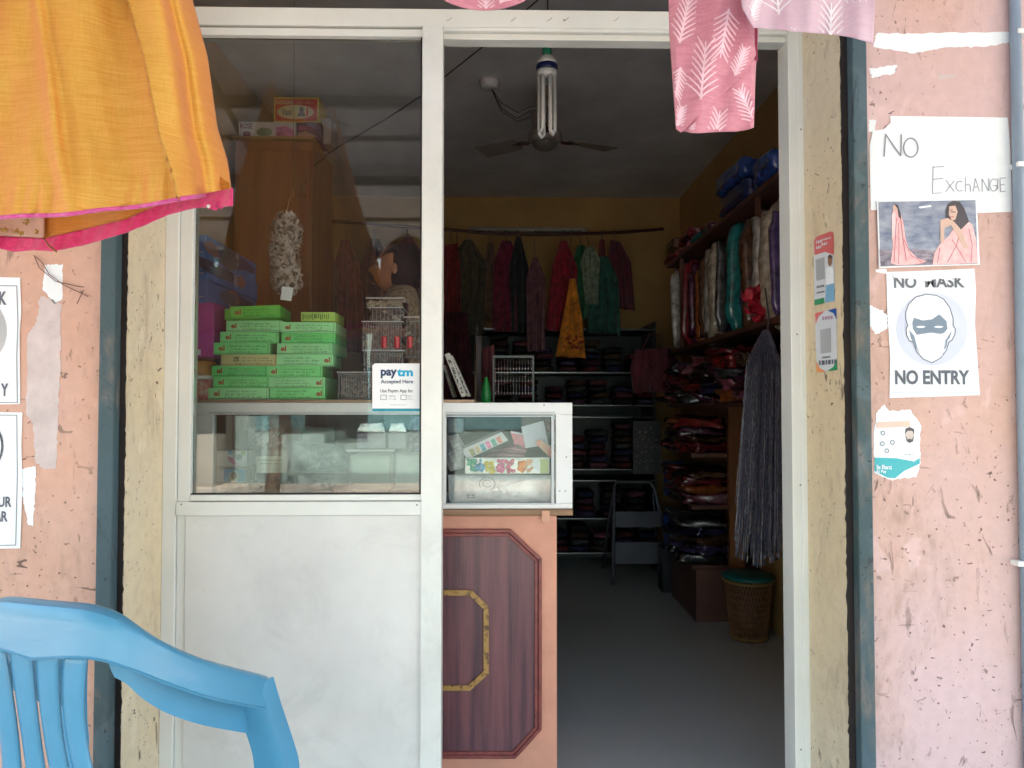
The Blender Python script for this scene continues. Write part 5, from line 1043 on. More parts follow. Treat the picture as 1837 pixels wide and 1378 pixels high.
def gar(lab, cat, L, Rr, Y, col, seed, folds=3, amp=0.02, col2=None, vs=20, hook=None, nm='hanging_garment', thr=None):
    m_ = mat('cloth_%s_%d' % (nm[:6], seed), col, 0.8, 0.35, vs, col2=col2, bump=0.2, bscale=80, sheen=0.2, thr=thr)
    wid = 1.0 if cat in ('kurti', 'bag') else 1.32; mxs = [((a[0] + b_[0]) / 2) for a, b_ in zip(L, Rr)]; bl_ = 1.0 if cat in ('kurti', 'bag') else 12
    L = [(mx + (a[0] - mx) * (wid if k else 1), a[1] + (bl_ if k == len(L) - 1 else 0)) for k, (a, mx) in enumerate(zip(L, mxs))]; Rr = [(mx + (a[0] - mx) * (wid if k else 1), a[1] + (bl_ if k == len(Rr) - 1 else 0)) for k, (a, mx) in enumerate(zip(Rr, mxs))]
    o = cloth(nm, L, Rr, Y, m_, None, folds, amp, seed, 36, 24, hem=0.9, label=lab, cat=cat, group=GG, solid=0.003)
    x = (L[0][0] + Rr[0][0]) / 2; y = min(L[0][1], Rr[0][1])
    h = P(x, y, Y); t = P(x, 417, YR); MB().tube([h, h + Vector((0, (YR - Y) * 0.5, (t.z - h.z) * 0.6)), Vector((t.x, YR - 0.014, t.z + 0.012)), Vector((t.x + 0.004, YR + 0.012, t.z + 0.010))], 0.0025, 5).build('hanger_hook', MATS['dark_steel'], o)
    return o
gar('dark red garment hanging at the left end of the back rod', 'garment', [(794, 440), (792, 620)], [(822, 436), (828, 614)], 3.6, (0.26, 0.025, 0.025), 1)
gar('olive brown printed kurta second from the left on the back rod', 'garment', [(834, 430), (822, 455), (824, 590)], [(846, 430), (866, 470), (862, 588)], 3.62, (0.13, 0.10, 0.05), 2, col2=(0.05, 0.045, 0.04))
gar('brown and tan scarf on the back rod', 'scarf', [(874, 436), (868, 560)], [(884, 434), (898, 560)], 3.66, (0.20, 0.10, 0.06), 3)
gar('deep maroon dress on the back rod left of centre', 'dress', [(900, 432), (892, 470), (890, 585)], [(916, 432), (928, 470), (930, 582)], 3.6, (0.22, 0.02, 0.06), 4)
gar('narrow black garment on the back rod', 'garment', [(926, 425), (918, 480), (922, 580)], [(934, 425), (944, 480), (944, 590)], 3.57, (0.02, 0.025, 0.03), 5, 2)
gar('dusty mauve printed dress hanging lower on the back rod', 'dress', [(956, 462), (948, 500), (950, 620)], [(964, 462), (974, 500), (974, 615)], 3.5, (0.28, 0.12, 0.14), 6, col2=(0.12, 0.04, 0.07))
gar('bright crimson flared dress at the centre of the back rod', 'dress', [(1006, 432), (996, 480), (986, 580)], [(1016, 432), (1030, 480), (1026, 588)], 3.45, (0.34, 0.012, 0.035), 7, 4, 0.02)
o = gar('saffron yellow kurti with red motifs near its hem, in front of the crimson dress', 'kurti', [(1022, 500), (1012, 560), (996, 638)], [(1032, 500), (1044, 570), (1051, 642)], 3.30, (0.72, 0.24, 0.02), 8, 2, 0.006)
mb = MB(); rn = random.Random(3)
for k in range(30):
    q = P(rn.uniform(1012, 1046), rn.uniform(602, 626), 3.26); mb.ell(q, (0.007, 0.003, 0.008), 6, 4)
mb.build('motif', mat('dark_red_motif', (0.30, 0.03, 0.02), 0.6), o)
gar('emerald garment right of the crimson dress', 'garment', [(1036, 440), (1030, 480), (1036, 560)], [(1048, 440), (1062, 470), (1056, 560)], 3.6, (0.03, 0.20, 0.08), 9)
gar('pale green netted bag of clothes on the back rod', 'bag', [(1050, 444), (1042, 470), (1050, 545)], [(1064, 442), (1076, 465), (1072, 545)], 3.45, (0.24, 0.32, 0.22), 10, 3, 0.015, vs=35)
gar('dark bottle green long dress on the back rod', 'dress', [(1076, 460), (1062, 500), (1060, 585)], [(1090, 460), (1102, 500), (1106, 590)], 3.55, (0.03, 0.13, 0.10), 11)
gar('maroon spotted garment near the right end of the back rod', 'garment', [(1096, 430), (1092, 480), (1104, 540)], [(1112, 434), (1126, 470), (1134, 545)], 3.6, (0.20, 0.03, 0.05), 12, col2=(0.08, 0.03, 0.05))
gar('dark red narrow stole between green dress and spotted garment', 'stole', [(1076, 430), (1074, 470)], [(1084, 430), (1086, 472)], 3.62, (0.22, 0.03, 0.03), 13, 1)
gar('wine coloured long wrap hanging beside the centre post at the back', 'garment', [(800, 560), (796, 720)], [(838, 560), (846, 716)], 3.5, (0.10, 0.015, 0.03), 14, 3)
gar('dark brown garment seen through the window right of the cupboard', 'garment', [(568, 430), (562, 480), (566, 640)], [(584, 430), (600, 480), (604, 640)], 3.6, (0.13, 0.06, 0.04), 21)
gar('wine red dress seen through the window left of the shopkeeper', 'dress', [(612, 430), (604, 480), (600, 620)], [(626, 430), (640, 480), (650, 620)], 3.62, (0.18, 0.02, 0.05), 22)
gar('black and plum garment seen through the window behind the shopkeeper', 'garment', [(664, 428), (652, 480), (656, 640)], [(680, 428), (700, 480), (704, 640)], 3.66, (0.07, 0.02, 0.05), 23)
gar('dark rust dress at the window edge behind the shopkeeper', 'dress', [(724, 426), (712, 470), (716, 650)], [(738, 426), (762, 470), (770, 650)], 3.6, (0.20, 0.06, 0.04), 24)
# ---- back rack with bright shelf edges
M_rack = mat('black_rack', (0.018, 0.018, 0.024), 0.4, 0.2); M_edge = mat('steel_edge', (0.42, 0.42, 0.44), 0.25, 0.05, metal=0.6)
YQ = 3.62; rk = thing('shelf_rack', 'dark shelf rack with thin steel edges against the back wall', 'shelf', (0.1, YQ + 0.2, 0))
rx0, rx1 = -0.62, P(1178, 800, YQ).x
lv = [P(1060, y, YQ).z for y in (590, 668, 727, 748, 842, 862, 930, 992)]
for z in lv:
    MB().box(rx0, rx1, YQ + 0.006, YB - 0.01, z - 0.012, z).build('shelf', M_rack, rk); MB().box(rx0, rx1, YQ, YQ + 0.0055, z - 0.004, z + 0.001).build('shelf_edge', M_edge, rk)
for x in (rx0, -0.15, rx1 - 0.02): MB().box(x, x + 0.02, YQ + 0.007, YB - 0.012, 0, lv[0] + 0.05).build('upright', M_rack, rk)
MB().box(rx0, rx1, YB - 0.0095, YB - 0.003, 0.0, lv[0]).build('back_panel', M_rack, rk)
# folded stock on the back rack
rn = random.Random(31); names = ['crimson', 'plum', 'navy', 'grey', 'brown', 'black', 'rose', 'violet']
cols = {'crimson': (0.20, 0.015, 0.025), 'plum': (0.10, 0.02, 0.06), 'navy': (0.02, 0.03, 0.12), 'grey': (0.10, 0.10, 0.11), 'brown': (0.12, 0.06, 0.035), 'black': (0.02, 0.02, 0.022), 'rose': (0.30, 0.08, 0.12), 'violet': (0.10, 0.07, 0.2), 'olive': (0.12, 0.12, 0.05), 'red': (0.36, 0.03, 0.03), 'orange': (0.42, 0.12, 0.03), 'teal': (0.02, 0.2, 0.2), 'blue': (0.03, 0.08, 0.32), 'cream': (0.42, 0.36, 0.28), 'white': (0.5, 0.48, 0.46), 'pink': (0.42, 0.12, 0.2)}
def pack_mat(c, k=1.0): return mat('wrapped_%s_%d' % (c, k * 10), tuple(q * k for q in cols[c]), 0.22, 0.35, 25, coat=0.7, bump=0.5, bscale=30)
def softbox(c, sx, sy, sz, m, label, group, seed, rz=0, lump=1.0, name='wrapped_garment', cat='packet'):
    rn_ = random.Random(seed); mb = MB(); ph = [rn_.uniform(0, 6) for _ in range(4)]; n = 8
    def f(u, v):
        th = 2 * math.pi * u; p = math.pi * (v - 0.5)
        def sg(t, e): return math.copysign(abs(t) ** e, t)
        q = Vector((sx * sg(math.cos(p), .35) * sg(math.cos(th), .35), sy * sg(math.cos(p), .35) * sg(math.sin(th), .35), sz * sg(math.sin(p), .5)))
        k = 1 + 0.06 * math.sin(q.x * 45 + ph[0]) * math.sin(q.y * 38 + ph[1]) + 0.05 * math.sin(q.z * 120 + q.x * 30 + ph[2])
        k = 1 + (k - 1) * lump; return Vector((q.x * k, q.y * (1 + (k - 1) * 1.5), q.z * (1 + (k - 1) * 3 * lump / 2 if lump > 1 else k)))
    mb.grid(f, 28, 12); M = Matrix.Translation(Vector(c)) @ Matrix.Rotation(R(rz), 4, 'Z'); mb.v = [M @ v for v in mb.v]
    return mb.build(name, m, None, label, cat, group, smooth=True)
lvn = ['lowest', 'second', 'third', 'fourth', 'fifth', 'sixth', 'upper', 'top']
BGp = 'folded packets on the back rack'
for si, (a, b_) in enumerate(((0, 1), (1, 2), (3, 4), (5, 6), (6, 7))):
    z0, z1 = lv[b_], lv[a] - 0.02; x = -0.05 + 0.03 * si; k = 0
    while x < rx1 - 0.12:
        nst = 1 + int((z1 - z0) / rn.uniform(0.05, 0.10)); z = z0
        for j in range(nst):
            h = min(0.022, (z1 - z0) / nst / 2 * 0.95); c = names[(si * 3 + k * 2 + j) % len(names)]
            if z + 2 * h > z1: break
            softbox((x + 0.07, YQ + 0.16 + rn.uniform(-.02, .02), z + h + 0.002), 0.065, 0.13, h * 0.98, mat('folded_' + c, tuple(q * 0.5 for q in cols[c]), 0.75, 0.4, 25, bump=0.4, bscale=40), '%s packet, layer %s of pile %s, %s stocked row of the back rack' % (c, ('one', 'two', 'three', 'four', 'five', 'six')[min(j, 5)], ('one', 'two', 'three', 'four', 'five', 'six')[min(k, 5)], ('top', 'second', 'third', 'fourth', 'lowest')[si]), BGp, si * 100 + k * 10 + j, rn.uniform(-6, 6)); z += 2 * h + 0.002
        x += 0.14 + 0.05 * rn.random(); k += 1
# ---- standing steel pole mirror and earring rack on the counter far side
pz = P(858, 715, 1.15); MB().tube([(pz.x, 1.15, 0.0), (pz.x, 1.15, P(858, 603, 1.15).z)], 0.016, 14).build('steel_pole', mat('polished_steel', (0.55, 0.57, 0.60), 0.12, metal=1.0), None, 'polished steel pole standing behind the counter', 'pole', smooth=True)
c = P(872, 718, 0.85); gb = MB().lathe([(0.014, 0), (0.018, 0.004), (0.017, 0.05), (0.008, 0.085), (0.006, 0.10)], (c.x, 0.85, TOP - 0.02), 14).build('green_bottle', mat('green_plastic', (0.02, 0.28, 0.06), 0.3), None, 'slim green plastic bottle beside the earring rack', 'bottle', smooth=True)
YE = 1.0; er = thing('earring_rack', 'black wire rack hung with dark trinkets standing behind the showcase', 'rack', P(922, 722, YE)); a = P(884, 722, YE); b_ = P(958, 638, YE)
fr_ = MB(); fr_.box(a.x, b_.x, YE, YE + 0.01, b_.z - 0.008, b_.z); 
for x in (a.x, b_.x - 0.006): fr_.box(x, x + 0.006, YE, YE + 0.01, 1.02, b_.z - 0.0081)
fr_.box(a.x - 0.02, b_.x + 0.02, YE - 0.05, YE + 0.08, 1.0, 1.02); fr_.build('frame', mat('black_frame', (0.03, 0.03, 0.03), 0.3), er)
for r in range(3):
    z = b_.z - 0.012 - r * 0.045; mb = MB(); rn = random.Random(r)
    for k in range(13): x = a.x + 0.010 + (b_.x - a.x - 0.02) * k / 12; mb.tube([(x, YE - 0.004, z), (x + rn.uniform(-.001, .001), YE - 0.006, z - 0.030 - rn.uniform(0, .01))], 0.0012, 4); mb.ell((x, YE - 0.006, z - 0.036), (0.0028, 0.002, 0.005), 6, 4)
    mb.build('trinket_row', mat('antique_silver', (0.34, 0.30, 0.30), 0.3, 0.3, 50, metal=0.7), er)
MB().box(1e-9 + a.x - 0.02, b_.x + 0.02, YE - 0.08, YE + 0.3, 0.98, 0.999).build('side_table', M_rack, None, 'dark narrow table top holding the earring rack behind the counter', 'table')
# table legs
tbl = bpy.data.objects['side_table']
for (x, y) in ((a.x, YE - 0.06), (b_.x, YE - 0.06), (a.x, YE + 0.27), (b_.x, YE + 0.27)): MB().box(x - 0.012, x + 0.012, y - 0.012, y + 0.012, 0, 0.98).build('leg', M_rack, tbl)
pr = P(905, 700, 1.25); cloth('draped_stole', [(866, 625), (862, 715)], [(886, 618), (892, 715)], 1.2, mat('wine_stole', (0.10, 0.02, 0.03), 0.8), None, 2, 0.01, 33, label='wine red stole hanging behind the earring rack', cat='stole')
# ---- step ladder
YL = 3.30; ld = thing('step_ladder', 'grey metal folding step ladder standing at the back of the shop', 'ladder', P(1150, 1015, YL)); M_ld = mat('ladder_grey', (0.11, 0.11, 0.14), 0.35, 0.1, metal=0.3); M_st = mat('ladder_tread', (0.07, 0.07, 0.11), 0.5, 0.15)
def LX(px, py, Y=YL): return P(px, py, Y)
zt_ = LX(1150, 868).z; xa_, xb_ = LX(1096, 1010).x, LX(1205, 1010).x; xc_, xd_ = LX(1106, 880).x, LX(1180, 880).x
MB().tube([(xa_, YL - 0.10, 0.0), (xc_, YL + 0.12, zt_ - 0.03), (xc_ + 0.02, YL + 0.13, zt_), (xd_ - 0.03, YL + 0.13, zt_), (xd_, YL + 0.12, zt_ - 0.04), (xb_, YL - 0.10, 0.0)], 0.012, 8).build('front_frame', M_ld, ld, smooth=True)
for s, (x0, x1) in enumerate(((xa_, xc_), (xb_, xd_))): MB().tube([(x0, YL + 0.42, 0.0), (x1, YL + 0.16, zt_ - 0.08)], 0.009, 8).build('rear_leg', M_ld, ld, smooth=True)
for py, py2 in ((918, 946), (970, 1008)):
    z = (LX(1150, py).z + LX(1150, py2).z) / 2; t = z / zt_; hw = ((xb_ - xa_) * (1 - t) + (xd_ - xc_) * t) / 2 - 0.008; cx = (xa_ + xb_) / 2 * (1 - t) + (xc_ + xd_) / 2 * t; y = YL - 0.10 + 0.22 * t
    MB().box(cx - hw, cx + hw, y - 0.03, y + 0.16, z - 0.01, z + 0.01).build('tread', M_st, ld, bevel=0.004); MB().box(cx - hw, cx + hw, y - 0.034, y - 0.0305, LX(1150, py2).z, LX(1150, py).z).build('tread_front', M_ld, ld)
# ---- shelving along the right wall
SX = 1.05; YS0, YS1 = 0.55, 2.92; M_sh = mat('brown_shelf_board', (0.13, 0.055, 0.04), 0.45, 0.2, 4)
sh = thing('wall_shelving', 'long dark brown wooden shelving along the right wall packed with clothes', 'shelf', ((SX + XR) / 2, 1.9, 0))
zS = [0.30, 0.62, 0.90, 1.17, 1.49, 2.03]
for z in zS: MB().box(SX, XR - 0.005, YS0 + (1.78 if z < 1.1 else 0.75 if z < 1.2 else 0), YS1, z - 0.022, z).build('shelf_board', M_sh, sh, bevel=0.002)
MB().box(SX + 0.02, XR - 0.005, YS0 + 1.78, YS1, 0.0, 0.277).build('plinth', M_sh, sh)
M_pt = grain('teak_partition', (0.26, 0.11, 0.04), (0.16, 0.06, 0.025), 8, (7, 7, 0.6), 0.4, 0.15)
for y, z0, z1 in ((2.31, 0.0, 1.147),): MB().box(SX + 0.19, SX + 0.27, y - 0.02, y + 0.02, z0, z1).build('partition', M_pt, sh)
for y in (1.3, 2.6): MB().box(SX + 0.01, SX + 0.03, y, y + 0.02, 1.491, 2.007).build('upright', M_sh, sh)
# upright saree packets between the two upper boards
UG = 'upright wrapped sarees on the upper right shelf'; yy_ = YS1 - 0.06; seq = ['white', 'olive', 'red', 'crimson', 'plum', 'orange', 'brown', 'white', 'cream', 'grey', 'navy', 'teal', 'violet', 'brown', 'white', 'cream', 'violet', 'blue', 'grey', 'navy']
pos = ['farthest', 'second', 'third', 'fourth', 'fifth', 'sixth', 'seventh', 'eighth', 'ninth', 'tenth', 'eleventh', 'twelfth', 'thirteenth', 'fourteenth', 'fifteenth', 'sixteenth', 'seventeenth', 'eighteenth', 'nineteenth', 'nearest']
rn = random.Random(8)
for k, c in enumerate(seq):
    th = 0.055 + 0.012 * rn.random() + (0.03 if c == 'white' else 0); hgt = 0.225 + rn.uniform(-0.02, 0.02); yy_ -= th
    softbox((SX + 0.14 + rn.uniform(-0.02, 0.02), yy_, 1.492 + hgt), 0.13, th / 2 * 0.96, hgt, pack_mat(c), '%s upright wrapped saree, %s along the upper shelf from the back' % (c, pos[k]), UG, 500 + k, rn.uniform(-3, 3), 1.15, 'wrapped_saree', 'saree packet'); yy_ -= th * 0.15 + 0.03
    if yy_ < YS0 + 0.1: break
# lying packets on the top board
TG = 'packets lying on the top right shelf'
for k, (px, py, Y, c, s) in enumerate(((1215, 400, 2.95, 'red', (0.13, 0.16, 0.04)), (1218, 380, 2.98, 'brown', (0.12, 0.15, 0.04)), (1232, 372, 2.6, 'crimson', (0.13, 0.17, 0.03)), (1268, 385, 2.35, 'teal', (0.13, 0.10, 0.035)), (1300, 380, 2.1, 'plum', (0.13, 0.1, 0.03)), (1350, 330, 1.65, 'blue', (0.16, 0.22, 0.05)), (1350, 345, 1.62, 'navy', (0.15, 0.22, 0.05)), (1390, 330, 1.2, 'blue', (0.16, 0.15, 0.06)), (1235, 395, 2.6, 'pink', (0.12, 0.15, 0.035)))):
    below = {1: 0, 2: 8, 5: 6}; z = 2.031 + s[2]
    if k == 0: z = 2.031 + s[2]
    if k == 1: z = 2.031 + 0.082 + s[2]
    if k == 2: z = 2.031 + 0.072 + s[2]
    if k == 5: z = 2.031 + 0.102 + s[2]
    softbox((SX + 0.15, Y, z), *s, pack_mat(c), '%s packet lying on the top right shelf, %s' % (c, ('at the far end, lower', 'at the far end, upper', 'upper, second pile', 'alone in third place', 'thin one before the blue pile', 'upper of the big blue pile', 'lower of the big blue pile', 'at the near end by the door frame', 'lower, second pile')[k]), TG, 700 + k, rn.uniform(-5, 5))
# heaps of dark wrapped garments on the lower shelves
LG = 'dark wrapped garments heaped on the lower right shelves'; seq2 = ['crimson', 'pink', 'plum', 'red', 'brown', 'black', 'rose', 'crimson', 'navy', 'cream', 'plum', 'orange', 'pink', 'grey', 'red']
kk = 0
for si, (z0, z1) in enumerate(((zS[3], 1.46), (zS[2], 1.145), (zS[1], 0.875), (zS[0], 0.595))):
    for yi, y in enumerate([2.80, 2.62, 2.44] + ([2.24, 2.02, 1.80, 1.58, 1.38] if si == 0 else [])):
        z = z0 + 0.001; j = 0
        while True:
            h = rn.uniform(0.020, 0.032)
            if z + 2 * h > z1 - rn.uniform(0.01, 0.08): break
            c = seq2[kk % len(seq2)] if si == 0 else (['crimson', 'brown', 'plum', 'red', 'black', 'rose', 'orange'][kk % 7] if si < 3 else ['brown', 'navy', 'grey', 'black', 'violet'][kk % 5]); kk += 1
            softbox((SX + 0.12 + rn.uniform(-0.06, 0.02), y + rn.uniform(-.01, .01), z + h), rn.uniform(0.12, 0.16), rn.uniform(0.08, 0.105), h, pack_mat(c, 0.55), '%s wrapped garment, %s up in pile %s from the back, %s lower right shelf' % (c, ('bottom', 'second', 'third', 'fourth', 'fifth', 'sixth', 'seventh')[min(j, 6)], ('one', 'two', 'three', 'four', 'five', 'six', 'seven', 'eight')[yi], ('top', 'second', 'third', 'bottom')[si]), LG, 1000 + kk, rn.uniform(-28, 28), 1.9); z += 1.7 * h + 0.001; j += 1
# blue plastic stools/tubs by the back of the shelving
for k, (py, z) in enumerate(((835, 0), (925, 0))):
    Y = 3.05; c = P(1207, 860 + 90 * k, Y); MB().lathe([(0.05, -0.11), (0.055, -0.105), (0.062, 0.09), (0.066, 0.10), (0.06, 0.105), (0.02, 0.10)], (c.x, Y, c.z + (0.0 if k else 0.01)), 20).build('blue_tub', mat('royal_blue_plastic', (0.03, 0.07, 0.30), 0.3, 0.1), None, '%s royal blue plastic tub at the far end of the right shelving' % ('upper', 'lower')[k], 'tub', 'blue tubs', smooth=True)
zc = P(1207, 950, 3.05).z - 0.11; MB().box(c.x - 0.08, c.x + 0.08, 2.98, 3.12, 0.0, zc - 0.001).build('dark_stool', M_rack, None, 'dark stool under the blue tubs', 'stool')
# sparkling maroon bag hanging before the back rack
bg_ = cloth('embroidered_bag', [(1140, 628), (1132, 660), (1140, 706)], [(1200, 624), (1222, 655), (1206, 700)], 3.0, mat('maroon_velvet', (0.13, 0.010, 0.03), 0.7, 0.3, 8, sheen=0.5), None, 2, 0.015, 9, solid=0.03, label='maroon velvet bag sewn with bright sequins hanging by the right shelving', cat='bag')
mb = MB(); rn = random.Random(2)
for k in range(46):
    x, y = rn.choice([(1165, 650), (1190, 640), (1196, 655), (1192, 668), (1180, 665), (1218, 640)]); mb.ell(P(x + rn.gauss(0, 7), y + rn.gauss(0, 9), 2.955), (0.0036, 0.003, 0.0036), 6, 4)
mb.build('sequins', mat('sequin', (0.75, 0.72, 0.72), 0.12, metal=0.9), bg_)
MB().tube([P(1150, 632, 3.0), P(1165, 600, 3.0), P(1185, 600, 3.0), P(1195, 630, 3.0)], 0.004, 6).build('bag_handle', MATS['maroon_velvet'], bg_)
# bangles and trinkets hanging in the dark behind
tr = thing('trinket_board', 'dark board of small silver and gold trinkets left of the right shelving', 'display', P(1170, 860, 3.1)); MB().pbox(1136, 756, 1186, 850, 3.12, 0.02).build('board', M_rack, tr)
mb = MB(); rn = random.Random(7)
for k in range(70): c = P(rn.uniform(1140, 1192), rn.uniform(765, 845), 3.11); mb.ell(c, (rn.uniform(.003, .008), .003, rn.uniform(.002, .006)), 6, 4)
mb.build('trinkets', MATS['antique_silver'], tr)
MB().tube([P(1160, 757, 3.13), (P(1160, 757, 3.13).x, 3.6, P(1160, 757, 3.13).z + 0.02)], 0.006, 6).build('support', M_rack, tr)
# red flower bunch, bead strand bunch, basket (near the door frame)
fb = thing('fabric_flowers', 'bunch of red fabric roses hanging at the near end of the shelf', 'artificial flowers', P(1356, 540, 1.25))
rn = random.Random(14); mb = MB()
for (a, b_, rr, cc) in ((1345, 528, 0.036, 0), (1366, 524, 0.034, 0), (1352, 550, 0.034, 1), (1372, 548, 0.030, 0), (1360, 566, 0.026, 1)):
    c = P(a, b_, 1.25)
    for k in range(26):
        th = rn.uniform(0, 6.28); ph = rn.uniform(-1.2, 1.2); nrm = Vector((math.cos(th) * math.cos(ph), math.sin(th) * math.cos(ph), math.sin(ph))); u = nrm.orthogonal().normalized(); v = nrm.cross(u); q = c + nrm * rr * rn.uniform(0.35, 0.95); s = rr * 0.55
        mb.quad(q - u * s, q - v * s + nrm * 0.004, q + u * s, q + v * s + nrm * 0.006)
mb.build('petals', mat('rose_red_satin', (0.62, 0.02, 0.05), 0.35, 0.35, 20, coat=0.2), fb, solid=0.001)
MB().tube([P(1380, 505, 1.25), P(1378, 490, 1.25), P(1388, 478, 1.25)], 0.003, 5).build('stem', MATS['black_wire'], fb)
cloth('black_bag', [(1368, 486), (1362, 500), (1372, 520)], [(1400, 470), (1410, 500), (1404, 600)], 1.32, mat('black_polythene', (0.02, 0.02, 0.022), 0.15, coat=0.8), None, 3, 0.02, 3, label='black polythene hanging behind the red fabric roses', cat='bag')
YBd = 1.12; bs = thing('bead_strands', 'long thick bunch of grey bead strands hanging inside the doorway on the right', 'beads', P(1362, 1015, YBd))
rn = random.Random(20); hk = P(1377, 588, YBd); groups = []
mb = MB(); 
for k in range(150):
    u = rn.random(); dep = rn.uniform(-0.05, 0.05); side = u * 2 - 1
    pts = []; ln = rn.choice([1.0, 0.97, 0.9, 0.94]) - (0.12 if side < -0.3 and rn.random() < .4 else 0) - 0.05 * abs(side)
    xs_top, xw = 1375, 44
    n = 60
    for j in range(n + 1):
        t = j / n; py = 592 + (1020 - 592) * t * ln; wv = min(1, (t * 5.5) ** 0.85) if t < 0.182 else 1
        px = 1374 - 12 * t + side * (4 + (27 + 13 * t) * wv) ; pts.append(P(px + rn.uniform(-0.8, 0.8), py, YBd + dep * wv + rn.uniform(-.0015, .0015)))
    rad = [0.0026 if j % 2 else 0.0010 for j in range(n + 1)]
    mb.tube(pts, rad, 4)
mb.build('strands', mat('gunmetal_bead', (0.16, 0.16, 0.22), 0.28, 0.5, 90, coat=0.3, col2=(0.05, 0.05, 0.09)), bs)
MB().tube([hk + Vector((0, 0, -0.01)), hk, hk + Vector((0.006, 0, 0.03)), hk + Vector((0.01, 0.05, 0.16))], 0.003, 6).build('hook', MATS['dark_steel'], bs)
YBk = 1.98; bc = P(1342, 1040, YBk); bk = thing('woven_basket', 'brown woven basket with a teal plastic lid on the floor inside the doorway', 'basket', (bc.x, YBk + 0.05, 0))
zl = P(1372, 1046, YBk - 0.06).z; M_bk = mat('brown_wicker', (0.20, 0.10, 0.045), 0.5, 0.4, 60, bump=0.6, bscale=90)
hb = zl
mb = MB(); N = 44; cxx, cyy = bc.x + 0.02, YBk + 0.06; z_lo = 0.01
for k in range(N):
    an = 2 * math.pi * k / N
    for s in (-1, 1):
        p_ = []
        for j in range(9):
            t = j / 8; rr = 0.085 + 0.032 * t; a_ = an + s * t * 0.7; p_.append((cxx + rr * math.cos(a_), cyy + rr * 1.1 * math.sin(a_), z_lo + (hb - z_lo) * t))
        mb.tube(p_, 0.0028, 4)
mb.build('weave', M_bk, bk); 
for z in (0.012, hb - 0.012): 
    rr = 0.088 + 0.032 * z / hb; MB().tube([(cxx + rr * math.cos(a_), cyy + rr * 1.1 * math.sin(a_), z) for a_ in [2 * math.pi * q / 40 for q in range(40)]], 0.006, 6, closed=True).build('hoop', mat('basket_hoop', (0.32, 0.20, 0.06), 0.4), bk, smooth=True)
MB().lathe([(0.078, 0.02), (0.108, hb - 0.02)], (cxx, cyy, 0), 30, 1, 1.1).build('liner', mat('basket_liner', (0.10, 0.045, 0.03), 0.7), bk, smooth=True)
MB().lathe([(0.11, hb), (0.128, hb + 0.002), (0.128, hb + 0.014), (0.10, hb + 0.024), (0.04, hb + 0.034), (0.0, hb + 0.035)], (cxx, cyy, 0), 36, 1, 1.1).build('lid', mat('teal_plastic', (0.01, 0.13, 0.13), 0.3, 0.1), bk, smooth=True)
MB().lathe([(0.0, 0.0), (0.09, 0.0), (0.096, 0.012)], (cxx, cyy, 0.001), 30, 1, 1.1).build('base', M_bk, bk)
# ================================================================== CLOTHES HANGING OUTSIDE, NEAR THE CAMERA
def weave(name, c1, c2, trans=0.3, sx=22, sz=420, bump=0.5, fold_shade=None):
    """hand woven cloth: horizontal slubs and a fine thread bump"""
    m = bpy.data.materials.new(name); m.use_nodes = True; n = m.node_tree; L = n.links; b = n.nodes['Principled BSDF']; out = n.nodes['Material Output']
    tc = n.nodes.new('ShaderNodeTexCoord')
    def nz(scale, det=5):
        mp = n.nodes.new('ShaderNodeMapping'); mp.inputs['Scale'].default_value = scale; L.new(tc.outputs['Object'], mp.inputs[0])
        z = n.nodes.new('ShaderNodeTexNoise'); z.inputs['Scale'].default_value = 1; z.inputs['Detail'].default_value = det; L.new(mp.outputs[0], z.inputs[0]); return z.outputs[0]
    a = nz((sx, sx, sz)); v = nz((sz * 1.3, sz, sx * 2)); big = nz((3, 3, 3), 4)
    def mth(op, p, q):
        k = n.nodes.new('ShaderNodeMath'); k.operation = op
        for i, t in enumerate((p, q)):
            if isinstance(t, (int, float)): k.inputs[i].default_value = t
            else: L.new(t, k.inputs[i])
        return k.outputs[0]
    s = mth('ADD', mth('MULTIPLY', a, 0.55), mth('ADD', mth('MULTIPLY', v, 0.25), mth('MULTIPLY', big, 0.35)))
    cr = n.nodes.new('ShaderNodeValToRGB'); L.new(s, cr.inputs[0]); cr.color_ramp.elements[0].position = 0.44; cr.color_ramp.elements[1].position = 0.70
    cr.color_ramp.elements[0].color = (*c2, 1); cr.color_ramp.elements[1].color = (*c1, 1)
    if fold_shade:      # orange of dim, translucent folds painted in where the cloth turns away
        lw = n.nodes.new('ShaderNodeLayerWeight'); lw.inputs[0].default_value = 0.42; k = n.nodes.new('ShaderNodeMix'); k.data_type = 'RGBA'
        L.new(lw.outputs['Facing'], k.inputs[0]); L.new(cr.outputs[0], k.inputs[6]); k.inputs[7].default_value = (*fold_shade, 1); L.new(k.outputs[2], b.inputs['Base Color'])
    else: L.new(cr.outputs[0], b.inputs['Base Color'])
    b.inputs['Roughness'].default_value = 0.6; b.inputs['Sheen Weight'].default_value = 0.3
    bp = n.nodes.new('ShaderNodeBump'); bp.inputs['Strength'].default_value = bump; bp.inputs['Distance'].default_value = 0.0015
    L.new(mth('ADD', a, v), bp.inputs['Height']); L.new(bp.outputs[0], b.inputs['Normal'])
    tl = n.nodes.new('ShaderNodeBsdfTranslucent'); L.new(cr.outputs[0], tl.inputs[0]); mx = n.nodes.new('ShaderNodeMixShader'); mx.inputs[0].default_value = trans
    L.new(b.outputs[0], mx.inputs[1]); L.new(tl.outputs[0], mx.inputs[2]); L.new(mx.outputs[0], out.inputs[0]); return m
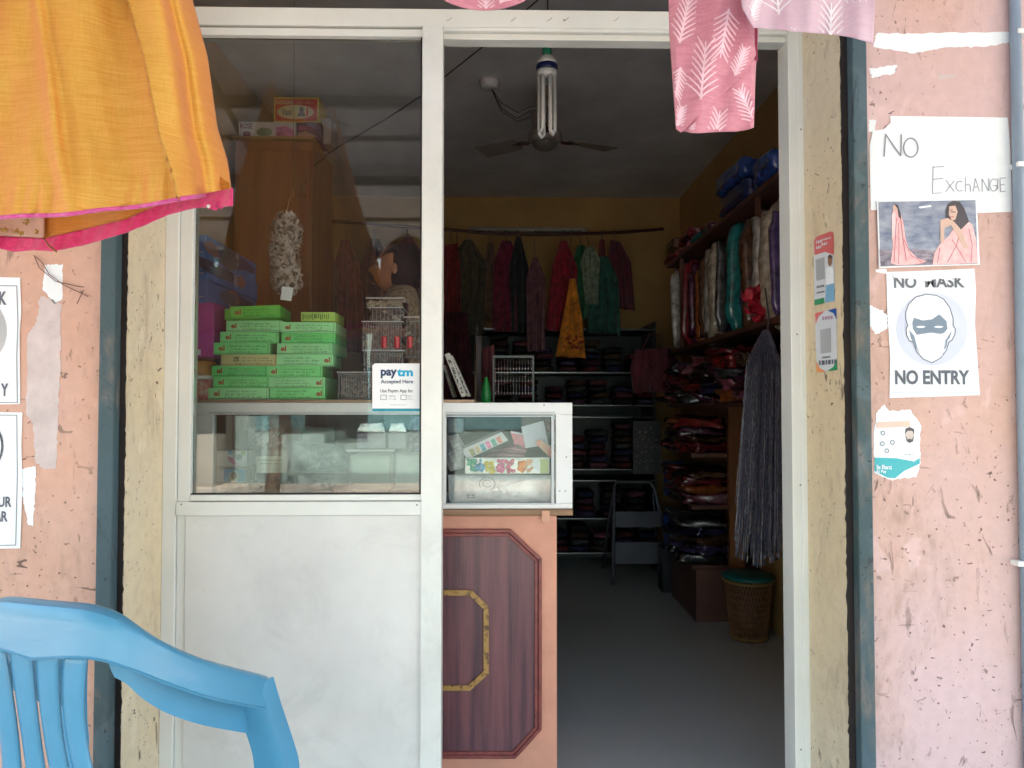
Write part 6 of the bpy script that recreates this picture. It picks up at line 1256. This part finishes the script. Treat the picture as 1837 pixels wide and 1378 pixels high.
def edge_cloth(name, L, Rr, Y, m, parent, bot, dfn, nu=120, nv=110, v0=0.0, label=None, cat=None, solid=0.0012):
    def f(u, v):
        a = poly(L, v); b_ = poly(Rr, v); px = a[0] + (b_[0] - a[0]) * u; py = a[1] + (b_[1] - a[1]) * u + bot(u) * max(0, (v - 0.4) / 0.6) ** 2
        return P(px, py, Y + dfn(u, v))
    mb = MB().grid(f, nu, nv); o = mb.build(name, m, parent, label, cat, smooth=True, solid=solid); return o, f
M_gold_cloth = weave('turmeric_yellow_weave', (0.90, 0.60, 0.13), (0.77, 0.42, 0.05), 0.30, fold_shade=(0.82, 0.22, 0.01))
M_gold_in = weave('marigold_lining', (0.80, 0.38, 0.04), (0.66, 0.26, 0.03), 0.35)
M_pipe_p = weave('magenta_piping', (0.78, 0.13, 0.42), (0.64, 0.06, 0.30), 0.1, 60, 200)
M_hem = weave('rani_pink_hem', (0.82, 0.045, 0.24), (0.66, 0.02, 0.15), 0.2, 60, 300)
YS_ = -0.72
ysk = thing('yellow_skirt', 'turmeric yellow handloom skirt with bright pink hem hanging at the upper left', 'skirt', (P(80, 100, YS_).x, YS_, P(80, 440, YS_).z))
SL_ = [(-60, -640), (-190, -260), (-270, 60), (-340, 372)]; SR = [(150, -640), (262, -240), (318, -60), (345, 0), (372, 100), (390, 228), (408, 286), (415, 338)]
def sfold(u, v):
    c1 = 0.70 + 0.17 * v; c2 = 0.42 + 0.19 * v; c3 = 0.92 + 0.02 * v; c4 = 0.28 + 0.05 * v
    d = 0.0
    if u > c1: d -= 0.045 * math.exp(-(u - c1) / 0.045) * (1 + 0.3 * math.sin(v * 6))
    else: d += 0.010 * math.exp(-(c1 - u) / 0.05)
    d -= 0.012 * math.exp(-((u - c2) / 0.018) ** 2) if v > 0.55 else 0.012 * math.exp(-((u - c2) / 0.018) ** 2) * (v / 0.55)
    d += 0.026 * math.exp(-((u - c3) / 0.018) ** 2); d -= 0.01 * math.exp(-((u - c4) / 0.03) ** 2)
    d += 0.10 * max(0, (u - 0.88) / 0.12) ** 2 + 0.12 * max(0, (0.15 - u) / 0.15) ** 2
    d += 0.011 * math.sin(u * 17 + v * 1.2) + 0.004 * math.sin(u * 29 + v * 4 + 1) + 0.0025 * math.sin(u * 41 + v * 9) * v + 0.0012 * math.sin(u * 95 - v * 30) * v ** 2
    d += 0.0035 * math.sin(u * 23 + v * 11 + 2.2 * math.sin(v * 6 + u * 4)) * (0.3 + 0.7 * v) + 0.0016 * math.sin(v * 33 - u * 21 + 3 * math.sin(u * 9))
    if v > 0.93: d += 0.0028 * math.sin(u * 130 + v * 40 + 3 * math.sin(u * 23)) * (v - 0.93) / 0.07
    d += 0.004 * math.sin(v * 14 + u * 6) * math.exp(-((u - 0.6) / 0.2) ** 2)
    return d
sbot = lambda u: 34 * max(0, math.sin(math.pi * min(1, u * 0.99))) ** 0.8 + 1.2 * math.sin(u * 34)
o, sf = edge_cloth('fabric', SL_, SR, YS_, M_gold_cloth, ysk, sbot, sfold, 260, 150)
pts = [sf(k / 160, 1.0) + Vector((0, -0.001, 0)) for k in range(161)]
MB().tube(pts, 0.0030, 8).build('piping', M_pipe_p, ysk, smooth=True)
BL = [(-320, 250), (-340, 430)]; BR = [(412, 300), (417, 350)]
bb_ = [(-340, 430), (0, 424), (80, 428), (140, 414), (225, 394), (275, 372), (340, 352), (380, 345), (417, 338)]
def interp(t, x):
    for a, b_ in zip(t, t[1:]):
        if x <= b_[0]: return a[1] + (b_[1] - a[1]) * (x - a[0]) / (b_[0] - a[0])
    return t[-1][1]
def back_d(px): t = max(0.0, min(1.0, (412 - px) / 400)); return YS_ + 0.045 + 0.16 * t ** 0.8 + 0.006 * math.sin(px * 0.05)
def back(name, topf, botf, x0, x1, m, parent, dd=0.0, nu=150, nv=14, rough=0.0):
    def f(u, v):
        px = x0 + (x1 - x0) * u; a = topf(px); b_ = botf(px); py = a + (b_ - a) * v
        return P(px, py, back_d(px) + dd + rough * math.sin(px * 0.13 + v * 2) * math.sin(px * 0.31))
    return MB().grid(f, nu, nv).build(name, m, parent, smooth=True, solid=0.0012)
back('lining', lambda x: 240 if x < 300 else 240 + (x - 300) * 0.8, lambda x: interp(bb_, x) + 2, -330, 412, M_gold_in, ysk)
hemb = [(-340, 446), (0, 446), (25, 452), (60, 449), (95, 451), (150, 440), (225, 418), (260, 404), (300, 386), (345, 374), (380, 371), (417, 370)]
# hem band: at the right end it comes round to the front
def hemf(u, v):
    px = -330 + 747 * u; a = interp(bb_, px); b_ = interp(hemb, px); w_ = max(0, (px - 300) / 117)
    return P(px, a + (b_ - a) * v, back_d(px) - 0.004 - 0.075 * w_ ** 1.5 + 0.002 * math.sin(px * 0.22 + v * 3))
MB().grid(hemf, 200, 8).build('hem_band', M_hem, ysk, smooth=True, solid=0.002)
M_emb = mat('blush_voile', (0.70, 0.46, 0.36), 0.7, 0.12, 20, bump=0.2, bscale=200, trans=0.3)
pe = back('embroidered_panel', lambda x: 362, lambda x: interp(bb_, x) - 1, -330, 79, M_emb, ysk, -0.012)
mb = MB(); rn = random.Random(4)
for (a, b_, s) in ((50, 395, 11), (6, 412, 7), (28, 414, 7), (66, 416, 6), (38, 418, 5), (-20, 398, 9)):
    for k in range(16):
        an = rn.uniform(0, 6.28); r = rn.uniform(0, s); q = P(a + r * math.cos(an), b_ + r * 0.8 * math.sin(an), back_d(a) - 0.0145); mb.ell(q, (0.0012 + 0.0012 * rn.random(), 0.0008, 0.0006 + 0.001 * rn.random()), 6, 4); mb.rot(rn.uniform(0, 180), 'Y', q, len(mb.v) - 20)
mb.build('gold_embroidery', mat('zari_gold', (0.38, 0.24, 0.05), 0.35, metal=0.5), ysk)
mb = MB()
for (a, b_) in ((372, 366), (378, 372), (386, 374), (396, 371), (390, 366)):
    mb.ell(P(a, b_, YS_ + 0.005), (0.004, 0.003, 0.003), 8, 6)
mb.build('hem_knot', M_hem, ysk, smooth=True)
MB().ell(P(374, 370, YS_ - 0.002), (0.0028, 0.0028, 0.0028), 10, 8).build('bead', mat('pearl_bead', (0.7, 0.66, 0.6), 0.15, coat=0.8), ysk, smooth=True)
for k, (a, b_) in enumerate(((-1, 0), (1, 2))): MB().tube([P(78, 425 + b_, YS_ + 0.16), P(88, 440 + b_, YS_ + 0.155), P(102, 452 + a, YS_ + 0.15)], 0.0008, 4).build('loose_thread', MATS['zari_gold'], ysk)
t_ = P(45, -640, YS_); MB().tube([t_ + Vector((-0.10, 0, 0.0)), t_ + Vector((0, 0, 0.04)), t_ + Vector((0.10, 0, 0.0))], 0.004, 6).build('hanger', MATS['dark_steel'], ysk)
MB().tube([t_ + Vector((0, 0, 0.04)), (t_.x, -0.79, 2.21)], 0.002, 5).build('hanger_hook', MATS['dark_steel'], ysk)
# ---- pink block printed cloths
M_pk = weave('rose_pink_cotton', (0.72, 0.31, 0.40), (0.62, 0.22, 0.31), 0.22, 40, 300, 0.2); M_lv = weave('pale_lilac_pink_cotton', (0.76, 0.58, 0.70), (0.70, 0.50, 0.63), 0.25, 40, 300, 0.2)
M_pkd = weave('deep_rose_cotton', (0.52, 0.10, 0.20), (0.42, 0.06, 0.14), 0.2, 40, 300, 0.2)
M_prt = mat('white_block_print', (0.84, 0.56, 0.66), 0.7, 0.05, 60); M_prt2 = mat('white_block_print_pale', (0.85, 0.78, 0.86), 0.7, 0.05, 60)
def leaf_print(cx, cy, ang, sc_, dY, m, parent, inside=None, n=8, w=3.4, seed=0):
    """a printed fern leaf laid on the cloth surface: stem with pairs of curved barbs"""
    rn = random.Random(seed); mb = MB(); ca, sa_ = math.cos(R(ang)), math.sin(R(ang))
    def tp(x, y): return (cx + (x * ca - y * sa_) * sc_, cy + (x * sa_ + y * ca) * sc_)
    def seg(pl, w0, w1):
        for k in range(len(pl) - 1):
            a, b_ = Vector(pl[k]), Vector(pl[k + 1]); t = b_ - a
            if t.length < .01: continue
            mid = (a + b_) / 2
            if inside and not (inside(mid.x, mid.y)): continue
            q = Vector((-t.y, t.x)).normalized(); wa = w0 + (w1 - w0) * k / (len(pl) - 1)
            mb.quad(*[P(p.x, p.y, dY(p.x, p.y) - 0.0016) for p in (a + q * wa / 2, b_ + q * wa / 2, b_ - q * wa / 2, a - q * wa / 2)])
    seg([tp(0, 50 - 100 * k / 10) for k in range(11)], w * 1.2, w * 0.6)
    for k in range(n):
        y = 46 - 88 * k / n; L_ = 27 * (1 - 0.45 * k / n) * rn.uniform(0.9, 1.05)
        for s in (-1, 1): seg([tp(s * L_ * t, y - 22 * t ** 0.8 * (1 + 0.2 * k / n)) for t in (0, .25, .5, .75, 1)], w, w * 0.5)
    if mb.v: return mb.build('leaf_print', m, parent)
YP = -0.68
pd = thing('pink_stole', 'folded rose pink stole with white fern leaf print hanging at the top centre right', 'stole', (P(1285, 100, YP).x, YP, P(1285, 240, YP).z))
PL = [(1192, -720), (1199, -60), (1203, 80), (1211, 180), (1215, 232)]; PR = [(1352, -720), (1362, -60), (1360, 60), (1355, 130), (1352, 228)]
def pdY(px, py):
    u = (px - 1200) / 158; return YP + 0.008 * math.sin(u * 7 + py * 0.012) + 0.004 * math.sin(u * 17 + 1 + py * 0.02) + 0.0016 * math.sin(py * 0.11 + u * 9) + 0.02 * max(0, 0.08 - u) * 8 + 0.02 * max(0, u - 0.93) * 8
def pstrip(name, L, Rr, yf, m, parent, bot=lambda u: 0, nu=70, nv=90):
    def f(u, v):
        a = poly(L, v); b_ = poly(Rr, v); px = a[0] + (b_[0] - a[0]) * u; py = a[1] + (b_[1] - a[1]) * u + bot(u) * max(0, (v - .7) / .3)
        return P(px, py, yf(px, py))
    return MB().grid(f, nu, nv).build(name, m, parent, smooth=True, solid=0.0012)
pstrip('fabric', PL, PR, lambda x, y: pdY(x, y), M_pk, pd, lambda u: 9 * math.sin(math.pi * u) + 2 * math.sin(u * 9))
# the turned over front fold, with the curved edge
fY = lambda x, y: pdY(x, y) - 0.009 - 0.00004 * max(0, x - 1210)
edge = [(1298, -720), (1322, -60), (1336, 26), (1352, 70), (1356, 100), (1340, 122), (1318, 150), (1290, 174), (1255, 205), (1222, 238)]
pstrip('front_fold', [(1191, -720), (1198, -60), (1201, 60), (1206, 130), (1213, 232)], edge, fY, M_pk, pd, nv=120)
ins_f = lambda x, y: x > 1204 + y * 0.045 and y < 226 and (x < interp([(-60, 1322), (26, 1336), (70, 1352), (100, 1354), (122, 1338), (150, 1316), (174, 1288), (205, 1253), (238, 1220)], y) - 4)
for (a, b_, an, s, sd_) in ((1228, 36, 12, 0.85, 1), (1262, 126, 5, 1.05, 2), (1300, 60, -170, 0.9, 3), (1216, 150, -170, 0.6, 4), (1232, -50, 5, 0.8, 7), (1328, 110, 20, 0.55, 8), (1218, 214, 15, 0.5, 9)): leaf_print(a, b_, an, s, lambda x, y: fY(x, y), M_prt, pd, ins_f, seed=sd_)
ins_b = lambda x, y: x < 1350 and y < 232 and x > 1218 and x > interp([(100, 1354), (122, 1340), (150, 1320), (174, 1292), (205, 1257), (238, 1226)], y) + 3 and y > 105
for (a, b_, an, s, sd_) in ((1340, 190, -25, 0.7, 5), (1285, 238, 10, 0.8, 6), (1235, 240, 20, 0.4, 10)): leaf_print(a, b_, an, s, lambda x, y: pdY(x, y), M_prt, pd, ins_b, seed=sd_)
h_ = P(1275, -720, YP); MB().tube([(h_.x - 0.09, YP + 0.004, h_.z), (h_.x + 0.09, YP + 0.004, h_.z)], 0.004, 6).build('hanger', MATS['dark_steel'], pd); MB().tube([(h_.x, YP, h_.z), (h_.x, -0.79, 2.21)], 0.002, 5).build('hanger_hook', MATS['dark_steel'], pd)
lv_ = thing('lilac_stole', 'pale lilac pink stole with white fern print at the top right', 'stole', (P(1450, 0, -0.74).x, -0.74, P(1450, 70, -0.74).z))
lY = lambda x, y: -0.74 + 0.007 * math.sin(x * 0.055 + y * 0.02) + 0.003 * math.sin(x * 0.15) + 0.03 * max(0, (1350 - x) / 30) ** 2 * 0.5
pstrip('fabric', [(1310, -640), (1326, -80), (1331, 15), (1352, 50)], [(1545, -640), (1570, -80), (1569, 20), (1566, 80)], lY, M_lv, lv_, lambda u: -6 * math.sin(math.pi * u) + 5 * math.sin(u * 6) * u)
ins_l = lambda x, y: x > 1340 + max(0, y) * .3 and x < 1562 and y < 46 + (x - 1352) * 0.10
for (a, b_, an, s, sd_) in ((1490, 60, 2, 1.1, 1), (1392, -28, -6, 1.1, 2), (1545, -20, 90, 1.0, 3), (1440, 70, -60, 0.5, 4), (1352, 18, 20, 0.5, 6)): leaf_print(a, b_, an, s, lY, M_prt2, lv_, ins_l, w=3.2, seed=sd_)
h_ = P(1428, -640, -0.74); MB().tube([(h_.x - 0.1, -0.74, h_.z), (h_.x + 0.1, -0.74, h_.z)], 0.004, 6).build('hanger', MATS['dark_steel'], lv_); MB().tube([(h_.x, -0.74, h_.z), (h_.x, -0.79, 2.21)], 0.002, 5).build('hanger_hook', MATS['dark_steel'], lv_)
rs_ = thing('rose_stole', 'deep rose stole glimpsed between pink and lilac stoles at the top', 'stole', (P(1320, 0, -0.62).x, -0.62, P(1320, 60, -0.62).z))
pstrip('fabric', [(1270, -620), (1280, -60), (1290, 40)], [(1350, -620), (1358, -60), (1359, 112)], lambda x, y: -0.665 + 0.003 * math.sin(x * 0.1), M_pkd, rs_); h_ = P(1310, -620, -0.66); MB().tube([(h_.x, -0.66, h_.z), (h_.x, -0.79, 2.21)], 0.002, 5).build('hanger_hook', MATS['dark_steel'], rs_)
tp_ = thing('pink_scarf', 'rounded hem of a pink printed scarf just entering the top edge', 'scarf', (P(870, 0, -0.70).x, -0.70, P(870, 20, -0.70).z))
tY = lambda x, y: -0.70 + 0.006 * math.sin(x * 0.06)
pstrip('fabric', [(820, -640), (770, -80), (796, 0)], [(930, -640), (985, -80), (944, 0)], tY, M_pk, tp_, lambda u: 19 * math.sin(math.pi * u) ** 0.8)
leaf_print(872, -6, 0, 0.6, tY, M_prt, tp_, lambda x, y: y < 14, seed=3); leaf_print(912, -20, 30, 0.6, tY, M_prt, tp_, lambda x, y: y < 8, seed=4)
h_ = P(875, -640, -0.70); MB().tube([(h_.x - 0.05, -0.70, h_.z), (h_.x, -0.79, 2.21), (h_.x + 0.05, -0.70, h_.z)], 0.002, 5).build('hanger_hook', MATS['dark_steel'], tp_)
# ---- clothes on a second rail behind the camera, seen mirrored in the window
MB().tube([(-2.4, -2.05, 2.20), (1.6, -2.05, 2.20)], 0.012, 8).build('clothes_rail', MATS['dark_steel'], aw)
def back_garment(nm, x, w0, w1, z0, z1, col, label, seed, y=-2.05, col2=None):
    m = mat('street_cloth_%d' % seed, col, 0.8, 0.3, 18, col2=col2, bump=0.2, bscale=60); rn = random.Random(seed); ph = rn.uniform(0, 6)
    def f(u, v):
        w_ = w0 + (w1 - w0) * min(1, v * 1.4) if v > 0.06 else w0 * (0.5 + v * 8); return (x + (u - 0.5) * w_, y + 0.03 * math.sin(u * 14 + ph + v) * (0.3 + v), z1 + (z0 - z1) * v + 0.05 * abs(u - 0.5) * (v < 0.1) * -1)
    o = MB().grid(f, 40, 24).build(nm, m, None, label, 'garment', 'garments on the rail behind the viewer', smooth=True, solid=0.002)
    MB().tube([(x, y, z1 - 0.01), (x, y, z1 + 0.03), (x, -2.05, 2.20)], 0.002, 4).build('hanger_hook', MATS['dark_steel'], o)
back_garment('maroon_kurta', -0.50, 0.26, 0.40, 1.15, 2.12, (0.20, 0.02, 0.045), 'maroon kurta on the outer rail, mirrored near the window stile', 1)
back_garment('grey_kurta', -0.83, 0.18, 0.24, 0.95, 1.98, (0.42, 0.38, 0.38), 'grey printed kurta on the outer rail, mirrored beside the trays', 2, col2=(0.28, 0.24, 0.26))
back_garment('rust_kurta', -1.05, 0.22, 0.30, 1.0, 2.05, (0.34, 0.08, 0.04), 'rust red kurta on the outer rail, mirrored behind the green boxes', 3)
back_garment('pink_kurta', -1.35, 0.22, 0.34, 1.1, 2.12, (0.50, 0.16, 0.22), 'pink kurta on the outer rail, mirrored over the cupboard', 4)
back_garment('brown_saree', -1.75, 0.3, 0.5, 1.0, 2.12, (0.30, 0.17, 0.08), 'brown saree on the outer rail, leftmost of the mirrored clothes', 5)
back_garment('teal_kurta', 0.95, 0.24, 0.36, 1.0, 2.1, (0.03, 0.22, 0.24), 'teal kurta at the right end of the outer rail', 6)
# ================================================================== BLUE PLASTIC CHAIR
M_ch = mat('sky_blue_plastic', (0.075, 0.28, 0.46), 0.34, 0.06, 2.5, bump=0.03, bscale=120, coat=0.15)
M_chair = M_ch
n_ = M_ch.node_tree; z_ = n_.nodes.new('ShaderNodeTexNoise'); mp_ = n_.nodes.new('ShaderNodeMapping'); mp_.inputs['Scale'].default_value = (8, 8, 160); mp_.inputs['Rotation'].default_value = (0.4, 0.5, 0)
tc_ = n_.nodes.new('ShaderNodeTexCoord'); n_.links.new(tc_.outputs['Object'], mp_.inputs[0]); n_.links.new(mp_.outputs[0], z_.inputs['Vector']); z_.inputs['Scale'].default_value = 2; z_.inputs['Detail'].default_value = 5
rr_ = n_.nodes.new('ShaderNodeMapRange'); rr_.inputs[1].default_value = 0.4; rr_.inputs[2].default_value = 0.75; rr_.inputs[3].default_value = 0.30; rr_.inputs[4].default_value = 0.45; n_.links.new(z_.outputs[0], rr_.inputs[0]); n_.links.new(rr_.outputs[0], n_.nodes['Principled BSDF'].inputs['Roughness'])
FA = 72.0
fw = Vector((math.cos(R(FA)), math.sin(R(FA)), 0)); rt = Vector((math.sin(R(FA)), -math.cos(R(FA)), 0))
A_ = P(70, 1088, CAM.y + 1.29); CO = Vector((A_.x, A_.y, 0)); ZTOP = A_.z
def ch(f, s, z): return CO + fw * f + rt * s + Vector((0, 0, z))
chair = thing('plastic_chair', 'sky blue moulded plastic armchair with slatted back standing before the shop', 'chair', ch(0.25, 0, 0))
dz = 0.0
half = [(0, 0.0, 0.826), (0.002, 0.044, 0.8258), (0.006, 0.0916, 0.8235), (0.016, 0.130, 0.8130), (0.034, 0.1613, 0.7917), (0.066, 0.185, 0.7611), (0.108, 0.203, 0.7297), (0.155, 0.2175, 0.7013), (0.205, 0.228, 0.6756), (0.25, 0.2344, 0.6537), (0.29, 0.2377, 0.6346)]
def catmull(pts, n=6):
    out = []
    for k in range(len(pts) - 1):
        p0 = Vector(pts[max(0, k - 1)]); p1 = Vector(pts[k]); p2 = Vector(pts[k + 1]); p3 = Vector(pts[min(len(pts) - 1, k + 2)])
        for j in range(n):
            t = j / n; out.append(0.5 * ((2 * p1) + (-p0 + p2) * t + (2 * p0 - 5 * p1 + 4 * p2 - p3) * t * t + (-p0 + 3 * p1 - 3 * p2 + p3) * t ** 3))
    out.append(Vector(pts[-1])); return out
full = catmull([(f, -s, z) for f, s, z in reversed(half[1:])] + half, 5)
def rim():
    mb = MB(); n = len(full); secs = []
    for k, p in enumerate(full):
        a = full[max(0, k - 1)]; b_ = full[min(n - 1, k + 1)]; t = (b_ - a); t.z = 0; t.normalize(); o = Vector((-t.y, t.x, 0)) * -1   # outward
        # path runs from the left arm end round the back to the right arm end; outward is away from the seat
        c = Vector((0.2, 0, p.z)); 
        if o.dot(p - c) < 0: o = -o
        q = abs(p.y); back_w = max(0.0, 1 - q / 0.2); h = 0.058 + 0.026 * back_w; wd = 0.030; h2 = 0.03 + 0.082 * min(1, max(0, (q - 0.085) / 0.035))
        sec = [(-wd - 0.004, -h2), (-wd - 0.002, -h2 * 0.5), (-wd, -0.012), (-wd + 0.004, -0.004), (-wd + 0.010, 0), (-wd * 0.5, 0.0015), (-0.006, 0), (0.002, -0.003), (0.006, -0.010), (0.007, -0.03), (0.008, -h * 0.6), (0.010, -h), (0.013, -h - 0.003)]
        ring = []
        for oo, zz in sec:
            w_ = p + o * oo; ring.append(len(mb.v)); mb.v.append(ch(w_.x, w_.y, w_.z + zz + dz))
        secs.append(ring)
    for r0, r1 in zip(secs, secs[1:]):
        for j in range(len(r0) - 1): mb.f.append((r0[j], r1[j], r1[j + 1], r0[j + 1]))
    return mb.build('back_and_arms', M_ch, chair, smooth=True, solid=0.004)
rimo = rim()
e_ = rimo.modifiers.new('sharp', 'EDGE_SPLIT'); e_.split_angle = R(38)
# front supports of the arms: broad L shaped legs
def front_leg(s):
    mb = MB(); prof = [(0.634, 0.256, 0.240), (0.58, 0.268, 0.250), (0.50, 0.288, 0.266), (0.455, 0.296, 0.273), (0.38, 0.298, 0.274), (0.0, 0.320, 0.290)]
    widths = [0.066, 0.062, 0.060, 0.064, 0.060, 0.045]; rings = []
    prof2 = catmull([(z, f, q) for z, f, q in prof], 4); ws = catmull([(w_, 0, 0) for w_ in widths], 4)
    for p, w_ in zip(prof2, ws):
        z, f, q = p; w_ = w_.x; r = []
        for (df, ds) in ((0.010, -w_), (0.001, -w_ + 0.004), (0.0, -w_ * 0.5), (0.0, -0.004), (0.004, 0.006), (0.020, 0.009), (0.040, 0.010)):
            r.append(len(mb.v)); mb.v.append(ch(f + df, s * (q + ds - 0.006), (z + dz) if z > 0.02 else z))
        rings.append(r)
    for a, b_ in zip(rings, rings[1:]):
        for j in range(6): mb.f.append((a[j], b_[j], b_[j + 1], a[j + 1]))
    o = mb.build('leg', M_ch, chair, smooth=True, solid=0.004); k = o.modifiers.new('sharp', 'EDGE_SPLIT'); k.split_angle = R(40)
    # cap closing the end of the arm
    c = MB(); c.v = [ch(0.290 + a, s * (0.2377 + b_), 0.6346 + dz + z) for a, b_, z in ((0.0, 0.008, -0.002), (0.0, -0.034, -0.002), (0.004, -0.034, -0.10), (0.008, 0.012, -0.075))]; c.f = [(0, 1, 2, 3)]; c.build('arm_end', M_ch, chair, solid=0.004)
for s in (-1, 1): front_leg(s)
for s in (-1, 1):
    mb = MB()
    for t in range(6): pass
    def bl(u, v): z = 0.40 * (1 - v); return ch(-0.02 - 0.05 * v + 0.05 * u, s * (0.18 + 0.03 * v + 0.012 * math.sin(u * 3.14)), z + 0.0)
    mb.grid(bl, 6, 8); mb.build('leg', M_ch, chair, smooth=True, solid=0.004)
# back slats with slots between them
for k in range(4):
    s0 = -0.103 + k * 0.058; mb = MB()
    def slat(u, v, s0=s0):
        z = 0.748 + (0.39 - 0.748) * v; w_ = 0.0232 - 0.004 * math.sin(math.pi * v); c0_ = s0 + 0.016; mid = -0.016 + 0.030 * v ** 2.2 + c0_ * (1 - 0.22 * math.sin(math.pi * min(1, v * 1.05))) + c0_ * 0.35 * v * v
        return ch(0.008 + 0.045 * v ** 1.3 - 0.004 * (1 - (2 * u - 1) ** 2), mid + (u - 0.5) * 2 * w_, z + dz)
    mb.grid(slat, 6, 26); mb.build('back_slat', M_ch, chair, smooth=True, solid=0.005)
MB().grid(lambda u, v: ch(0.006 + 0.004 * v, -0.016 + (u - 0.5) * 0.21, 0.762 + dz - 0.024 * v + 0.006 * math.cos((u - .5) * 3)), 24, 4).build('back_rail', M_ch, chair, smooth=True, solid=0.005)
def seat(u, v):
    f = 0.03 + 0.34 * u; s = (v - 0.5) * (0.40 + 0.04 * u); return ch(f - 0.02 * u, s, 0.385 + dz - 0.012 * math.sin(math.pi * v) - 0.035 * max(0, (u - 0.85) / 0.15) ** 2)
MB().grid(seat, 16, 16).build('seat', M_ch, chair, smooth=True, solid=0.005)
for s in (-1, 1): MB().grid(lambda u, v: ch(0.03 + 0.28 * u, s * (0.20 + 0.02 * u + 0.022 * v), 0.385 + dz - 0.05 * v), 10, 2).build('seat_rail', M_ch, chair, smooth=True, solid=0.004)
